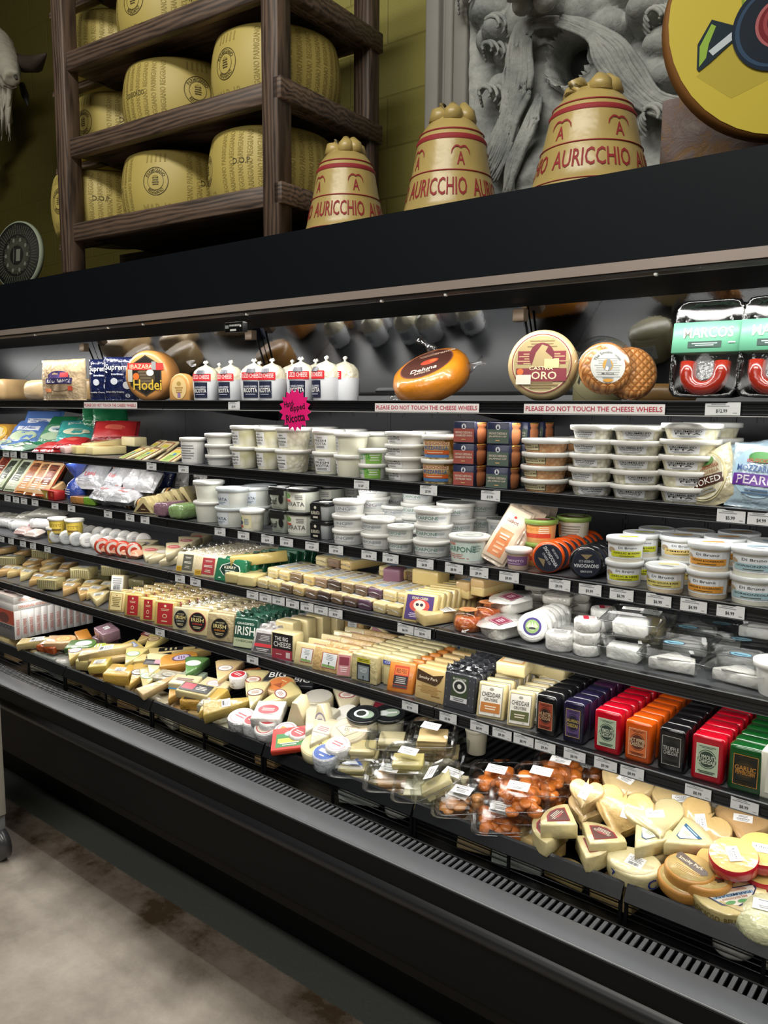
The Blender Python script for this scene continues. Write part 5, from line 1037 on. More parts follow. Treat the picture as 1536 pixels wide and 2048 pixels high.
heap(2, bar(.06, .05, .035, M('#7fae3a', 'film')), 'cheese_pack', 'lime green little pack at the edge beside the white bags', 'cheese pack', 186, 1004, 20, 0, 0, None, Y=1.85)
for i, (px, py, rz, tx) in enumerate(((272, 945, 8, -24), (300, 950, -10, -20), (330, 955, 6, -24), (255, 945, -8, -15))):
    heap(2, pillow(.11, .12, .05, M('#22346f', 'film'), [('o', -.2, .2, .2, .16, '#7f8fc4'), ('o', .15, -.1, .26, .2, '#8f9ccd'), ('g', 0, .3, .6, .1, 1, '#b9c2e0')], 90 + i), 'blue_cheese_bag', 'dark blue crumpled bag at the back, ' + ('left of centre of the blue group', 'middle of the blue group', 'right end of the blue group', 'left end of the blue group')[i], 'cheese bag', px, py, rz, tx, 0, 'dark blue bags', H=.1, Y=2.08)
for i, (px, py) in enumerate(((366, 962), (402, 960))):
    heap(2, pillow(.075, .09, .045, M('#c9c6c4', 'film'), [('t', 'BELLA', 0, .1, .6, .16, '#4a4644'), ('g', 0, -.2, .5, .2, 2, '#7b7876')], 96 + i), 'grey_pouch', 'pale grey pouch behind the burrata tubs, ' + ('left one', 'right one')[i], 'pouch', px, py, 0, -8, 0, 'pale grey pouches', H=.1, Y=2.1)
heap(2, pillow(.2, .09, .03, M('#a32a26', 'film'), None, 99), 'cheese_bag', 'long red pack lying behind the white bags', 'cheese bag', 200, 952, 0, -60, 0, None, H=.08, Y=2.12)
for i, (px, py, dz_) in enumerate(((290, 986, .04), (285, 1012, 0), (340, 985, .05), (310, 998, .03), (262, 1008, 0))):
    heap(2, [Part('cheese', MB().tube([(-.04, 0, .02), (-.02, 0, .024), (.02, 0, .024), (.045, 0, .02)], [.012, .024, .024, .01], M('#e0dcc6', 'film'), 12)), Part('band', MB().tube([(-.012, 0, .024), (.016, 0, .024)], [.0252, .0252], M('#4a3a26'), 12).tube([(-.004, 0, .024), (.004, 0, .024)], [.0257, .0257], M('#c9924a'), 12))], 'scamorza', 'twist-wrapped white cheese with brown band, ' + ('upper left', 'at the shelf edge', 'at the right below the grey pouches', 'in the middle', 'left end by the white bags')[i], 'cheese', px, py, (-10, 5, 12, -14, 30)[i], 0, 0, 'brown banded twisted cheeses', Y=1.88 + dz_ * 1.6)
# triangular cream bars and purple / green wraps
tri = MB().prism([(-.05, 0), (.05, 0), (.008, .062), (-.008, .062)], 0, .07, M('#e3d8ae', 'cheese'), .002); tri.xf(0, Matrix.Rotation(PI / 2, 4, 'X'))
for i in range(6): heap(2, [Part('cheese', tri), Part('label', label(.07, .035, [('p', [(-.5, -.5), (.5, -.5), (0, .5)], M('#4a3424')), ('g', 0, -.2, .4, .2, 1, '#c9b98a')], flat(.0706), cv=.022))], 'cheese_wedge', 'cream triangular cheese with brown label, ' + place_word(i, 6) + ' of its row', 'cheese', 309 + i * 15, 1012 - i * 4.5, 18, 0, 0, 'cream triangular cheeses', .025, Y=1.9 + i * .028)
heap(2, [Part('wrap', MB().rbox((-.03, -.06, 0), (.035, .06, .055), .015, M('#8a6878', 'film'), 3, .002))], 'wrapped_cheese', 'mauve wrapped cheese block beside the triangular ones', 'cheese', 340, 1024, 10, 0, 0, 'coloured wrapped cheeses', Y=1.86)
heap(2, [Part('wrap', MB().rbox((-.04, -.06, 0), (.04, .06, .055), .02, M('#8cab70', 'film'), 3, .002))], 'wrapped_cheese', 'leafy green wrapped cheese block left of the clear tubs', 'cheese', 372, 1028, 6, 0, 0, 'coloured wrapped cheeses', Y=1.86)
# tubs
buL = M('#e8edec', 'plast')
bur = [('r', 0, 0, 1, 1, '#dfe6ee'), ('p', [(-.2, .2), (-.05, .4), (.15, .3), (.05, .15)], M('#3a4658')), ('t', 'BURRATA', 0, -.02, .86, .24, '#3c5068'), ('g', 0, -.32, .8, .24, 2, '#8494a8')]
sk(2, 388, 450, 40, 2, M('#e9ebdf', 'plast'), None, 'plain milky burrata tub without front label', 1.875, taper=.82)
sk(2, 432, 502, 38, 2, M('#e6e9e2', 'plast'), bur, 'milky tub with pale blue BURRATA label', 1.855, a0=-.25, lid=M('#cfd8dd', 'plast'), rows_=2, lw=.8)
sk(2, 482, 545, 38, 2, M('#e6e9e2', 'plast'), bur, 'milky BURRATA tub just left of the black lidded tubs', 1.93, a0=.1, lid=M('#dfe3e4', 'plast'))
sk(2, 480, 531, 40, 1, mottled('#f2f0e4', '#e3e0cc', 40), [('r', 0, 0, 1, 1, '#e6dfb8'), ('o', -.2, .25, .4, .3, '#7ba04c'), ('o', -.2, -.1, .5, .4, '#27395e'), ('r', -.2, -.38, .5, .16, '#c94a3a'), ('g', .25, 0, .3, .5, 4, '#8aa0b8')], 'small clear tub with colourful label, front at the shelf edge', 1.835, a0=-.2, lw=.95, taper=.92)
BK = M('#1a1b1d', 'plast')
def sqtub(sx, sy, h, cup, spec, W, H, lidm=BK, cl=True, p=7):
    c = MB().sq([(9, .001), (.01, 0), (.006, .002), (.0, h - .012)], cup, sx, sy, p, 40)
    l = MB().sq([(0, h - .013), (-.003, h - .012), (-.003, h - .002), (.001, h), (.005, h - .003), (9, h - .003)], lidm, sx, sy, p, 40)
    return [Part('cup', c), Part('lid', l), Part('lid_print', label(sx * 1.3, sy * 1.3, [('o', 0, 0, 1, .9, '#d5d8d4')], top(h - .0022))), Part('label', label(W, H, spec, lambda u, v, o: (u, -sy - o + .004 * (.5 - (v / h)) , v), cv=h * .46))]
def sqst(a, b, hp, n, ps_f, what, Y, name='burrata_tub', rz=.1, rows_=1):
    x, Y0, w1, h1 = Sh(2).fr(a, b, hp, Y - 1.8); w1 = (b - a) * mpp((a + b) / 2, Y, Z) / 1.36
    ps = ps_f(w1 / 2, h1)
    for q in range(rows_): stack(ps, name, x, Y + w1 / 2 + q * (w1 + .012), Z, h1, n, what + (', row behind' if q else ''), 'tub', what + ' tubs', rz=rz)
sqst(523, 583, 47, 2, lambda s_, h: sqtub(s_, s_, h, M('#c9d2c2', 'plast'), [('r', 0, .32, 1, .24, '#1a1b1d'), ('t', 'buf', -.18, -.1, .4, .34, '#1a1b1d'), ('o', .28, -.0, .3, .46, '#1a1b1d'), ('g', 0, -.4, .7, .08, 1, '#77806f')], s_ * 1.8, h * .84), 'square pale green tub lettered buf with black lid', 1.84, rows_=2)
bb = [('r', 0, 0, 1, 1, '#e6e6da'), ('o', -.2, .3, .4, .34, '#6f9c50'), ('t', 'BURRATA', .05, -.16, .84, .26, '#5a5f5c'), ('r', -.2, .02, .4, .12, '#c9584a'), ('g', .3, .25, .3, .3, 3, '#888')]
sk(2, 573, 642, 46, 2, M('#d3d6c8', 'plast'), bb, 'round tub with black rimmed lid and BURRATA print', 1.89, lid=BK, a0=-.1, topspec=[('o', 0, 0, 1.1, 1.1, '#dddeda')], lw=1.0, lh=.7, taper=.93, rows_=3)
sqst(608, 668, 38, 2, lambda s_, h: sqtub(s_, s_, h, M('#c9ced0', 'plast'), [('r', -.24, 0, .66, 1.05, '#17181b'), ('t', 'BURRATA', -.24, -.05, .54, .22, '#e9e4d2'), ('o', -.24, .3, .16, .2, '#e9e4d2'), ('r', -.24, -.34, .3, .12, '#d9d4c2')], s_ * 1.8, h * .8), 'square clear tub with black BURRATA label and black lid', 1.835, rows_=2)
lp = [('o', 0, 0, 1.2, 1.2, '#dfe0dc'), ('o', 0, 0, .9, .9, '#a9aca8'), ('o', 0, 0, .8, .8, '#d2d4cf'), ('g', 0, 0, .5, .3, 3, '#9aa09c')]
mas = lambda t, c_: [('r', 0, 0, 1, 1, '#dfe2e2'), ('t', t, -.05, .05, .7, .46, c_), ('g', 0, -.38, .9, .14, 1, '#9fa5aa'), ('g', .38, .1, .2, .4, 3, '#9fa5aa')]
GN = '#4d7f6e'
sk(2, 665, 731, 29, 3, WP, mas('FILLING', '#888e96'), 'round white tub lettered FILLING', 1.85, topspec=lp, a0=-.1, lw=1.2, lh=.44, taper=.92)
sk(2, 714, 781, 29, 4, WP, mas('FILLING', '#9a8f94'), 'round white tub in the taller stack behind FILLING', 1.955, topspec=lp, a0=.2, lw=1.2, lh=.44, taper=.92, rows_=2, nb=4)
sk(2, 721, 790, 30, 2, WP, mas('MASCARPONE', '#75808a'), 'round white tub lettered MASCARPONE in grey', 1.85, topspec=lp, a0=-.3, lw=1.2, lh=.44, taper=.92)
sk(2, 774, 830, 26, 2, WP, mas('MASCARPONE', GN), 'small round white tub lettered MASCARPONE in green', 1.845, topspec=lp, a0=-.1, lw=1.2, lh=.44, taper=.92)
sk(2, 760, 830, 24, 3, WP, mas('MASCARPONE', '#888e96'), 'white tub behind the small green lettered ones', 1.99, topspec=lp, a0=-.1, lw=1.2, lh=.44, taper=.92)
sk(2, 826, 904, 31, 3, WP, mas('MASCARPONE', GN), 'wide round white tub lettered MASCARPONE in green', 1.86, topspec=lp, a0=0, lw=1.3, lh=.44, taper=.92)
sk(2, 872, 950, 31, 3, WP, mas('MASCARPONE', '#7a9a88'), 'wide white tub in tall stack left of the cream bag', 1.985, topspec=lp, a0=.1, lw=1.3, lh=.44, taper=.92, rows_=2, nb=3)
sk(2, 800, 868, 27, 4, WP, mas('MASCARPONE', '#7a9a88'), 'white tub in the back stack between the green lettered ones', 2.0, topspec=lp, a0=.1, lw=1.3, lh=.44, taper=.92)
sk(2, 895, 978, 52, 1, WP, [('r', 0, 0, 1, 1, '#cfe0d8'), ('t', 'MASCARPONE', -.06, .12, .84, .3, GN), ('r', -.2, .4, .4, .12, '#c98a7a'), ('g', -.1, -.28, .7, .3, 3, '#c07f78'), ('g', .36, .2, .2, .4, 3, '#8fa8a0')], 'taller white tub lettered MASCARPONE, single at the front', 1.845, topspec=lp, a0=-.15, lw=1.5, lh=.66, taper=.93)
sk(2, 930, 1000, 30, 1, WP, mas('MASCARPONE', GN), 'flat white tub half hidden behind the single tall tub', 1.97, topspec=lp, taper=.92); sk(2, 970, 1035, 30, 2, WP, mas('MASCARPONE', '#888e96'), 'dim white tub at the back behind the leaning white bag', 2.08, topspec=lp, taper=.92)
# cabot-like leaning bag, crackers and small tubs
cab = [('r', 0, 0, .96, .98, '#e2cdb4'), ('r', -.02, -.18, .62, .5, '#d9824a'), ('t', 'cabot', .0, .25, .5, .07, '#7b3a3a'), ('o', .0, .33, .12, .05, '#c23a3a'), ('g', 0, -.06, .5, .12, 2, '#e9cdb6'), ('g', 0, -.28, .4, .24, 3, '#e6b48c')]
heap(2, pillow(.075, .17, .035, M('#dcc9b2', 'film'), cab, 120), 'cheese_bag', 'long cream bag with orange panel leaning back to the right, lettered cabot', 'cheese bag', 995, 1085, 10, -24, 24, None, H=.16, Y=1.87)
heap(2, pillow(.075, .17, .035, M('#cfb9a2', 'film'), None, 121), 'cheese_bag', 'second cream bag tucked right behind the cabot one', 'cheese bag', 1018, 1083, 10, -24, 24, None, H=.16, Y=1.9)
for i in range(3): heap(2, pillow(.08, .15, .03, M('#cdbba8', 'film'), None, 122 + i), 'cheese_bag', 'crumpled clear-edged bag behind the cabot one, ' + ('nearest', 'middle', 'deepest')[i] + ' of three', 'cheese bag', 1035 + i * 16, 1068 - i * 3, 20, -18, 14, 'crumpled bags behind the cabot bag', H=.13, Y=1.97 + i * .05)
sk(2, 1009, 1063, 41, 1, M('#dcc3b0', 'plast'), [('r', 0, 0, 1, 1, '#7d5a86'), ('t', 'PIMENTO', 0, 0, .7, .24, '#e3d6e6'), ('g', 0, -.32, .7, .2, 1, '#cbb6d0')], 'small pinkish tub with purple label at the shelf edge', 1.84, lid=M('#e9e2de', 'plast'), a0=0, lw=1.2, lh=.42)
olv = [('r', 0, 0, 1, 1, '#e0a25c'), ('r', 0, -.2, 1, .3, '#cf4a30'), ('t', 'ROJO', -.1, .24, .5, .2, '#d98a2c'), ('g', .3, .2, .3, .5, 4, '#f0e6d2')]
GL = M('#7f9c4a', 'plast')
sk(2, 1046, 1114, 46, 2, M('#e6b070', 'plast'), olv, 'green lidded tub with orange and red label', 1.93, lid=GL, a0=-.1, lw=1.2, lh=.6, taper=.9, topspec=[('o', 0, 0, 1.1, 1.1, '#5a3026'), ('o', 0, .1, .7, .5, '#d9d4c6'), ('o', .1, -.1, .5, .4, '#a8382c')], deep=.014)
sk(2, 1110, 1177, 46, 2, M('#d9cdb4', 'plast'), [('r', 0, 0, 1, 1, '#cfcabb'), ('r', -.3, 0, .3, .8, '#d98a4a'), ('g', .1, 0, .6, .7, 4, '#8a8478')], 'green lidded tub further right behind the waxed cheeses', 2.02, lid=GL, a0=0, lw=1.2, lh=.6, taper=.9, topspec=[('o', 0, 0, 1.1, 1.1, '#5a3026'), ('o', 0, .1, .7, .5, '#d9d4c6')], deep=.014)
# rows of round waxed cheeses lying on edge
def wax_round(c_, txt, rot):
    R, T = .0415, .032; prof = [(0, 0), (R * .8, 0), (R * .93, .003), (R, .011), (R, T - .011), (R * .93, T - .003), (R * .8, T), (0, T)]
    sp = [('o', 0, 0, 1, 1, '#1d2230'), ('o', 0, 0, .93, .93, '#3a4256'), ('o', 0, 0, .9, .9, '#1d2230'), ('t', 'SNOWDONIA', 0, .1, .84, .13, '#dfe1e6'), ('t', 'CHEESE CO', 0, -.06, .5, .08, '#c2c5cc'), ('p', [(-.2, -.3), (.0, -.12), (.2, -.3)], M('#8a7a5c')), ('t', txt, 0, .3, .4, .07, '#c2c5cc')]
    return turn([Part('wax', MB().lathe(prof, M(c_, 'wax'), 36)), Part('label', label(R * 1.7, R * 1.7, sp, top(T + .0006), rot=rot))], Matrix.Translation((0, 0, R)) @ FACE)
for c_, txt, rot, px, l in (('#e2571a', 'RED LEICESTER', -1.0, 1096, 'orange waxed round cheese on edge'), ('#17181a', 'BLACK BOMBER', PI, 1170, 'black waxed round cheese on edge')):
    ps = wax_round(c_, txt, rot); x = x_of(px, 1.86, Z); row(ps, 'waxed_cheese_round', x, 1.862, Z, .034, 8, l, 'cheese', l + ' rows', rz=26, jx=.001)
# tubs with yellow and orange labels
DL = clear_mat('frosted_lid', (.9, .91, .92), .15, .3)
def dib(tc, c1, t1): return [('r', 0, 0, 1, 1, '#dfe3e6'), ('t', 'Di Bruno', .05, .3, .4, .16, '#4a4d55'), ('o', -.33, .1, .2, .4, '#a8967c'), ('r', .04, -.16, .72, .42, c1), ('t', t1, .04, -.08, .6, .12, INK), ('g', .04, -.28, .5, .1, 1, '#5a4a2a')]
YL, ORA, PY, BL = '#c9cf2e', '#dd9a3a', '#d5c978', '#9fc0c8'
def dl(c1): return [('o', 0, 0, 1.15, 1.15, '#cdd2d4'), ('p', [(-.3, .1), (.3, .4), (.4, .2), (-.2, -.1)], M(c1)), ('g', .1, -.2, .5, .2, 3, '#7f868c')]
cdy = M('#e8e2d0', 'plast'); LDP = M('#dfe3e4', 'plast')
sk(2, 1209, 1284, 47, 2, cdy, dib('', YL, 'GARLIC & HERB'), 'tub with lime yellow panel', 1.85, lid=LDP, a0=.3, topspec=dl(YL), lw=1.3, lh=.56, taper=.93, rows_=3, deep=.013)
sk(2, 1290, 1370, 52, 1, M('#e6d3b2', 'plast'), dib('', PY, 'SMOKED GOUDA & BEER'), 'single tub with pale olive panel at the shelf edge', 1.84, lid=LDP, a0=-.1, topspec=dl(PY), lw=1.5, lh=.56, taper=.93, deep=.013)
sk(2, 1316, 1394, 47, 2, cdy, dib('', '#e0c67a', 'PIMENTO'), 'tub with cream panel standing behind the single olive one', 1.955, lid=LDP, a0=.2, topspec=dl('#e0b24a'), lw=1.3, lh=.56, taper=.93, rows_=2, deep=.013)
sk(2, 1371, 1456, 54, 2, M('#ead9bd', 'plast'), dib('', ORA, 'CHEDDAR & HORSERADISH'), 'tub with orange panel', 1.85, lid=LDP, a0=-.05, topspec=dl(ORA), lw=1.4, lh=.56, taper=.93, rows_=3, deep=.013)
sk(2, 1461, 1552, 56, 2, M('#e9ead8', 'plast'), dib('', BL, 'GORGONZOLA'), 'tub with pale blue panel at the right edge', 1.85, lid=LDP, a0=0, topspec=dl('#7f9ca8'), lw=1.4, lh=.56, taper=.93, rows_=2, deep=.013)
for px, pr, wh in ((15, '$6.99', 'at the far left of the third shelf'), (32, '$6.99', 'second on the third shelf, below the green packs'), (48, '$5.99', 'third on the third shelf'), (70, '$4.99', 'below the orange sliced packs'), (110, '$7.49', 'below the red and olive carton'), (143, '$8.99', 'below the blue twisted bag'), (216, '$9.99', 'below the white bags'), (260, '$5.99', 'below the twisted white cheeses'), (290, '$6.99', 'below the cream triangular cheese'), (440, '$12.99', 'below the first burrata tubs'), (487, '$8.99', 'below the colourful small tub'), (535, '$6.99', 'below the buf tubs'), (573, '$9.99', 'below the round black lidded tubs'), (624, '$12.99', 'below the black labelled burrata'), (672, '$7.99', 'below the first FILLING tub'), (738, '$4.99', 'below the grey lettered mascarpone'), (781, '$1.69', 'below the small green mascarpone'), (850, '$4.99', 'below the wide green mascarpone'), (908, '$8.99', 'below the single tall mascarpone'), (958, '$9.99', 'below the leaning cream bag'), (1018, '$9.99', 'below the small purple labelled tub'), (1119, '$9.99', 'below the orange waxed rounds'), (1180, '$9.99', 'below the black waxed rounds'), (1243, '$6.99', 'below the lime labelled tubs'), (1317, '$6.99', 'below the olive labelled tub'), (1387, '$6.99', 'below the orange labelled tubs'), (1461, '$6.99', 'between orange and blue labelled tubs')):
    tag(2, px, pr, wh, .95 if px < 300 else 1)
# ================================================================ fourth shelf
S4 = Sh(3); Z = S4.z
def h4(*a, **k): return heap(3, *a, **k)
for i, (px, py, rz) in enumerate(((30, 1040, 10), (70, 1036, 18), (100, 1030, 24), (12, 1052, 0))):
    h4(pillow(.2, .09, .05, M('#a9a79c', 'film'), None, 200 + i), 'wrapped_bundle', 'long grey plastic wrapped bundle lying at the back, ' + ('second from the left edge', 'third from the left edge', 'right-most of its group', 'at the left edge')[i], 'cheese bag', px, py, rz, -78, 0, 'grey wrapped bundles', H=.08, Y=2.02)
def log(R, L, m, spec=None, end='#d9d9d6'):
    b = MB().lathe([(0, 0), (R * .85, 0), (R, R * .15), (R, L - R * .15), (R * .85, L), (0, L)], m, 24); b.xf(0, Matrix.Translation((-L / 2, 0, R)) @ Matrix.Rotation(PI / 2, 4, 'Y'))
    ps = [Part('cheese', b)]
    if spec: ps.append(Part('label', label(L * .8, R * 2, spec, lambda u, v, o: (u, -(R + o) * math.cos(v / R - .6 + PI / 2 * 0), R + (R + o) * math.sin(v / R + .6)) if False else (u, -(R + o) * math.cos(v / R + .5), R + (R + o) * math.sin(v / R + .5)), cols=2, rows=8)))
    return ps
lg = [('r', 0, 0, 1, 1, '#dcdcdc'), ('o', -.3, .05, .14, .8, '#6fb2c8'), ('r', .25, 0, .4, .2, '#b8323a')]
for i, (px, py, rz, l) in enumerate(((62, 1052, 14, 'long white roll with pale blue circle and red stripe'), (30, 1064, 10, 'long white roll below the one with the blue circle'), (110, 1048, 20, 'white roll behind the yellow pails'))): h4(log(.026, .26, M('#d9d9d8', 'film'), lg if i != 1 else None), 'goat_cheese_log', l, 'cheese', px, py, rz, 0, 0, 'white rolls', Y=1.94)
for i, (px, py) in enumerate(((48, 1074), (70, 1078))): h4(pillow(.08, .06, .04, M(('#d3b8b4', '#d9c9c2')[i], 'film'), None, 210 + i), 'soft_pack', ('pinkish soft pack at the shelf edge left of the pails', 'pale soft pack right under the left yellow pail')[i], 'cheese pack', px, py, 10, -74, 0, None, H=.05, Y=1.86)
pl = [('r', 0, 0, 1, 1, '#d9bf4e'), ('g', 0, .1, .8, .3, 2, '#8a6a2c'), ('r', 0, -.32, .5, .2, '#7a5f34')]
pail = tub(.038, .07, M('#e9e7df', 'plast'), M('#dcc668', 'plast'), pl, .1, .66, .2, .84, deep=.012) + [Part('handle', MB().tube([(.039 * math.cos(t), .039 * math.sin(t) * .3 - .0, .056 - .03 * abs(math.sin(t))) for t in [PI * i / 8 for i in range(9)]], .0016, M('#e9e7df'), 5))]
for px, dy, dz_, l in ((117, .075, .045, 'left yellow pail with white lid, raised on another one'), (151, .10, .045, 'right yellow pail with white lid and handle'), (113, .075, -.03, 'yellow pail underneath the left one')):
    thing('yellow_pail', l, 'tub', pail, (x_of(px, 1.8 + dy, Z), 1.8 + dy, Z + max(0, dz_)), D2(30), 'small yellow pails')
def disc_on_edge(R, T, m, spec):
    prof = [(0, 0), (R * .85, 0), (R, T * .15), (R, T * .85), (R * .85, T), (0, T)]
    return turn([Part('cheese', MB().lathe(prof, m, 26)), Part('label', label(R * 1.5, R * 1.5, spec, top(T + .0006)))], Matrix.Translation((0, 0, R)) @ FACE)
da = disc_on_edge(.032, .028, M('#cfcfcb', 'film'), [('o', 0, 0, 1, 1, '#b9bcbd'), ('g', 0, 0, .6, .4, 3, '#8d9093')])
db = disc_on_edge(.033, .026, M('#e2e0da', 'film'), [('o', 0, 0, 1, 1, '#e9e9e6'), ('g', 0, 0, .6, .4, 3, '#99999b')])
dc = disc_on_edge(.033, .03, M('#c2452e', 'film'), [('o', 0, 0, 1, 1, '#d9d4c8'), ('o', 0, 0, .6, .6, '#b8392a')])
W2 = ('first', 'second', 'third', 'fourth', 'fifth', 'sixth', 'seventh', 'eighth')
for i in range(7): thing('cheese_round', 'white wrapped round on edge, front log, ' + W2[i] + ' from the left', 'cheese', da if i < 3 else db, (x_of(113, 1.87, Z) + i * .07, 1.87 + i * .008, Z), D2(66), 'white rounds standing on edge')
for i in range(8): thing('cheese_round', 'white wrapped round on edge, rear log, ' + W2[i] + ' from the left', 'cheese', db, (x_of(165, 2.0, Z) + i * .062, 2.0 + i * .004, Z + .006), D2(66), 'white rounds standing on edge')
for i in range(4): thing('cheese_round', 'red and white wrapped round on edge, ' + W2[i] + ' from the left of four', 'cheese', dc, (x_of(205, 1.855, Z) + i * .06, 1.855 + i * .01, Z), D2(60), 'red wrapped rounds')
for i in range(3): h4(pillow(.09, .05, .04, M('#d9a184', 'film'), [('r', -.2, 0, .4, .8, '#a8a4a0')], 220 + i), 'salmon_pack', 'salmon coloured soft pack, ' + ('left', 'middle', 'right')[i] + ' of three at the edge', 'cheese pack', 218 + i * 26, 1108 + i * 3, 10, -80, 0, 'salmon soft packs', H=.05, Y=1.86 + i * .01)
ov = lambda c_: [('o', 0, 0, 1, 1, c_), ('o', 0, 0, .9, .86, '#e9e4da'), ('o', 0, 0, .84, .78, c_), ('g', 0, 0, .6, .3, 2, '#e9dcd6')]
for i, (px, py, rz, c_, l) in enumerate(((262, 1118, 40, '#6a5a8a', 'pale wedge with purple oval label at the shelf edge'), (300, 1112, 40, '#b8323a', 'pale wedge with red oval label, right of the purple oval one'), (345, 1103, 30, '#b8323a', 'pale wedge with red oval label tucked behind the upright slab'), (390, 1082, 20, '#b8272c', 'pale wedge with large red oval label raised at the back'), (285, 1096, 30, '#4a4652', 'flat white wedge with dark oval label in the middle'), (320, 1128, 10, '#c9c3ba', 'pale wedge with pale oval label nearest the edge'), (345, 1120, 0, '#b9b3aa', 'small white wedge with printed sticker beside the slabs'), (370, 1090, 30, '#8a2a30', 'thin pale wedge beneath the raised one'))):
    h4(poly_cheese(sector(.13, .8), .032, M('#e3dcc6', 'cheese'), ov(c_), .055, .032, cv=.02), 'cheese_wedge', l, 'cheese', px, py, rz, 12, 0, 'pale wedges with oval labels', .02, Y=1.9 + (.07 if py < 1100 else 0) + (.12 if py < 1088 else 0))
# upright slabs with film edges
jk = lambda c1: [('r', 0, 0, 1, 1, c1), ('g', 0, .3, .6, .12, 2, '#d9d4c6'), ('g', 0, 0, .7, .16, 2, '#e9e6da'), ('g', 0, -.3, .6, .2, 2, '#c9c3b0')]
for a, b, hp, m, sp, rz, n, l in ((350, 396, 42, M('#e9e4d0', 'cheese'), jk('#5b5c50') , 14, 9, 'white cheese slab with dark grey label'), (386, 441, 44, M('#e9e0cc', 'cheese'), jk('#a83a40'), 14, 9, 'white cheese slab with dark red label')):
    x, Y, w1, h1 = S4.fc(a, b, hp, .03, rz); ps = slab(w1, .026, h1, m, sp, .42, .75, .52, True)
    ps.append(Part('gold_mark', label(w1 * .22, h1 * .24, [('r', 0, 0, 1, 1, '#c9a02c'), ('g', 0, 0, .7, .6, 2, '#7a5a14')], flat(.0012), cu=-w1 * .33, cv=h1 * .2)))
    row(ps, 'cheese_block', x, Y, Z, .034, n, l, 'cheese', l + ' row', lean=-16, rz=rz)
gk = [('r', 0, 0, .94, .96, '#1f6b48'), ('p', [(-.3, .2), (0, .36), (.3, .2), (.36, 0), (.2, -.24), (-.2, -.24), (-.36, 0)], M('#dfe6dc')), ('p', [(-.27, .18), (0, .33), (.27, .18), (.33, 0), (.18, -.22), (-.18, -.22), (-.33, 0)], M('#17332a')), ('t', 'KERRY', 0, .12, .4, .12, '#e9e6d0'), ('g', 0, -.06, .4, .14, 2, '#cfd8c6'), ('o', 0, -.34, .1, .08, '#dfe6dc'), ('o', -.3, -.36, .1, .06, '#cfe0cf'), ('o', .3, -.36, .1, .06, '#cfe0cf')]
x, Y, w1, h1 = S4.fc(426, 487, 48, .03, 14); row(slab(w1, .03, h1, M('#1f6b48', 'film'), gk, .96, .96), 'green_cheese_pack', x, Y, Z, .042, 9, 'glossy green wrapped cheese pack', 'cheese pack', 'glossy green packs', lean=-18, rz=14)
h4(poly_cheese(wedge_poly(.05, .2), .04, M('#e6d590', 'cheese'), [('r', 0, 0, 1, 1, '#2e2c28'), ('g', 0, 0, .8, .5, 3, '#d9c98a')], .02, .08, cv=.02), 'cheese_wedge', 'long yellow wedge with black label lying over the first bars', 'cheese', 520, 1128, -48, 6, 0, None, .0, Y=1.93)
for i, (px, py) in enumerate(((480, 1160), (505, 1166), (496, 1150))): h4(bar(.07, .09, .035, M('#e3d8a8', 'cheese')), 'cheese_block', 'plain pale yellow block under the long wedge, ' + ('left', 'right', 'upper')[i] + ' one', 'cheese', px, py, 16, 0, 0, 'plain pale blocks', Y=1.86 + (.03 if i == 2 else 0))
# long bars pointing at the aisle, two layers, printed tops
BC = ['#e6d9ae', '#e3d3a2', '#d9c390', '#cbb07c', '#7a6448', '#5d4a38', '#4a3a30', '#6a5446', '#8a7058', '#5a3f52', '#e2d6ae', '#dccb9c']
blab = [('r', 0, 0, 1, 1, '#e6e4de'), ('r', 0, -.34, .9, .2, '#9db4c9'), ('o', 0, .36, .7, .16, '#4a3a34'), ('g', 0, .02, .8, .4, 4, '#8b8d8e')]
def cbar(ci, w1=.052, L=.17, h1=.032):
    m = MB().rbox((-w1 / 2, 0, 0), (w1 / 2, L, h1), .006, M(BC[ci], 'rind' if 3 < ci < 10 else 'cheese'), 2, .0012)
    m2 = MB().rbox((-w1 / 2 - .0006, .004, h1 * .78), (w1 / 2 + .0006, L - .004, h1 + .001), .004, M('#e2d7b4', 'cheese'), 2)
    return [Part('cheese', m), Part('paste', m2, lab='pale cut face'), Part('label', label(w1 * .7, L * .7, blab, lambda u, v, o: (u, v + L / 2, h1 + .0012 + o))), Part('film', MB().tube([(-w1 / 2, -.002, h1 * .5), (0, -.004, h1 * .62), (w1 / 2, -.002, h1 * .45)], .0022, FILM, 5))]
nb_ = 11; xs0, xs1 = x_of(528, 1.85, Z), x_of(820, 1.85, Z)
CI = [0, 1, 4, 2, 8, 6, 4, 7, 9, 10, 11]
WB = ('left-most', 'second', 'third', 'fourth', 'fifth', 'sixth', 'seventh', 'eighth', 'ninth', 'tenth', 'right-most')
for lay in range(3):
    for i in range(nb_):
        if lay == 2 and i not in (2, 3, 4, 7, 8, 9): continue
        x = xs0 + (xs1 - xs0) * (i + (.3 if lay == 1 else 0)) / nb_
        yy = 1.84 + (.0, .03, .17)[lay]; zz = Z + (.0, .034, .068)[lay]
        thing('cheese_bar', 'long wrapped cheese bar, ' + WB[i] + (' of the lowest layer', ' of the labelled upper layer', ' of those raised at the back')[lay], 'cheese', cbar((CI[i] + lay * 3) % 12 if lay != 1 else CI[i]), (x, yy, zz), D2(-4 + rnd.uniform(-4, 4)), 'long cheese bars')
for i in range(9):
    x = xs0 + (xs1 - xs0) * (i + .5) / 8.2; thing('cheese_bar', 'long wrapped cheese bar, deep row behind, ' + WB[i] + ' one', 'cheese', cbar((i * 5) % 12), (x, 2.08, Z + .034 * (i % 3)), D2(rnd.uniform(-12, 12)), 'long cheese bars')
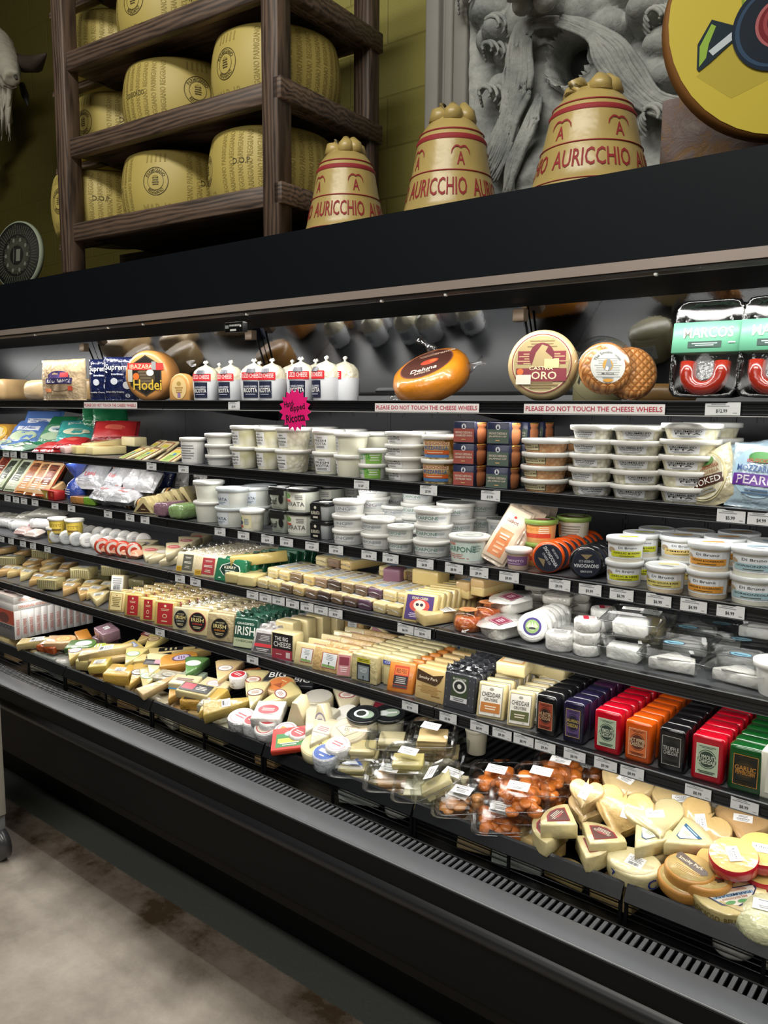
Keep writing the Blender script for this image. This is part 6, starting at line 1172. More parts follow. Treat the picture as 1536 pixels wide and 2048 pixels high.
h4([Part('cheese', MB().rbox((-.05, -.035, 0), (.05, .035, .05), .006, M('#e3cf94', 'cheese')))], 'cheese_block', 'plain yellow block on top of the bars, right of the purple one', 'cheese', 862, 1150, 0, 0, 0, None, Y=2.03)
h4([Part('cheese', MB().rbox((-.03, -.03, 0), (.03, .03, .055), .006, M('#7d5566', 'rind')))], 'cheese_block', 'wine-purple rind block standing on the bars', 'cheese', 790, 1150, 14, 0, 0, None, Y=2.0)
pur = [('r', 0, 0, 1, 1, '#43286f'), ('o', 0, .08, .74, .56, '#c8473c'), ('o', 0, .1, .44, .4, '#e3dccc'), ('o', -.08, .12, .12, .12, '#2b1a30'), ('o', .08, .12, .12, .12, '#2b1a30'), ('t', 'DEAD CREEK', 0, .38, .6, .1, '#e9ddb8'), ('g', 0, -.32, .8, .2, 3, '#d8cbe6')]
x, Y, w1, h1 = S4.fc(801, 866, 62, .025, 10); row(slab(w1, .024, h1, M('#e2d29c', 'cheese'), pur, .82, .8), 'cheese_block', x, Y, Z, .03, 9, 'tall cream slab with purple skull label', 'cheese', 'purple labelled slabs', lean=-20, rz=10)
h4(poly_cheese(wedge_poly(.07, .13), .035, M('#e6d3a0', 'cheese'), sticker('Wisconsin'), .05, .04, cv=.02), 'cheese_wedge', 'small wedge with white sticker at the edge right of the purple label', 'cheese', 880, 1238, -30, 0, 0, None, Y=1.87)
for i, (px, py, l) in enumerate(((918, 1180, 'left'), (955, 1170, 'middle'), (985, 1165, 'right'))):
    for q in range(2): h4(bar(.05, .15, .03, M(('#e0cf9c', '#d3b98c')[q], 'cheese'), blab), 'cheese_bar', 'brownish bar lying behind the pimento cups, ' + l + (' lower', ' upper')[q] + ' one', 'cheese', px, py - q * 14, -6, 0, 0, 'bars behind the pimento cups', Y=2.06)
def dome(R, h, cont, topc, txt=''):
    return [Part('contents', MB().lathe([(0, .002), (R * .9, .002), (R * .93, h * .35), (R * .8, h * .66), (0, h * .74)], cont, 30)), Part('container', MB().lathe([(R * 1.15, .001), (R * 1.15, .004), (R, .006), (R, h * .55), (R * .9, h * .85), (R * .7, h), (0, h + .001)], CLEAR, 34)), Part('label', label(R * 1.2, R * 1.2, [('o', 0, 0, 1, 1, topc), ('g', 0, 0, .5, .3, 2, '#8a4a2a')], top(h + .0016)))]
pmc = mottled('#d98148', '#b8552a', 90); dm = dome(.043, .056, pmc, '#d98a5a')
for px, Y, z_, l in ((936, 1.865, 0, 'clear cup of orange pimento spread at the shelf edge'), (975, 1.94, .01, 'clear cup of orange pimento spread behind the front one'), (992, 2.03, .01, 'clear cup of orange pimento spread, rear one')): thing('spread_cup', l, 'cup', dm, (x_of(px, Y, Z), Y, Z + z_), 0, 'clear cups of pimento spread')
gt = [('r', 0, 0, 1, 1, '#7a2a48'), ('r', 0, 0, .92, .9, '#c9a2a6'), ('r', 0, 0, .8, .78, '#8a3450'), ('g', 0, 0, .5, .5, 3, '#e6c9cf')]
gp_ = [Part('cheese', MB().rbox((-.045, -.045, 0), (.045, .045, .04), .01, M('#e6e4da', 'film'), 3, .002)), Part('paper', MB().prism([(x * (1 + .12 * math.sin(i * 2.1)), y * (1 + .12 * math.cos(i * 1.7))) for i, (x, y) in enumerate([(.062 * math.cos(t), .062 * math.sin(t)) for t in [2 * PI * i / 16 for i in range(16)]])], .038, .0405, M('#ecebe6', 'film'), 0)), Part('label', label(.062, .045, gt, top(.041)))]
for px, py, Y, z_, rz, l in ((1005, 1248, 1.88, .0, -30, 'front paper-wrapped goat cheese with maroon framed label'), (1025, 1215, 2.0, .03, -24, 'rear paper-wrapped goat cheese with maroon framed label'), (1010, 1260, 1.885, -1, -28, 'blank')):
    if z_ >= 0: thing('paper_wrapped_cheese', l, 'cheese', gp_, (x_of(px, Y, Z), Y, Z + z_ + .01 * (z_ > 0)), (D2(10), 0, D2(rz)), 'paper wrapped goat cheeses')
rnl = [('o', 0, 0, 1, 1, '#f2f2ee'), ('o', 0, 0, .8, .8, '#3b2a78'), ('o', 0, 0, .6, .6, '#8fb06a'), ('p', [(-.1, -.16), (0, .22), (.1, -.16)], M('#dfe8cf')), ('p', [(-.26, .0), (.0, -.2), (-.1, .2)], M('#c9d9b0')), ('p', [(.26, .0), (.0, -.2), (.1, .2)], M('#c9d9b0')), ('o', 0, -.08, .3, .1, '#2b2f2a')]
rr_ = disc_on_edge(.04, .022, M('#e9e8e2', 'film'), rnl); row(rr_, 'cheese_round', x_of(1062, 1.86, Z), 1.865, Z, .027, 6, 'white round with purple and green label leaning back', 'cheese', 'purple labelled rounds', lean=-24, rz=24)
def puck(R, h, m, spec=None): return [Part('cheese', MB().lathe([(0, 0), (R * .9, 0), (R, h * .15), (R, h * .85), (R * .9, h), (0, h)], m, 30))] + ([Part('label', label(R * 1.3, R * 1.0, spec, top(h + .0006)))] if spec else [])
thing('brie_round', 'small white brie round with white sticker at the shelf edge', 'cheese', puck(.038, .045, M('#e6e6e2', 'film'), sticker('BLEDMAR')), (x_of(1120, 1.865, Z), 1.865, Z), D2(20))
thing('clear_tub', 'empty looking clear round tub behind the white brie round', 'tub', clamshell(.05, .045, .045, [Part('contents', MB().rbox((-.03, -.03, .003), (.03, .03, .03), .008, M('#e2e0d8', 'film')))]), (x_of(1135, 1.97, Z), 1.97, Z), D2(10))
rb_ = [('r', 0, 0, 1, 1, '#e6e3dd'), ('r', -.1, .1, .3, 1, '#b3273c'), ('t', 'ROVE', .2, .1, .4, .5, '#b3273c')]
for j, (px, Y, n) in enumerate(((1172, 1.87, 3), (1205, 2.0, 3))):
    stack(puck(.034, .03, M('#dfdfda', 'film'), rb_), 'wrapped_round', x_of(px, Y, Z), Y, Z, .031, n, 'paper wrapped round with red ribbon label, ' + ('front stack', 'rear stack')[j], 'cheese', 'ribbon labelled rounds', rz=.5)
for j, (px, Y, n) in enumerate(((1115, 2.08, 3), (1150, 2.16, 3), (1080, 2.2, 3))):
    stack([Part('cheese', MB().rbox((-.042, -.035, 0), (.042, .035, .03), .01, M('#d9d6cb', 'film'), 3, .0015)), Part('film', MB().prism([(.052 * math.cos(t) * (1 + .1 * math.sin(5 * t)), .044 * math.sin(t)) for t in [2 * PI * i / 20 for i in range(20)]], .027, .0285, FILM, 0))], 'wrapped_block', x_of(px, Y, Z), Y, Z, .031, n, 'milky wrapped block at the back behind the brie, ' + ('left front', 'middle', 'rear')[j] + ' stack', 'cheese', 'milky wrapped blocks', rz=.3)
cw = Part('contents', MB().rbox((-.042, -.028, .004), (.042, .03, .038), .006, M('#e3e2dc', 'film'), 2, .003))
cl = clamshell(.066, .055, .05, [cw], sticker('GOAT'), rot=.1)
thing('clear_clamshell', 'clear clamshell with white cheese block, lower of the front pair', 'clamshell', clamshell(.066, .055, .05, [cw]), (x_of(1250, 1.885, Z), 1.89, Z), D2(4), 'clear clamshells of white cheese')
thing('clear_clamshell', 'clear clamshell with white cheese block and white sticker, upper of the front pair', 'clamshell', cl, (x_of(1258, 1.885, Z), 1.895, Z + .065), D2(10), 'clear clamshells of white cheese')
cl2 = clamshell(.055, .08, .055, [Part('contents', MB().rbox((-.02, -.05, .004), (.03, .03, .045), .004, M('#d9cfae', 'cheese')))], sticker('CREMA'), rot=-.05)
thing('clear_clamshell', 'long clear box with white label and cream cheese inside, standing behind the front pair', 'clamshell', cl2, (x_of(1302, 2.03, Z), 2.03, Z + .03), (D2(14), 0, D2(6)), 'clear clamshells of white cheese')
thing('clear_clamshell', 'clear box half hidden beneath the long labelled box', 'clamshell', cl2, (x_of(1330, 2.12, Z), 2.12, Z), D2(2), 'clear clamshells of white cheese')
bs = [('o', 0, 0, 1, .9, '#22385e'), ('o', 0, 0, .9, .78, '#8fc3d4'), ('o', 0, -.05, .6, .3, '#22385e'), ('o', .05, .02, .5, .2, '#8fc3d4')]
wd = Part('contents', MB().prism([(-.05, -.03), (.055, -.035), (.05, .01), (-.01, .035)], .004, .034, M('#dedcd6', 'film'), .005).prism([(-.03, -.035), (.045, -.03), (.0, .03)], .03, .04, M('#d3d1cb', 'film'), .004))
cs = clamshell(.07, .062, .052, [wd], bs, rot=.1, sw=.05, shh=.036)
for px, Y, z_, rz, l in ((1345, 1.885, 0, 8, 'clear box with round pale blue sticker, front left one'), (1372, 2.01, .01, 4, 'clear box with round pale blue sticker, second row'), (1392, 2.14, .02, 6, 'clear box with round pale blue sticker, third row at the back'), (1478, 1.89, 0, -4, 'clear box with round blue sticker, largest at front right'), (1480, 2.02, .0, 6, 'clear box behind the front right one'), (1520, 2.07, .065, 10, 'clear box raised at the right edge'), (1365, 2.015, -1, 0, ''), (1440, 2.14, 0, 0, 'clear box in the deepest row at the right')):
    if z_ >= 0: thing('clear_clamshell', l, 'clamshell', cs, (x_of(px, Y, Z), Y, Z + z_), D2(rz), 'blue stickered clear boxes')
thing('white_tub', 'plain white tub cut off by the right edge of the picture', 'tub', tub(.05, .075, WP, M('#e6e6e0', 'plast'), None, taper=.8), (x_of(1556, 1.87, Z), 1.87, Z), 0)
for px, pr, wh in ((3, '$5.99', 'at the far left of the fourth shelf'), (22, '$6.99', 'below the pinkish soft pack'), (46, '$7.99', 'below the left yellow pail'), (66, '$7.99', 'fourth on the fourth shelf'), (95, '$8.99', 'below the white rounds'), (360, '$6.49', 'below the dark grey labelled slab'), (391, '$6.49', 'below the dark red labelled slab'), (505, '$9.99', 'below the plain pale blocks'), (531, '$9.99', 'below the first long bars'), (557, '$9.99', 'third in the strip below the bars'), (585, '$8.99', 'fourth in the strip below the bars'), (614, '$8.99', 'fifth in the strip below the bars'), (642, '$9.99', 'sixth in the strip below the bars'), (671, '$8.99', 'last in the strip below the bars'), (811, '$6.99', 'below the purple skull label'), (845, '$8.99', 'just left of the shelf joint')):
    tag(3, px, pr, wh, .9 if px < 300 else 1)
# ================================================================ fifth shelf
S5 = Sh(4); Z = S5.z
def h5(*a, **k): return heap(4, *a, **k)
WG = ['#e3d09a', '#d9b884', '#e6dab0', '#cfae78', '#d3cf9c', '#e0c994']
wst = [('r', 0, 0, 1, 1, '#e4e4e0'), ('g', 0, .1, .8, .6, 4, '#75777a'), ('b', 0, -.32, .6, .26, '#45474a')]
wl = ['at the far left edge', 'second from the left edge', 'above the fondue boxes', 'right of the fondue boxes', 'with grey ridged side', 'with orange rind', 'in front of the slabs', 'leaning on the slabs']
k_ = 0
for i, (px, py, rz, ty, ci, Y) in enumerate(((10, 1156, 20, 0, 1, 1.88), (28, 1158, 30, 6, 5, 1.90), (55, 1148, 26, -8, 1, 1.96), (72, 1170, 30, 5, 3, 1.88), (50, 1165, 40, 8, 2, 1.9), (92, 1152, 20, 0, 5, 1.96), (118, 1146, 24, 6, 1, 1.99), (95, 1178, 34, 0, 2, 1.87), (140, 1165, 30, -6, 2, 1.92), (135, 1185, 40, 4, 1, 1.87), (168, 1188, 44, 0, 3, 1.87), (185, 1180, 30, 6, 5, 1.9), (198, 1196, 50, -6, 2, 1.86), (175, 1168, 26, 0, 5, 1.96), (208, 1172, 20, 0, 2, 1.97), (20, 1138, 16, 0, 3, 2.02), (60, 1130, 22, 5, 1, 2.06), (95, 1134, 20, 0, 5, 2.06), (130, 1132, 30, -5, 3, 2.08), (160, 1146, 12, 0, 0, 2.06), (8, 1112, 0, 0, 1, 2.16), (45, 1114, 12, 0, 3, 2.18), (100, 1120, 12, 4, 3, 2.16), (190, 1150, 10, 0, 4, 2.1))):
    nm = ['far left', 'left', 'centre left', 'centre', 'centre right', 'right'][min(5, int(px / 38))] + (' front' if Y < 1.93 else (' middle' if Y < 2.03 else ' back'))
    h5(poly_cheese(sector(.12, .75), .034, M(WG[ci], 'cheese'), wst, .042, .034, cv=.025), 'cheese_wedge', ('yellow', 'tan', 'cream', 'brown-rind', 'pale green', 'golden')[ci] + ' stickered wedge in the fifth-shelf left heap, ' + nm + (' tilted' if ty else ' flat'), 'cheese', px, py, rz, 6, ty, 'stickered wedges in the left heap', .03, Y=Y)
for i, (px, py, Y, l) in enumerate(((25, 1118, 2.02, 'upper left'), (103, 1163, 1.97 - .1, 'front, dark one'), (168, 1142, 2.0, 'right, largest'), (230, 1136, 2.1, 'far right at the back'), (88, 1104, 2.16, 'topmost at the back'))):
    m = MB().rbox((-.05, -.04, 0), (.05, .04, .048), .006, M('#cfc9a0', 'lumpy'), 2, .002)
    for j in range(9): m.box((-.046 + j * .0105, -.0415, .004), (-.040 + j * .0105, -.0402, .042), M('#7e7858'))
    h5([Part('cheese', m), Part('label', label(.05, .035, wst, top(.0488)))], 'blue_cheese_block', 'thick blue-veined block with ridged dark side, ' + l + ' of the left heap', 'cheese', px, py, 26, 0, 0, 'ridged blue cheese blocks', .03, Y=Y)
for i in range(3): h5([Part('cheese', MB().rbox((-.045, -.04, 0), (.045, .04, .045), .006, M('#8e8a66', 'lumpy'), 2, .002))], 'blue_cheese_block', 'dim green-grey block at the back above the red labels, ' + ('left', 'middle', 'right')[i], 'cheese', 215 + i * 34, 1150 + i * 6, 14, 0, 0, 'ridged blue cheese blocks', .03, Y=2.14)
h5(slab(.06, .05, .075, M('#e6dcc0', 'cheese'), wst, .9, .8), 'cheese_block', 'white stickered slab leaning behind the first cream labelled one', 'cheese', 236, 1168, 30, -14, 0, None, H=.07, Y=1.95)
# upright rows
rb = lambda c1, c2='#e9d9b0', c3='#e3c9a0': [('r', 0, 0, 1, 1, c1), ('o', 0, .36, .16, .12, c2), ('g', 0, .18, .7, .12, 2, c3), ('o', 0, -.12, .3, .2, c2), ('o', 0, -.12, .22, .14, c1), ('g', 0, -.36, .6, .1, 1, c3)]
crl = [('r', 0, 0, 1, 1, '#9a7a3c'), ('r', 0, 0, .93, .96, '#e0cf96'), ('o', 0, .36, .1, .07, '#8a3a24'), ('g', 0, 0, .8, .6, 6, '#7a6434')]
def irish(c2, c3): return [('o', 0, 0, 1, 1, c2), ('o', 0, 0, .92, .95, '#17181a'), ('t', 'GRASSFED', 0, .28, .5, .06, '#d9cfa0'), ('t', 'IRISH', 0, .1, .72, .2, '#e9d890'), ('t', 'CHEDDAR', 0, -.1, .6, .09, c3), ('g', 0, -.28, .5, .14, 2, '#c9bd92')]
gi = [('r', 0, 0, 1, 1, '#1f4a3c'), ('t', 'GRASSFED', 0, .36, .8, .08, '#dfe6dc'), ('t', 'IRISH', 0, .1, .92, .32, '#eef0e6'), ('r', 0, -.34, 1, .32, '#b9c3a0'), ('t', 'CHEDDAR', 0, -.27, .8, .08, '#3a4a34')]
sil = [('r', 0, 0, .9, .92, '#4a4648'), ('r', 0, -.14, .9, .16, '#c9303a'), ('g', 0, .22, .7, .3, 4, '#a9a5a6'), ('g', 0, -.36, .7, .16, 2, '#c9c5c6')]
big = [('r', 0, 0, 1, 1, '#1c1b1d'), ('t', 'THE BIG', -.05, .3, .66, .16, '#ecebe6'), ('t', 'CHEESE', 0, .08, .84, .2, '#ecebe6'), ('r', 0, -.3, 1, .38, '#a33a48'), ('r', .3, -.3, .2, .22, '#d9c9c6'), ('g', -.15, -.3, .4, .08, 1, '#e0b9bd')]
tree = [('r', 0, 0, 1, 1, '#a8473c'), ('r', 0, 0, .9, .92, '#dfe3e4'), ('g', 0, .2, .6, .4, 4, '#8f959b'), ('p', [(-.42, -.44), (.42, -.44), (.42, -.3), (-.42, -.26)], M('#7fa05c')), ('r', 0, -.24, .04, .2, '#2b2a26'), ('o', 0, -.14, .1, .12, '#2b2a26')]
tre2 = [('r', 0, 0, 1, 1, '#1e2226'), ('r', 0, -.05, .84, .8, '#8f9a9f'), ('g', 0, .1, .6, .3, 4, '#d5dadd'), ('r', 0, -.36, .04, .2, '#17181a'), ('o', 0, -.27, .1, .1, '#17181a')]
coast = [('p', [(-.5, .3), (.5, .1), (.5, -.5), (.2, -.2), (-.5, -.35)], M('#2b4aa0')), ('t', 'COASTAL', -.1, -.0, .66, .34, '#eceef4')]
fire = [('r', 0, 0, 1, 1, '#c9452a'), ('r', 0, .26, .84, .3, '#e07a3c'), ('t', 'RED FOX', 0, .26, .7, .2, '#5d1a14'), ('r', 0, -.14, .96, .4, '#232022'), ('g', 0, -.14, .8, .32, 4, '#b9b3ae'), ('r', 0, -.42, .96, .1, '#3a3234')]
smk = [('p', [(-.5, .5), (.1, .34), (.5, .46), (.34, .12), (.2, -.02), (-.5, .06)], M('#4a3522')), ('t', 'Smoky Park', -.06, .2, .7, .15, '#efe4cc'), ('g', 0, -.22, .94, .3, 5, '#b08a52'), ('g', .25, -.42, .36, .08, 1, '#8a6234')]
bw = [('r', 0, 0, 1, 1, '#3f4147'), ('r', 0, .13, .54, .64, '#3c4a34'), ('o', 0, .16, .46, .4, '#dfe0da'), ('o', 0, .16, .36, .3, '#2b2f2c'), ('o', 0, .16, .14, .14, '#dfe0da'), ('t', 'BLACKWATER', 0, .37, .44, .06, '#dfe0da'), ('r', 0, -.22, .56, .14, '#d9dadb'), ('g', 0, -.22, .5, .1, 2, '#55585c')] + [('r', -.42 + .13 * (i % 8), -.44 + .12 * (i // 4), .02, .04, '#85878c') for i in range(0, 32, 1) if abs(-.42 + .13 * (i % 8)) > .29]
def chg(c1): return [('r', 0, 0, 1, 1, '#8a8678'), ('r', 0, 0, .95, .96, '#e9e6dc'), ('o', 0, .38, .2, .1, '#9a968a'), ('t', 'CHEDDAR', 0, .2, .84, .15, '#2b2b28'), ('t', 'GRUYERE', 0, .04, .6, .1, '#2b2b28'), ('r', 0, -.22, .86, .32, c1), ('g', 0, -.22, .7, .16, 2, '#e9dcc8'), ('o', .2, -.42, .1, .06, '#c9c5b8')]
def seal(bg, ink, t1, t2, fr_): return [('r', 0, 0, 1, 1, fr_), ('r', 0, 0, .95, .965, bg), ('g', 0, .4, .8, .08, 2, ink), ('o', 0, .02, .84, .62, ink), ('o', 0, .02, .78, .57, bg), ('o', 0, .02, .72, .52, ink), ('t', t1, 0, .08, .86, .15, fr_ if bg != fr_ else '#fff'), ('t', t2, 0, -.07, .78, .13, fr_ if bg != fr_ else '#fff'), ('g', 0, -.4, .8, .1, 2, ink)]
CH, YC, WC = M('#e6dcb6', 'cheese'), M('#e3cc86', 'cheese'), M('#ddd9c0', 'cheese')
ROWS = [  # left px, right px, height px, material, label, label width, height, centre, turn, number, pitch, lean, film, words, name
    (216, 246, 41, M('#dec994', 'cheese'), crl, .74, .84, .5, 22, 5, .05, -14, False, 'slab with cream printed label, left of the red labels'),
    (248, 281, 46, YC, rb('#b02a30'), .62, .84, .5, 22, 7, .038, -8, True, 'cheese slab with red label, first red one from the left'),
    (279, 311, 47, YC, rb('#a8272d'), .5, .84, .5, 22, 7, .038, -8, True, 'cheese slab with narrow red label, second red one'),
    (308, 350, 50, YC, rb('#b02a30'), .7, .84, .5, 20, 7, .038, -8, True, 'cheese slab with wide red label, third red one'),
    (344, 376, 46, M('#c9c5ae', 'cheese'), irish('#8a8a7a', '#b9bdb0'), .8, .8, .5, 18, 8, .036, -8, True, 'Irish cheddar slab with grey edged black oval'),
    (372, 415, 53, CH, irish('#a8353a', '#c9463a'), .78, .74, .5, 18, 8, .036, -8, True, 'Irish cheddar slab with red edged black oval'),
    (412, 464, 56, M('#cdbfa2', 'lumpy'), irish('#6a5a44', '#d98a3a'), .66, .72, .48, 16, 8, .036, -8, True, 'speckled Irish cheddar slab with brown edged oval'),
    (465, 510, 61, M('#2b5242', 'film'), gi, .92, .9, .5, 14, 10, .033, -10, True, 'green pouch lettered IRISH'),
    (500, 546, 50, M('#b9b5b4', 'film'), sil, .84, .8, .45, 14, 9, .036, -24, True, 'silvery pack with black and red label'),
    (541, 588, 54, CH, big, .84, .96, .47, 8, 1, .08, -3, False, 'thick slab with black and red label THE BIG CHEESE'),
    (584, 636, 46, CH, tree, .46, .62, .48, 10, 5, .06, -16, False, 'cream slab with red framed white tree label'),
    (622, 688, 50, M('#e0c393', 'lumpy'), tree, .46, .62, .48, 6, 5, .06, -16, False, 'orange speckled slab with red framed white label'),
    (672, 702, 48, M('#dccbb0', 'cheese'), [('r', 0, 0, 1, 1, '#c98a8e'), ('r', 0, .2, .8, .4, '#8a3a48'), ('g', 0, -.2, .8, .3, 3, '#f0dfe0')], .8, .84, .5, 20, 4, .045, -12, False, 'narrow slab with pink label'),
    (701, 753, 58, M('#dcd4ae', 'lumpy'), tre2, .5, .62, .4, 4, 9, .033, -2, False, 'pale slab with black framed grey label and yellow band'),
    (764, 815, 62, M('#ddd8b4', 'cheese'), coast, .96, .22, .78, 4, 9, .04, -2, False, 'pale slab with blue COASTAL band'),
    (772, 824, 64, M('#d98a3c', 'cheese'), fire, .56, .7, .5, 12, 6, .04, -20, False, 'orange slab with red and black label'),
    (826, 886, 68, M('#d6b87c', 'rind'), smk, .9, .76, .52, 2, 5, .045, -8, False, 'smoked slab lettered Smoky Park'),
    (885, 948, 74, M('#33353a', 'film'), bw, .94, .94, .5, 2, 9, .03, -6, True, 'black foil pack with white round emblem'),
    (950, 1006, 72, CH, chg('#c07a3a'), .8, .84, .5, 14, 8, .04, -14, False, 'cream slab labelled CHEDDAR GRUYERE with orange panel'),
    (1012, 1062, 72, CH, chg('#5d6238'), .84, .84, .5, 14, 8, .04, -14, False, 'cream slab labelled CHEDDAR GRUYERE with olive panel')]
for a, b, hp, m, sp, lw, lh, cv, rz, n, pt_, ln, fm, wds in ROWS:
    dy = .03 if a not in (764, 541) else (.06 if a == 764 else .035)
    x, Y, w1, h1 = S5.fc(a, b, hp, dy, rz)
    d = pt_ * .8 if pt_ < .06 else pt_ * .7
    ps = slab(w1, d, h1, m, sp, lw, lh, cv, fm)
    if a == 701: ps.append(Part('yellow_band', label(w1 * .5, h1 * .16, [('r', 0, 0, 1, 1, '#d6cf3a'), ('g', 0, 0, .8, .6, 2, '#55501a')], flat(.0012), cv=h1 * .8)))
    row(ps, 'cheese_block' if not fm or a < 460 else 'cheese_pouch', x, Y, Z, pt_ / max(.8, math.cos(D2(rz))), n, wds, 'cheese', wds + ' row', lean=ln, rz=rz)
x = x_of(585, 2.0, Z)
for i in range(5): thing('cheese_block', 'large block of pale cheese behind THE BIG CHEESE, ' + place_word(i, 5), 'cheese', slab(.08, .05, .1, CH, big if i == 4 else None, .7, .7), (x_of(566, 1.91, Z) + i * .012, 1.915 + i * .062, Z), D2(6), 'large pale blocks')
h5(slab(.09, .05, .09, M('#dfc08a', 'lumpy'), tree, .5, .7), 'cheese_block', 'speckled slab with red framed label raised at the back above the tree labels', 'cheese', 705, 1280, 6, -4, 0, None, H=.09, Y=2.16)
h5(slab(.07, .03, .09, M('#e0d2ac', 'cheese'), [('r', 0, 0, 1, 1, '#7a2a34'), ('g', 0, 0, .7, .5, 4, '#d9b0a6')], .7, .8), 'cheese_block', 'slab with dark red label leaning on the raised speckled one', 'cheese', 742, 1278, 4, -24, 20, None, H=.09, Y=2.1)
for i in range(5): thing('cheese_block', 'tall dim pale slab at the back above the orange packs, ' + W2[i] + ' from the left', 'cheese', slab(.05, .04, .1, M('#cfc79c', 'cheese')), (x_of(880 + i * 18, 2.2, Z), 2.2, Z), D2(4), 'tall dim slabs at the back')
h5(bar(.085, .07, .035, CH, [('r', 0, 0, 1, 1, '#d9a05c'), ('r', 0, 0, .84, .8, '#e6dcc0')]), 'cheese_block', 'single cheese block laid flat on top of the cheddar gruyere row', 'cheese', 1030, 1330, 8, 4, 0, None, Y=1.93, th=.02)
h5(bar(.085, .07, .035, CH), 'cheese_block', 'plain cheese block laid on the rows further back, left one', 'cheese', 1062, 1328, 20, 0, 0, 'plain blocks laid on the rows', Y=2.03, th=.02)
h5(bar(.085, .07, .035, CH), 'cheese_block', 'plain cheese block laid on the rows further back, right one', 'cheese', 1110, 1340, 4, 0, 0, 'plain blocks laid on the rows', Y=2.05, th=.02)
# waxed cheddar blocks in colours
WX = [(1070, 1110, 84, '#141416', seal('#a8472f', '#2b1c18', 'HUNTER', 'CHEDDAR', '#d9b08a'), 'black waxed block with red label HUNTER CHEDDAR', 8),
      (1124, 1165, 87, '#1e1a35', seal('#5a4578', '#1c1730', 'JALAPENO', 'CHEDDAR', '#c9b25a'), 'dark purple waxed block with violet label', 4),
      (1186, 1238, 88, '#b0081f', seal('#b9c9ae', '#33463c', 'PLYMOUTH', 'CHEDDAR', '#dfe6cf'), 'red waxed block with green label PLYMOUTH CHEDDAR, left row', 8),
      (1248, 1300, 85, '#c9520e', seal('#d9723c', '#5a2a1c', 'HOT PEPPER', 'CHEDDAR', '#e9cfa8'), 'orange waxed block labelled HOT PEPPER CHEDDAR', 8),
      (1313, 1367, 90, '#0e0e10', seal('#2a2a2a', '#17181a', 'TRUFFLE', 'CHEDDAR', '#b9b9b2'), 'black waxed block labelled TRUFFLE CHEDDAR', 6),
      (1379, 1443, 96, '#b0081f', seal('#b9c9ae', '#33463c', 'PLYMOUTH', 'CHEDDAR', '#dfe6cf'), 'red waxed block with green label PLYMOUTH CHEDDAR, right row', 7),
      (1452, 1524, 96, '#0d4a1c', seal('#14160f', '#3a2f18', 'GARLIC', 'PEPPERCORN', '#c98a3a'), 'green waxed block with black and gold label', 8)]
for a, b, hp, c_, sp, wds, n in WX:
    x, Y, w1, h1 = S5.fr(a, b, hp, .024)
    if c_ == '#1e1a35':
        row(slab(w1, .042, h1, M(c_, 'wax'), sp, .68, .66, .5, r=.008), 'waxed_cheddar', x, Y, Z, .0425, 4, wds, 'cheese', 'dark purple waxed cheddars', rz=1)
        row(slab(w1, .042, h1, M('#3d1d3c', 'wax'), sp, .68, .66, .5, r=.008), 'waxed_cheddar', x, Y + .17, Z, .0425, 4, 'plum coloured waxed block behind the dark purple ones', 'cheese', 'plum waxed cheddars', rz=1)
    else: row(slab(w1, .042, h1, M(c_, 'wax'), sp, .68, .66, .5, r=.008), 'waxed_cheddar', x, Y, Z, .0425, n, wds, 'cheese', wds + ' blocks', rz=1)
x, Y, w1, h1 = S5.fr(1528, 1590, 90, .024); row(slab(.09, .05, .11, M('#c9c9b8', 'plast'), greek('#dcdccf', 4), .7, .7), 'cheese_block', x, Y, Z, .06, 3, 'white block cut off by the right edge beside the green wax', 'cheese', 'white blocks at the right edge')
for px, pr, wh in ((320, '$10.99', 'below the third red labelled slab'), (505, '$8.99', 'below the silvery pack'), (820, '$7.99', 'left of the shelf joint, below the smoky slab'), (896, '$9.99', 'right of the joint, below the black foil packs'), (959, '$8.99', 'below the orange panelled cheddar gruyere'), (1004, '$9.99', 'below the olive panelled cheddar gruyere'), (1047, '$8.99', 'left of the black hunter cheddar'), (1090, '$9.99', 'below the black hunter cheddar'), (1149, '$8.99', 'below the dark purple wax'), (1211, '$9.99', 'below the left red wax'), (1264, '$8.99', 'below the orange wax'), (1396, '$8.99', 'below the right red wax'), (1489, '$8.99', 'below the green wax')):
    tag(4, px, pr, wh)
# ================================================================ the deck: loose cheeses behind the wire guard
DA = EYE - 1.05 - .10 * 1.74
def dspot(px, py, dh=0):
    r = ray(px, py); t = (DA + dh - EYE) / (r.z - .10 * r.y); return Vector((r.x * t, r.y * t, EYE + r.z * t))
def D(ps, name, lab, cat, px, py, H, rz=0, dh=0, tx=6, ty=0, group=None, k=1.0, mg=1.772):
    """one pack of the sloping heap: turned by rz, leaning towards the aisle by tx (plus the slope of the heap) and sideways by ty"""
    p = dspot(px, py, dh); f = Vector((-p.x * .45, -p.y - .6, 0)).normalized(); ax = Vector((-f.y, f.x, 0))
    R_ = Matrix.Rotation(D2(tx + 8), 4, ax) @ Matrix.Rotation(D2(ty), 4, f) @ Matrix.Rotation(D2(rz), 4, 'Z')
    up_ = R_ @ Vector((0, 0, H * k))
    if p.y - up_.y < mg: p = at_y(px, py, mg + up_.y)          # keep clear of the rail
    q = p - up_; q.z = max(q.z, EYE - 1.050 - H * k)
    return thing(name, lab, cat, ps, (q.x, q.y, q.z), tuple(R_.to_euler()), group, None if k == 1 else k)
cp('deck_riser', MB().box((XL, 1.88, EYE - 1.135), (XR, 2.35, EYE - 1.125), BLK2), None, 'black raised rack on the deck')
rg = MB(); q = XL
while q < XR: rg.box((q, 1.88, EYE - 1.126), (q + .006, 2.35, EYE - 1.121), BLK); q += .03
cp('riser_ribs', rg)
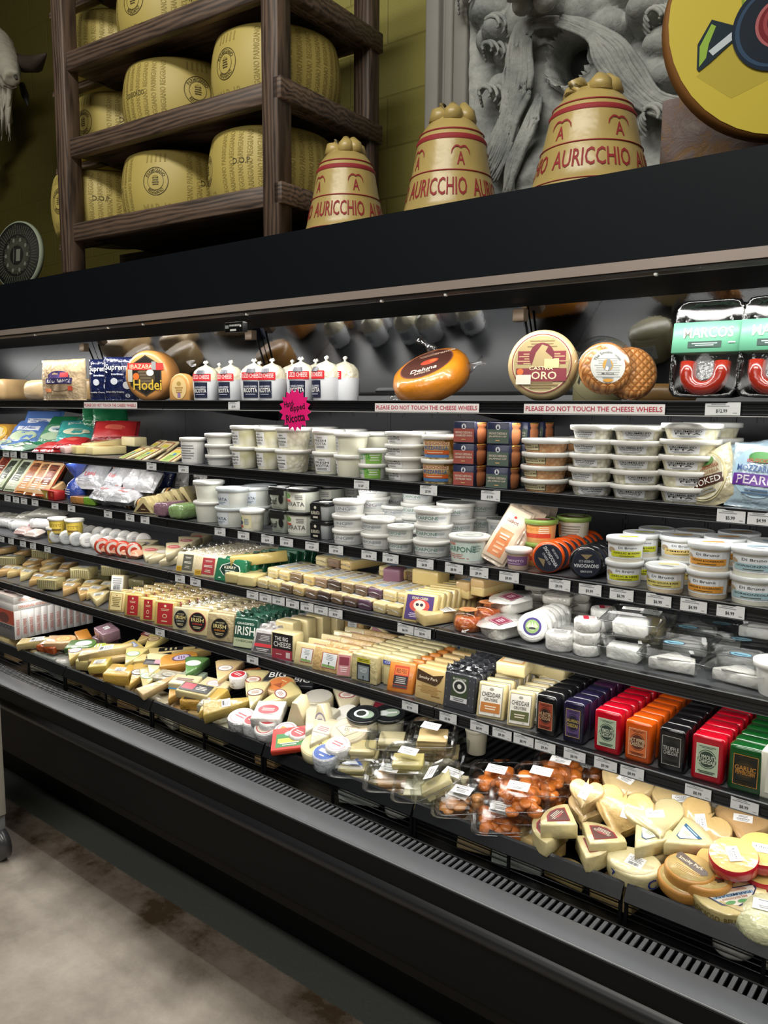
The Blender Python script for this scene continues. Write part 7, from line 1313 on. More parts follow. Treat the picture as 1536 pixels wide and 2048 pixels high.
# packs under the top layer, seen through the wires
UC = ['#d9cba0', '#cdb88a', '#c9c6b0', '#b9a888', '#d9d4c4', '#a9b0a8', '#c9a878', '#d3c9a0']
up = [bar(.095 + .02 * (i % 3), .08, .03 + .012 * (i % 2), M(c, ('cheese', 'film')[i % 3 == 2]), wst if i % 2 else None, .5, .4) for i, c in enumerate(UC)] + [puck(.045, .045, M('#cfcfc8', 'film')), poly_cheese(half_disc(.055), .045, M('#d3c28e', 'cheese'))]
q = -4.35; i = 0; PK = set()
while q < -.15:
    for lay in range(2):
        if rnd.random() < .2: continue
        k = (i * 3 + lay * 4 + rnd.randrange(3)) % 10; cn = ['cream', 'tan', 'greyish film-wrapped', 'light brown', 'ivory', 'dull green film-wrapped', 'amber', 'straw', 'white round', 'yellow half-round'][k]
        wh = 'the fondue cartons' if q < -3.2 else 'the yellow blocks' if q < -2.6 else 'the long wedges' if q < -2.15 else 'the white rounds' if q < -1.5 else 'the clear clamshells' if q < -1.0 else 'the fan-labelled wedges' if q < -.7 else 'the smoked and red rounds'
        lb_ = cn + (' wrapped' if 'wrap' not in cn else '') + ' cheese seen through the wires under ' + wh + (', upper layer' if lay else ', bottom layer')
        while lb_ in PK: lb_ += ', further right'
        PK.add(lb_); thing('packed_cheese', lb_, 'cheese', up[k], (q + (.05 if lay else 0), 1.785 + rnd.uniform(0, .02), ZD + .003 + lay * .05), (0, D2(rnd.uniform(-5, 5)), rnd.uniform(-.35, .35)), 'cheeses seen through the wire guard')
    q += .135; i += 1
# fondue boxes
FO = M('#e6e3df'); fs_ = [('r', -.02, 0, .98, .98, '#e9e6e2'), ('t', 'ORIGINAL FONDUE', .0, 0, .7, .4, '#d07a5c')]
bw_, bh_, bt_ = .19, .135, .0325
def fbox(face):
    m = MB().rbox((-bw_ / 2, 0, 0), (bw_ / 2, bt_, bh_), .001, FO, 1)
    ps = [Part('carton', m), Part('spine_print', label(bh_ * .8, bt_, [('t', 'ORIGINAL FONDUE', -.1, 0, .7, .5, '#c9634a')], side(bw_ / 2 + .0004), cu=bt_ / 2, cv=bh_ / 2, rot=PI / 2))]
    if face: ps.append(Part('front_print', label(bw_, bh_, [('r', 0, .25, 1, .5, '#c9563a'), ('o', 0, .2, .5, .36, '#7a4034'), ('r', 0, -.26, 1, .48, '#6f6c6a'), ('t', 'FONDUE', 0, -.1, .8, .16, INK)], flat(.0004), cv=bh_ / 2)))
    return ps
xf = x_of(29, 1.765, EYE - 1.1) - bw_ / 2
fa, fb = fbox(True), fbox(False)
for i in range(12): thing('fondue_carton', 'white fondue carton standing upright, ' + place_word(i, 12) + ' of the row', 'carton', fa if i == 0 else fb, (xf + rnd.uniform(-.002, .002), 1.768 + i * .0335, ZD + .105), rnd.uniform(-.01, .01), 'upright fondue cartons')
tpb = [Part('carton', MB().rbox((-bw_ / 2, 0, 0), (bw_ / 2, .2, bt_), .001, FO, 1)), Part('top_print', label(bw_, .2, [('r', 0, 0, .98, .98, '#d4573a'), ('p', [(-.5, -.1), (.5, .1), (.5, -.5), (-.5, -.5)], M('#d9c9c0')), ('t', 'FONDUE', .12, -.05, .5, .14, '#efe9e4'), ('o', -.1, -.28, .5, .2, '#5a3226'), ('o', .1, .3, .5, .1, '#e9c9bd')], lambda u, v, o: (u, v + .1, bt_ + .0004 + o))), Part('side_print', label(.2, bt_, [('t', 'ORIGINAL FONDUE', 0, 0, .76, .4, '#d07a5c')], side(bw_ / 2 + .0004), cu=.1, cv=bt_ / 2))]
for j, (dy, z_, l) in enumerate(((0, 0, 'fondue carton lying flat on the upright ones, lower front'), (.002, .0335, 'orange topped fondue carton lying flat, uppermost in front'), (.205, 0, 'fondue carton lying flat on the upright ones, rear'), (.21, .0335, 'orange topped fondue carton lying flat, uppermost at the rear'))):
    thing('fondue_carton', l, 'carton', tpb, (xf, 1.768 + dy, ZD + .105 + bh_ + .001 + z_), 0, 'flat fondue cartons')
thing('cardboard_tray', 'plain brown cardboard edge behind the upright fondue cartons', 'cardboard', [Part('tray', MB().rbox((-.1, 0, 0), (.12, .004, .07), .001, M('#9a7a56', 'matte'), 1))], (x_of(150, 2.2, .5), 2.2, EYE - 1.12), 0)
o3 = lambda c, b='#efe9dc': [('o', 0, 0, 1, 1, c), ('o', 0, 0, .84, .8, b), ('g', 0, 0, .6, .4, 3, c)]
bd = lambda c, b=WHITE: [('r', 0, 0, 1, 1, c), ('g', 0, 0, .8, .6, 3, b)]
stk2 = [('r', 0, 0, 1, 1, '#e9e9e6'), ('g', 0, .15, .8, .5, 4, '#7b7d80'), ('b', 0, -.3, .6, .25, '#45474a')]
CC = lambda c: M(c, 'cheese')
def W_(c, h=.038, sp=None, R=.13, a=.8, W=.06, H=.04, **k): return poly_cheese(sector(R, a), h, CC(c), sp, W, H, cv=.02, **k)
def L_(c, h=.035, sp=None, w=.065, L=.17, W=.04, H=.06): return poly_cheese(wedge_poly(w, L), h, CC(c), sp, W, H, cv=.0, rot=0)
def T_(c, h=.035, sp=None, w=.075, L=.13, W=.045, H=.075): return poly_cheese(tongue(w, L), h, CC(c), sp, W, H, cv=.01)
def B_(c, w=.08, d=.07, h=.035, sp=None, lw=.6, ld=.6, sty='cheese'): return bar(w, d, h, M(c, sty), sp, lw, ld)
GD = 'loose cheeses on the deck'
LEFT = [  # parts, H, px, py, rz, dh, tx, ty, name, label
    (L_('#e0d09c', .035, stk2), .035, 75, 1291, -50, .0, 4, 6, 'long pale wedge with white sticker in front of the fondue cartons'),
    (T_('#d9b896', .035, o3('#c98a3a', '#e3b878')), .035, 122, 1278, -50, .01, 6, 0, 'pinkish tongue-shaped cheese with orange oval label'),
    (T_('#5f8a4c', .03, o3('#dfe6da', '#dfe6da')), .03, 163, 1287, -56, .01, 6, 4, 'green topped tongue-shaped cheese with white oval, left'),
    (B_('#c98a3c', .1, .06, .04), .04, 166, 1268, -20, .0, 4, 0, 'plain orange cheese piece behind the green topped one'),
    ([Part('cheese', MB().rbox((-.05, -.03, 0), (-.01, .03, .03), .006, M('#a8501f', 'film'), 2, .002).rbox((0, -.035, 0), (.05, .03, .034), .006, M('#a04a1c', 'film'), 2, .002)), Part('label', label(.07, .03, bd('#dcdcd9', '#888'), top(.035)))], .035, 99, 1310, 20, 0, 4, 0, 'burnt orange chunks in clear wrap with white label'),
    (W_('#e3cc84', .035, o3('#7a6a94')), .035, 148, 1316, 40, .01, 8, 4, 'yellow wedge with purple oval label'),
    (B_('#e0d69c', .085, .07, .045, bd('#b9b07a', '#6a6a3c'), .8, .7), .045, 177, 1330, 34, .01, 4, -4, 'square pale block with greenish printed label'),
    (L_('#dccba0', .035, stk2, .07, .22), .035, 212, 1296, -46, .03, 6, 6, 'long beige wedge with white sticker laid across the heap'),
    (L_('#d9cf8a', .03, bd('#a9b84a'), .07, .22), .03, 196, 1292, -46, .0, 6, 0, 'long wedge with yellow-green label under the beige one'),
    (L_('#d9c49a', .03, None, .07, .2), .03, 228, 1310, -46, .0, 6, 0, 'plain beige long wedge beneath the stickered one'),
    (B_('#e0c97c', .1, .06, .04, bd('#8a94b4'), .5, .5), .04, 266, 1290, -10, .02, 6, 0, 'yellow block with bluish label at the centre back of the left heap'),
    (B_('#8c6f7a', .1, .08, .05, stk2, .3, .3, 'film'), .05, 213, 1256, -10, .05, 4, 0, 'mauve wrapped block raised at the back, white sticker on top'),
    (B_('#7c606c', .09, .08, .06, None, sty='film'), .06, 210, 1272, 0, .0, 0, 0, 'mauve wrapped block under the stickered mauve one'),
    (W_('#e3d79c', .04, o3('#6f9a5a')), .04, 262, 1313, 30, .02, 8, 0, 'pale wedge with green oval label in the left heap'),
    (W_('#e6e0bc', .04, [('r', 0, 0, 1, 1, '#2e2c2e'), ('r', .2, .1, .5, .7, '#cf8f98'), ('g', -.2, -.1, .5, .5, 3, '#8a888a')], .15, .7, .09, .035), .04, 308, 1331, 36, .02, 10, -6, 'white wedge with black and pink label'),
    (B_('#dfba5c', .11, .09, .05, stk2, .4, .3), .05, 241, 1345, 30, .025, 4, 0, 'big yellow block with white sticker, upper one of a pair at the rail'),
    (B_('#cfb460', .11, .09, .05), .05, 241, 1362, 30, -.01, 2, 0, 'big dull yellow block under the stickered one at the rail'),
    (B_('#e3cf74', .08, .08, .035, stk2, .6, .4), .035, 200, 1342, 40, .005, 4, 4, 'yellow pack with white sticker beside the big block'),
    (T_('#d39a4a', .04, o3('#5a4a6a', '#b9a8c0'), .085, .15), .04, 358, 1316, -40, .03, 8, 0, 'orange tongue-shaped cheese with purple oval label'),
    (L_('#dfcf9c', .035, bd('#17181a', '#c9b98a'), .06, .2, .03, .1), .035, 318, 1311, -46, .015, 6, 0, 'long pale piece with black strip, front one of two'),
    (L_('#dfcf9c', .035, bd('#17181a', '#c9b98a'), .06, .2, .03, .1), .035, 342, 1298, -46, .01, 6, 0, 'long pale piece with black strip, rear one of two'),
    (L_('#d3bb82', .035, None, .06, .2), .035, 372, 1302, -40, .0, 6, 0, 'plain tan long piece at the back beside the black stripped ones'),
    (W_('#5f8f5a', .035, o3('#cfdccf', '#cfdccf')), .035, 383, 1332, 30, .04, 6, 0, 'green topped wedge with pale oval, right of the orange tongue'),
    (B_('#a9b8a4', .1, .08, .045, None, sty='film'), .045, 383, 1350, 20, .0, 0, 0, 'pale green clear-wrapped piece beneath the green topped wedge'),
    (W_('#e0bd68', .03, o3('#2b2b2e', '#e9e4d6'), .15, .6), .03, 273, 1362, 30, .02, 8, 0, 'golden wedge with black ringed oval label'),
    (W_('#ded39a', .03, o3('#7aa06a', '#dfe3c4'), .13, .7), .03, 294, 1381, 40, .015, 12, -6, 'pale wedge with light green oval label at the rail'),
    (L_('#dcc39a', .03, None, .06, .16), .03, 318, 1384, -10, .0, 6, 0, 'pinkish plain wedge beside the light green oval one'),
    (B_('#b9b5a0', .13, .07, .02, o3('#8a8880', '#b9b5a8'), .5, .5, 'film'), .02, 338, 1349, 20, .0, 4, 0, 'flat clear pack with grey oval label'),
    (B_('#e6e0c4', .11, .07, .03, [('g', 0, 0, .8, .5, 2, '#9a7a88')], .8, .6), .03, 370, 1359, 24, .02, 4, 0, 'white pack with small purple print'),
    (B_('#d9cfa6', .14, .07, .035, [('r', 0, 0, 1, 1, '#2b2a2c'), ('r', -.25, .05, .4, .7, '#c9384a'), ('g', .2, 0, .4, .5, 3, '#d9d4c8')], .9, .7), .035, 392, 1376, 16, .02, 6, 0, 'pack with red and black label lettered in white, centre left'),
    (B_('#dcd6bc', .12, .08, .03, o3('#a88a9c', '#e0d6cf'), .5, .6), .03, 428, 1368, 14, .01, 4, 0, 'white pack with pale purple oval beside the red and black one'),
    (W_('#e6cfa8', .03, o3('#9c8a8e', '#ece6dc'), .15, .8), .03, 447, 1342, 30, .04, 6, 0, 'beige wedge with pale printed oval at the back, centre'),
    (W_('#e3d694', .03, o3('#6a4a3a', '#c9b48a'), .12, .8), .03, 302, 1283, 20, .03, 8, 6, 'small wedge with green and brown label at the back'),
    (W_('#d9c38a', .03, bd('#7a3a3a'), .12, .8), .03, 290, 1272, 10, .02, 8, 0, 'small wedge with dark red label at the far back'),
    (W_('#ddb060', .035, [('r', 0, 0, 1, 1, '#3f8fc4'), ('r', 0, .3, 1, .4, '#e9e4d4'), ('g', 0, .1, .7, .5, 2, '#1e2a3a')], .13, .8), .035, 351, 1402, 24, .02, 10, 0, 'orange edged wedge with blue and white label at the rail'),
    (B_('#c9a04a', .08, .07, .04, bd('#3a2a1e', '#8a6a3a'), .7, .7, 'lumpy'), .04, 386, 1403, 30, .02, 6, 0, 'dark speckled golden block beside the blue labelled wedge'),
    (W_('#d9bb66', .04, None, .15, .6), .04, 415, 1408, 20, .01, 10, 8, 'plain golden wedge with herbs, left of the clear wrapped one'),
    (L_('#c9b46a', .04, stk2, .09, .16, .045, .03), .04, 452, 1406, -40, .03, 10, 0, 'large peppery yellow wedge in clear wrap with barcode sticker'),
    (B_('#a8a48c', .07, .06, .035, stk2, .7, .6, 'film'), .035, 418, 1432, 24, .01, 6, 0, 'small grey clear pack with barcode at the rail'),
]
for i, (ps, H, px, py, rz, dh, tx, ty, l) in enumerate(LEFT): D(ps, 'cheese_wedge' if 'wedge' in l else 'cheese_pack', l, 'cheese', px, py, H, rz, dh, tx, ty, 'loose cheeses at the left of the deck', 1, 1.785)
def cupl(R, h, c, sp, sty='film', t=.9): return [Part('cheese', MB().lathe([(0, 0), (R * .92, 0), (R, h * .1), (R, h * .9), (R * .95, h), (0, h)], M(c, sty), 32)), Part('label', label(R * 1.8, R * 1.8, sp, top(h + .0008)))]
rl_ = [('o', 0, 0, 1, 1, '#e6e2de'), ('o', 0, 0, .84, .84, '#b3323c'), ('g', 0, 0, .5, .3, 2, '#efd9d6')]
pk_ = [('o', 0, 0, 1, 1, '#e9e6e4'), ('o', 0, 0, .86, .86, '#d9a0a8'), ('o', 0, 0, .78, .78, '#eeeae8'), ('g', 0, 0, .5, .3, 2, '#c9505a')]
MID = [
    (cupl(.034, .045, '#e0dedc', rl_), .045, 476, 1349, 0, .05, 0, 0, 'small white tub with dark red lid label at the back'),
    (B_('#b8622c', .07, .05, .04, None, sty='film'), .04, 500, 1341, 20, .03, 0, 10, 'rust orange chunk at the back beside the red lidded tub'),
    (B_('#8a5230', .1, .05, .04, None, sty='film'), .04, 530, 1350, 20, .03, 0, 10, 'red-brown chunk in clear wrap at the back'),
    (W_('#e3d9ae', .04, o3('#8a2c34', '#e3d4c4'), .15, .7), .04, 503, 1366, 30, .03, 10, 0, 'cream wedge with dark red oval label'),
    (B_('#2b2a2c', .1, .07, .02, [('t', 'BIG', 0, 0, .7, .5, '#eeeeea')], .9, .9, 'paper'), .02, 556, 1350, 30, .04, 10, 0, 'black label pack lettered BIG, left one'),
    (B_('#242426', .1, .07, .02, [('t', 'BIG', 0, 0, .7, .5, '#eeeeea')], .9, .9, 'paper'), .02, 605, 1360, 24, .02, 10, 0, 'black label pack lettered BIG, right one below the shelf edge'),
    (cupl(.055, .035, '#d9b88a', [('o', 0, 0, 1, 1, '#c9a06a'), ('o', 0, 0, .86, .86, '#d9824a'), ('p', [(-.2, -.2), (0, .1), (.2, -.2)], M('#a85a3a')), ('g', 0, .2, .4, .1, 1, '#efd9a8')], 'rind'), .035, 561, 1368, 0, .03, 6, 0, 'tan round cheese with orange oval label'),
    (W_('#e3dab4', .04, o3('#6a4444', '#cfc4b4'), .15, .6), .04, 508, 1392, 34, .025, 12, 0, 'cream holey wedge with brown oval label, left'),
    (W_('#e0d6a6', .045, o3('#8a4a4e', '#e3d9cf'), .16, .6), .045, 551, 1392, -20, .03, 10, 0, 'cream speckled wedge with pink-brown oval label'),
    (turn(poly_cheese(wedge_poly(.085, .095), .07, CC('#e9e4cc'), None), FACE @ Matrix.Translation((0, 0, -.03))), .03, 601, 1405, 16, .06, 0, 0, 'tall white-rind cheese wedge standing upright in clear wrap'),
    (poly_cheese([(-.05, -.05), (.05, -.05), (.05, .05), (-.05, .05)], .035, M('#e9e6e0', 'film'), rl_, .085, .06), .035, 537, 1419, 30, .035, 8, 0, 'white soft cheese box with red oval label'),
    (cupl(.05, .06, '#d4d4d2', pk_, 'foil'), .06, 483, 1432, 0, .035, 6, 0, 'large white round with pink ring label in crinkled silver paper'),
    (cupl(.034, .05, '#dfdfdd', rl_), .05, 537, 1441, 0, .02, 0, 0, 'small white round with red label, upper one of the front group'),
    (cupl(.037, .06, '#d9dbdd', rl_), .06, 506, 1456, 0, .02, 4, 0, 'small white round with red label, right in front at the rail'),
    (cupl(.04, .045, '#e2e0de', [('o', 0, 0, 1, 1, '#e9e4e0'), ('o', 0, 0, .84, .84, '#c9404a'), ('o', 0, 0, .76, .76, '#f0ebe4'), ('r', 0, 0, .5, .2, '#e0923a')]), .045, 571, 1459, 0, .015, 10, 0, 'small white round with red ring and orange centre'),
    (cupl(.034, .05, '#dfdfdd', rl_), .05, 598, 1465, 0, .01, 4, 0, 'small white round with red label, right-most of the group'),
    (cupl(.04, .05, '#dcdee0', [('o', 0, 0, 1, 1, '#e9e4e0'), ('o', 0, 0, .84, .84, '#c9404a'), ('o', 0, 0, .76, .76, '#f3ead8'), ('r', 0, .1, .5, .2, '#e0923a')]), .05, 531, 1478, 0, .015, 16, 0, 'tilted white round with red ring label at the rail'),
    (B_('#d9482f', .12, .1, .02, [('r', 0, 0, .96, .96, '#d23a30'), ('r', 0, -.08, .74, .6, '#3f8a4e'), ('o', .1, .2, .5, .26, '#a9cbd9'), ('r', 0, -.1, .64, .2, '#e9d95c'), ('g', 0, -.26, .6, .16, 2, '#efe9dc')], 1, 1, 'paper'), .02, 580, 1490, 40, .05, 14, 0, 'flat square red pack with green and yellow picture at the rail'),
    (W_('#dfe0dc', .06, None, .16, .8), .06, 628, 1440, 20, .03, 4, 0, 'large white paper-wrapped wedge in front of the upright one'),
    (cupl(.055, .06, '#d9d4c8', [('o', 0, 0, 1, 1, '#d9d4c8')], 'cheese'), .06, 636, 1392, 0, .01, 0, 0, 'pale drum at the back behind the upright wedge'),
    (turn(L_('#e3dfca', .05, o3('#9a8fa4'), .08, .11), FACE), .05, 655, 1408, 10, .06, -20, 10, 'thin upright white wedge leaning beside the drum'),
    (W_('#e4e0cf', .04, o3('#a83a4a'), .14, .9), .04, 692, 1397, 30, .02, 10, 0, 'white wedge with red oval label below the shelf edge, left'),
    (W_('#e4e0cf', .04, o3('#a83a4a'), .14, .9), .04, 735, 1398, 20, .01, 10, 0, 'white wedge with red oval label below the shelf edge, right'),
    (B_('#8e2a3a', .08, .07, .03, None, sty='film'), .03, 770, 1408, 20, .02, 4, 0, 'dark red foil pack at the back beside the black lids'),
    (cupl(.045, .05, '#dedbd4', [('o', 0, 0, 1, 1, '#dcd9d2')], 'film'), .05, 690, 1424, 0, .02, 8, 10, 'plain white crinkled round left of the black lidded tubs'),
    (tub(.05, .075, M('#1b1d1e', 'plast'), M('#d9d3bd', 'plast'), None, taper=.88, topspec=[('o', 0, 0, 1.1, 1.1, '#15181a'), ('o', .1, 0, .7, .6, '#8fa08c'), ('o', -.1, 0, .6, .6, '#d5d8d6'), ('o', -.1, 0, .4, .4, '#2a2e2c')]), .075, 727, 1427, 10, .06, 2, 0, 'cream tub with black lid, left one'),
    (tub(.05, .075, M('#1b1d1e', 'plast'), M('#d9d3bd', 'plast'), None, taper=.88, topspec=[('o', 0, 0, 1.1, 1.1, '#15181a'), ('o', .1, 0, .7, .6, '#8fa08c'), ('r', 0, 0, .7, .12, '#d5d8d6'), ('o', -.2, 0, .4, .4, '#c2c8c4')]), .075, 777, 1425, 40, .055, 2, 0, 'cream tub with black lid, right one'),
    (cupl(.06, .045, '#d9ccb0', [('o', 0, 0, 1, 1, '#d3c6a8'), ('p', [(-.4, 0), (0, .34), (.4, 0), (0, -.34)], M('#8a7f6a')), ('p', [(-.37, 0), (0, .31), (.37, 0), (0, -.31)], M('#d9cdb2')), ('t', 'DU', 0, -.02, .2, .12, '#6a6254'), ('g', 0, .1, .3, .08, 1, '#8a7f6a')], 'paper'), .045, 697, 1459, 20, .03, 10, 0, 'beige paper round printed with a diamond'),
    (W_('#e4e0cf', .04, bd('#cfc6b8', '#a87a84'), .14, .9), .04, 640, 1466, 10, .02, 8, 0, 'white wedge with faint pink print between the rounds'),
    (cupl(.062, .035, '#e6ddb0', [('o', 0, 0, 1, 1, '#e6dca0'), ('t', 'Le', -.1, .2, .14, .12, '#6a5a3a'), ('t', 'Chatelain', .05, .0, .7, .16, '#5a4a34')], 'paper'), .035, 640, 1487, 0, .01, 10, 0, 'yellow round box lettered Le Chatelain'),
    (B_('#d98a4a', .06, .05, .03, bd('#c9703a', '#8a3a1e'), .8, .8), .03, 621, 1499, 10, .03, 8, 0, 'small orange square pack on the yellow round'),
    (B_('#e0b48c', .09, .06, .03, None), .03, 604, 1508, 16, .005, 4, 0, 'pinkish orange soft pack at the rail below the yellow round'),
    (cupl(.04, .04, '#e3e0dc', pk_), .04, 675, 1488, 0, .02, 8, 0, 'white round with pink ring label right of the yellow box'),
    (cupl(.044, .05, '#c9cdd4', [('o', 0, 0, 1, 1, '#e3e6ec'), ('o', 0, 0, .96, .96, '#3b5fae'), ('r', 0, .0, .6, .2, '#dfe4f0'), ('g', 0, -.26, .4, .14, 1, '#dfe4f0')], 'film'), .05, 652, 1504, 0, .05, 6, 0, 'white round with bright blue label at the rail'),
]
for i, (ps, H, px, py, rz, dh, tx, ty, l) in enumerate(MID): D(ps, 'cream_tub' if 'black lid' in l else ('cheese_round' if 'round' in l else 'cheese_pack'), l, 'cheese', px, py, H, rz, dh, tx, ty, 'loose cheeses in the middle of the deck', 1, 1.742 if 'square red' in l or 'bright blue' in l else 1.772)
# clear clamshells of cheese slices and dried fruit
def fill_(c, sx, sy, h, seed, n=2):
    r2 = random.Random(seed); m = MB()
    for k in range(n): m.rbox((-sx + r2.uniform(0, .01), -sy + r2.uniform(0, .01), .004 + k * h / n), (sx - r2.uniform(0, .012), sy - r2.uniform(0, .012), .003 + (k + 1) * h / n), .004, M(c, 'cheese'), 2, .002)
    return Part('contents', m)
wt = lambda t: [('r', 0, 0, 1, 1, '#f1f1ef'), ('t', t, 0, .12, .66, .22, INK), ('g', 0, .36, .6, .14, 1, GRY), ('g', 0, -.22, .7, .3, 2, GRY)]
ap = [clamshell(.062, .054, .042, [lumps(20, .038, .032, .01, .032, .017, M('#dd7f32', 'lumpy'), k)], wt('Apricots'), lidh=.016, sw=.05, shh=.03, rot=-.3) for k in range(3)]
mm = [clamshell(.062, .054, .046, [lumps(12, .038, .03, .012, .034, .018, M('#dc9a58', 'cheese'), k + 9)], wt('Mostarda'), rot=-.45) for k in range(2)]
def clam(c, seed, lab_=None, rot=-.3, s_=1.0): return clamshell(.064 * s_, .055 * s_, .045, [fill_(c, .042, .034, .034, seed)], lab_, lidh=.015, rot=rot)
CLM = [
    (clam('#cfc9b0', 1), 784, 1458, .05, 10, 'clear clamshell with round red seal showing, behind the others', 0), (clam('#dcd2a8', 2), 724, 1478, .035, 10, 'nearly empty looking clear clamshell above the blue labelled round', 0),
    (clam('#d9c39a', 3, wt('Prosciutto')), 862, 1452, .085, 10, 'clamshell with folded pinkish slices, topmost at the back', 0), (clam('#d9b48c', 4), 860, 1475, .02, 8, 'clamshell with pinkish slices under the topmost back one', 0), (clam('#dccba6', 5), 885, 1485, -.01, 8, 'clear clamshell lowest and furthest right of the back group', 0),
    (clam('#d9cf92', 6, wt('Asiago')), 817, 1502, .045, 12, 'clamshell with flat yellow cheese and white label', 0), (clam('#e0dab8', 7), 830, 1520, -.0, 8, 'clear clamshell beneath the flat yellow cheese one', 0),
    (clam('#d3c9b4', 8, None), 706, 1522, .045, 14, 'clamshell holding a blue and white wrapped wedge', 0), (clam('#dcd3a4', 9), 712, 1540, .0, 10, 'clear clamshell with yellow cheese beneath the blue and white one', 0),
    (clam('#d9b28a', 10, wt('Muenster')), 779, 1537, .045, 16, 'clamshell with orange-edged slices and white label at the rail', 0), (clam('#cfa87c', 11), 784, 1560, .0, 12, 'clear clamshell under the orange-edged slices at the rail', 0),
    (clam('#e6e0bc', 12, wt('Provolone'), 1.1), 862, 1545, .06, 24, 'clamshell tilted up on its side with angled white label', 26), (clam('#dfe0d0', 13), 838, 1580, -.005, 10, 'nearly empty clamshell at the rail under the tilted one', 0), (clam('#d9d4c0', 14, wt('Fontina')), 906, 1545, .02, 0, 'half hidden clamshell right behind the tilted one', 0),
    (mm[0], 925, 1580, .06, 14, 'clamshell with yellow-orange fruit and white label, upper one at the rail', 4), (mm[1], 918, 1606, .0, 10, 'clamshell with orange fruit underneath at the rail', 0),
    (ap[0], 993, 1537, .03, 12, 'single clamshell of dried apricots furthest back left', 0), (ap[1], 1002, 1612, .07, 14, 'topmost clamshell of dried apricots in the front stack', 0), (ap[2], 1000, 1640, .005, 10, 'lower clamshell of dried apricots in the front stack', 0),
    (ap[2], 1037, 1571, .065, 12, 'topmost clamshell of dried apricots in the second stack', 0), (ap[0], 1040, 1596, .005, 10, 'lower clamshell of dried apricots in the second stack', 0), (ap[1], 1083, 1541, .07, 10, 'topmost clamshell of dried apricots in the third stack', 0), (ap[2], 1088, 1570, .01, 10, 'lower clamshell of dried apricots in the third stack', 0),
    (ap[0], 1122, 1518, .07, 8, 'topmost clamshell of dried apricots in the back stack by the shelf edge', 0), (ap[1], 1128, 1545, .01, 8, 'lower clamshell of dried apricots in the back stack', 0), (ap[2], 1165, 1525, .03, 4, 'clamshell of dried apricots furthest right, half hidden', 0)]
for ps, px, py, dh, rz, l, ty in CLM: D(ps, 'clear_clamshell', l, 'clamshell', px, py, .06, rz + 18, dh, 6, ty, 'clear clamshells on the deck', 1.14, 1.785)
bl = label(.07, .04, [('p', [(-.5, -.4), (.5, -.3), (.1, .5)], M('#3d5fa8')), ('p', [(-.4, -.3), (.3, -.25), (.0, .3)], M('#e9e9ee'))], top(.041)); D([Part('wedge', bl)], 'blue_wrapped_wedge', 'blue and white wrapper lying in the clamshell at the rail', 'cheese', 706, 1524, .06, 20, .03, 3)
thing('cream_cup', 'tall plain cream coloured cup standing alone below the shelf edge', 'cup', tub(.036, .085, M('#d9d2bc', 'plast'), M('#d6ceb4', 'plast'), None, taper=.86, rim=.002), (x_of(953, 2.16, .45), 2.16, EYE - 1.12), 0)
# right part: quarter wheels, hearts, smoked rounds, red waxed rounds
HC = M('#dcc394', 'cheese'); PC = M('#e6ddb4', 'cheese')
def redsec(): return [('p', [(0, -.5), (.5, .2), (.28, .42), (0, .5), (-.28, .42), (-.5, .2)], M('#8a2430')), ('p', [(0, -.44), (.43, .18), (.25, .36), (0, .43), (-.25, .36), (-.43, .18)], M('#5d3a34')), ('g', 0, .18, .6, .3, 4, '#c9c4b4'), ('g', 0, .04, .4, .14, 2, '#b02a34')]
qs = [Part('cheese', MB().prism(sector(.09, 1.5, 12), 0, .042, PC, .004)), Part('label', label(.078, .06, redsec(), top(.0427), cv=.01))]
for px, py, rz, dh, l in ((1127, 1636, 84, .035, 'quarter wheel with dark red fan label, furthest back of the four'), (1103, 1688, 129, .02, 'quarter wheel with dark red fan label, left at the rail'), (1197, 1672, -6, .035, 'quarter wheel with dark red fan label, right one'), (1178, 1727, -96, .015, 'quarter wheel with dark red fan label, lowest at the rail')):
    D(qs, 'quarter_cheese', l, 'cheese', px, py, .042, rz, dh, -2, 0, 'quarter wheels with fan labels', 1, 1.77)
bt_l = [('p', [(-.5, .4), (.5, .4), (.42, .2), (.1, -.5), (-.1, -.5), (-.42, .2)], M('#2f5878')), ('p', [(-.44, .2), (.44, .2), (.08, -.44), (-.08, -.44)], M('#e6e4cc')), ('g', 0, .3, .8, .12, 1, '#9fb4c4'), ('g', 0, 0, .4, .24, 3, '#8a9a6a')]
bs_ = [Part('cheese', MB().prism(sector(.11, 1.05, 10), 0, .04, PC, .005)), Part('label', label(.06, .05, bt_l, top(.0407), cv=.015))]
for px, py, rz, dh, l in ((1292, 1673, -10, .035, 'fan-shaped white cheese with blue triangle label, left upper'), (1296, 1700, -10, -.008, 'fan-shaped white cheese beneath the left blue labelled one'), (1363, 1672, -34, .045, 'fan-shaped white cheese with blue triangle label, right upper'), (1366, 1690, -34, .0, 'fan-shaped white cheese beneath the right blue labelled one')):
    D(bs_, 'fan_cheese', l, 'cheese', px, py, .04, rz, dh, 6, 0, 'fan-shaped cheeses with blue labels')
def hrt(s_, h, c, t='CASARO', rot=0, cu=0, cv=0): return [Part('cheese', MB().prism(heart(s_), 0, h, M(c, 'cheese'), .006)), Part('label', label(.055, .03, wt(t), top(h + .0008), rot=rot, cu=cu, cv=cv))]
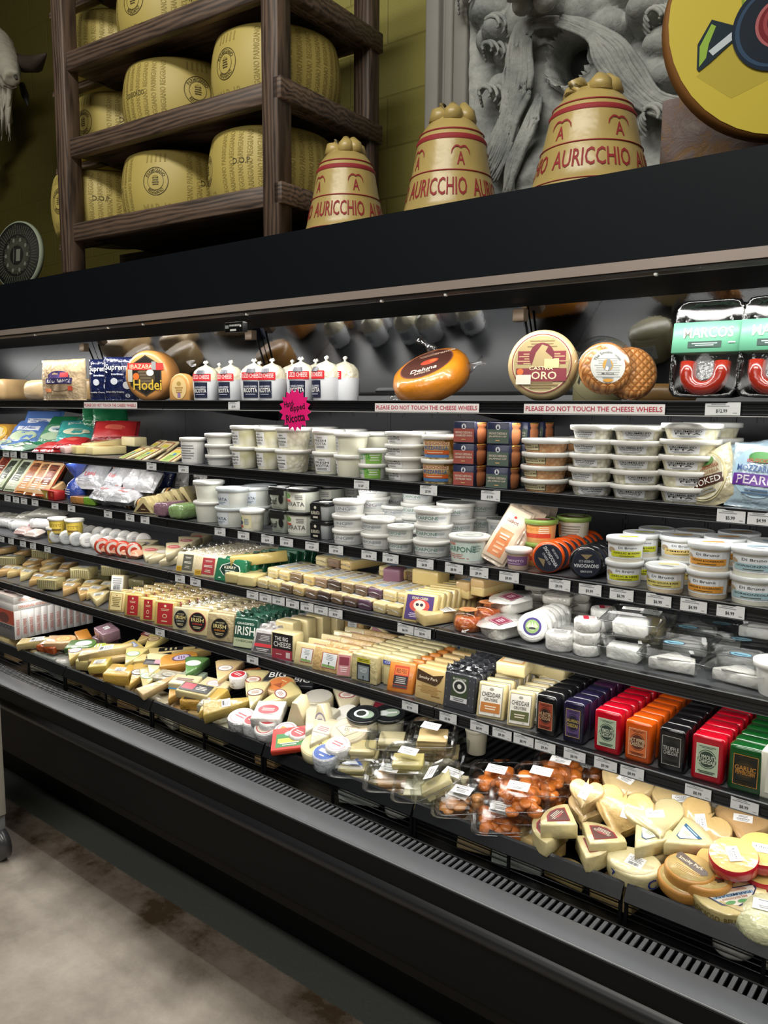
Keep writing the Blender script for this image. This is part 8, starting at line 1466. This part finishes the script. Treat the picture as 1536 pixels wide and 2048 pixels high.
for ps, H, px, py, rz, dh, tx, l in ((hrt(.062, .055, '#dcc49c', rot=1.3), .055, 1171, 1583, 10, .07, 10, 'small heart-shaped cheese with upright white label, left'), (hrt(.075, .04, '#d9c196'), .04, 1175, 1612, 10, .02, 4, 'flat heart-shaped cheese beneath the small heart'),
    (hrt(.105, .05, '#d9bc88', rot=.0, cu=.03, cv=-.01), .05, 1243, 1618, 4, .05, 16, 'largest heart-shaped cheese with white CASARO label, centre'), (hrt(.1, .05, '#d3c09a', cv=.01), .05, 1248, 1562, -10, .06, 4, 'heart-shaped cheese with white label behind the largest'),
    (hrt(.1, .04, '#dcd4b0', 'Pecorino'), .04, 1310, 1628, 30, .055, 6, 'pale greenish round-edged cheese with white label, centre right'), (hrt(.1, .045, '#d3bf96'), .045, 1362, 1598, 20, .05, 6, 'heart-shaped cheese with white label near the shelf edge'),
    (hrt(.095, .045, '#cfb584', 'CASARO', -.6), .045, 1402, 1645, -30, .05, 10, 'tan heart-shaped cheese with slanted white label above the smoked rounds'), (hrt(.09, .045, '#cfae84', 'CASARO', PI), .045, 1486, 1637, 12, .05, 6, 'heart-shaped cheese with upside down white label near the right edge'),
    (hrt(.08, .05, '#d3b48a', ''), .05, 1490, 1600, 40, .05, 8, 'heart-shaped cheese in clear wrap with red print, below the shelf edge'), (hrt(.08, .045, '#d3c096', ''), .045, 1440, 1612, 0, .02, 4, 'plain heart-shaped cheese half hidden below the shelf edge'), (hrt(.08, .045, '#c9b088', ''), .045, 1425, 1670, 0, .0, 4, 'plain heart-shaped cheese beneath, left of the red waxed rounds')):
    if not ps[1].me.vertices: ps = ps[:1]
    D(ps, 'heart_cheese', l, 'cheese', px, py, H, rz, dh, tx + (20 if tx > 9 else 6), 0, 'heart-shaped cheeses', .78)
oval = lambda R, h, c, sp, W, H, rot=0, skin=None, sty='cheese': [Part('cheese', MB().prism(disc(R, .78), 0, h, M(c, sty), .008, 3))] + ([Part('label', label(W, H, sp, top(h + .0008), rot=rot))] if sp else [])
wr_ = oval(.061, .045, '#e9e3c0', stk2, .042, .034, -.2)
for u_, c_ in ((-.05, 'Z'), (.05, 'C')): wr_.append(Part('side_print', label(.024, .028, [('t', c_, 0, 0, 1, 1, '#2f3f8a')], lambda u, v, o: ((.0618 + o) * math.sin(u / .06), -(.0488 + o) * math.cos(u / .06), .022 + v), cu=u_)))
D(wr_, 'white_oval_cheese', 'creamy white oval cheese with sticker and blue side lettering, upper one at the rail', 'cheese', 1270, 1737, .05, 8, .035, 6, 0, 'white oval cheeses')
D(oval(.061, .045, '#dfd9b8', None, 0, 0), 'white_oval_cheese', 'creamy white oval cheese underneath the stickered one', 'cheese', 1262, 1765, .05, 0, -.015, 2, 0, 'white oval cheeses')
spk = [('p', [(-.5, .3), (-.44, .5), (.44, .2), (.5, .05), (.38, -.14), (-.46, .1)], M('#4a3420')), ('t', 'Smoky Park', -.04, .18, .7, .2, '#efe0c0'), ('g', 0, -.24, .8, .3, 4, '#c9a25c')]
for px, py, rz, dh, tx, l in ((1380, 1734, 2, .05, 8, 'smoked oval cheese with brown Smoky Park label, upper one'), (1410, 1750, 10, .02, 6, 'smoked oval cheese tucked behind the upper labelled one'), (1363, 1778, -8, .01, 12, 'smoked oval cheese with brown label, lower one at the rail')):
    ps = oval(.057, .036, '#cf9448', spk, .084, .055, -.25, sty='rind'); ps.insert(1, Part('pale_face', MB().prism(disc(.05, .76), .034, .0364, M('#e6cf92', 'cheese'), 0)))
    D(ps, 'smoked_cheese', l, 'cheese', px, py, .036, rz, dh, tx, 0, 'smoked oval cheeses')
def edam(lbl): 
    R, h = .052, .03; ps = [Part('cheese', MB().lathe([(0, 0), (R * .95, 0), (R, .003), (R, h - .003), (R * .97, h - .001)], M('#c01a2c', 'wax'), 36)), Part('cut_face', MB().lathe([(R * .965, h - .0006), (0, h - .0002)], M('#dcc27c', 'cheese'), 36))]
    if lbl: ps.append(Part('label', label(.042, .026, wt('Edam'), top(h + .0006), rot=-1.2 if lbl == 1 else .0)))
    return ps
for lb_, px, py, dh, tx, l in ((1, 1467, 1708, .07, 10, 'red waxed round with pale cut face and turned label, upper left'), (0, 1440, 1722, .03, 6, 'red waxed round beneath the labelled left one'), (0, 1448, 1745, -.005, 2, 'red waxed round lowest in the left pair'), (2, 1525, 1697, .07, 8, 'red waxed round with Edam label at the right edge, topmost'), (0, 1528, 1735, .03, 6, 'red waxed round at the right edge, second'), (0, 1524, 1772, -.005, 6, 'red waxed round at the right edge, third')):
    D(edam(lb_), 'red_waxed_round', l, 'cheese', px, py, .03, 12, dh, tx, 0, 'red waxed rounds')
bg = [('p', [(-.5, -.3), (.5, -.3), (.5, -.1), (.3, .32), (0, .5), (-.3, .32), (-.5, -.1)], M('#2b3350')), ('p', [(-.46, -.25), (.46, -.25), (.46, -.08), (.27, .28), (0, .44), (-.27, .28), (-.46, -.08)], M('#e3ddd0')), ('r', 0, -.0, .8, .12, '#8fb0c9'), ('t', 'PARMESAN', 0, 0, .7, .1, '#23304f'), ('t', 'BELGIOIOSO', 0, .14, .5, .08, '#a8664a'), ('o', -.12, .3, .2, .14, '#5f9a5c'), ('o', .12, .3, .2, .14, '#5f9a5c'), ('g', 0, -.17, .7, .1, 2, '#c98a5a')]
hd = half_disc(.08, 18); bgp = [Part('cheese', MB().prism(hd, 0, .045, M('#e3d6a4', 'cheese'), .004)), Part('label', label(.108, .06, bg, top(.0457), cv=-.002))]
bgp.append(Part('side_print', label(.26, .022, [('t', 'BELGIOIOSO  BELGIOIOSO  BELGIOIOSO', 0, 0, .96, .8, '#7a6a3a')], lambda u, v, o: ((.0805 + o) * math.sin(u / .0805), (.0805 + o) * math.cos(u / .0805) - .034, .023 + v), cols=10)))
for p_ in bgp: pass
bgp[2].me.transform(Matrix.Diagonal((-1, 1, 1, 1)))
D(bgp, 'half_wheel_cheese', 'half wheel cheese with navy arched label and BELGIOIOSO on its rind', 'cheese', 1467, 1792, .045, -140, .045, 14, 0, None)
D([Part('bag', MB().lathe([(0, 0), (.05, .005), (.066, .03), (.06, .055), (.03, .068), (0, .07)], M('#dcdcb0', 'film'), 32)), Part('label', label(.05, .03, wt(''), top(.0705)))], 'round_cheese_bag', 'pale round cheese in clear bag cut off at the lower right edge', 'cheese', 1530, 1835, .06, 10, .05, 8)
D(B_('#d9cba0', .1, .08, .04), 'cheese_pack', 'plain pale pack under the half wheel near the rail', 'cheese', 1490, 1850, .04, 0, -.01, 2, 0, None)
# cart edge at the far left, very near the picture border
g0 = at_z(4, 1640, .02)
cm = [Part('side_panel', MB().rbox((-.40, -.02, .16), (0, .02, 1.02), .004, M('#b9b4a6', 'satin'))), Part('caster', MB().tube([(-.02, -.016, .055), (-.02, .016, .055)], [.055, .055], M('#3a3a3c', 'plast'), 20)), Part('caster_fork', MB().rbox((-.035, -.02, .05), (-.01, .02, .17), .004, M('#8f9092', 'satin')))]
thing('display_cart', 'edge of a pale metal cart with grey caster at the left border', 'cart', cm, (x_of(-6, 1.2, .4), 1.2, 0), D2(0))
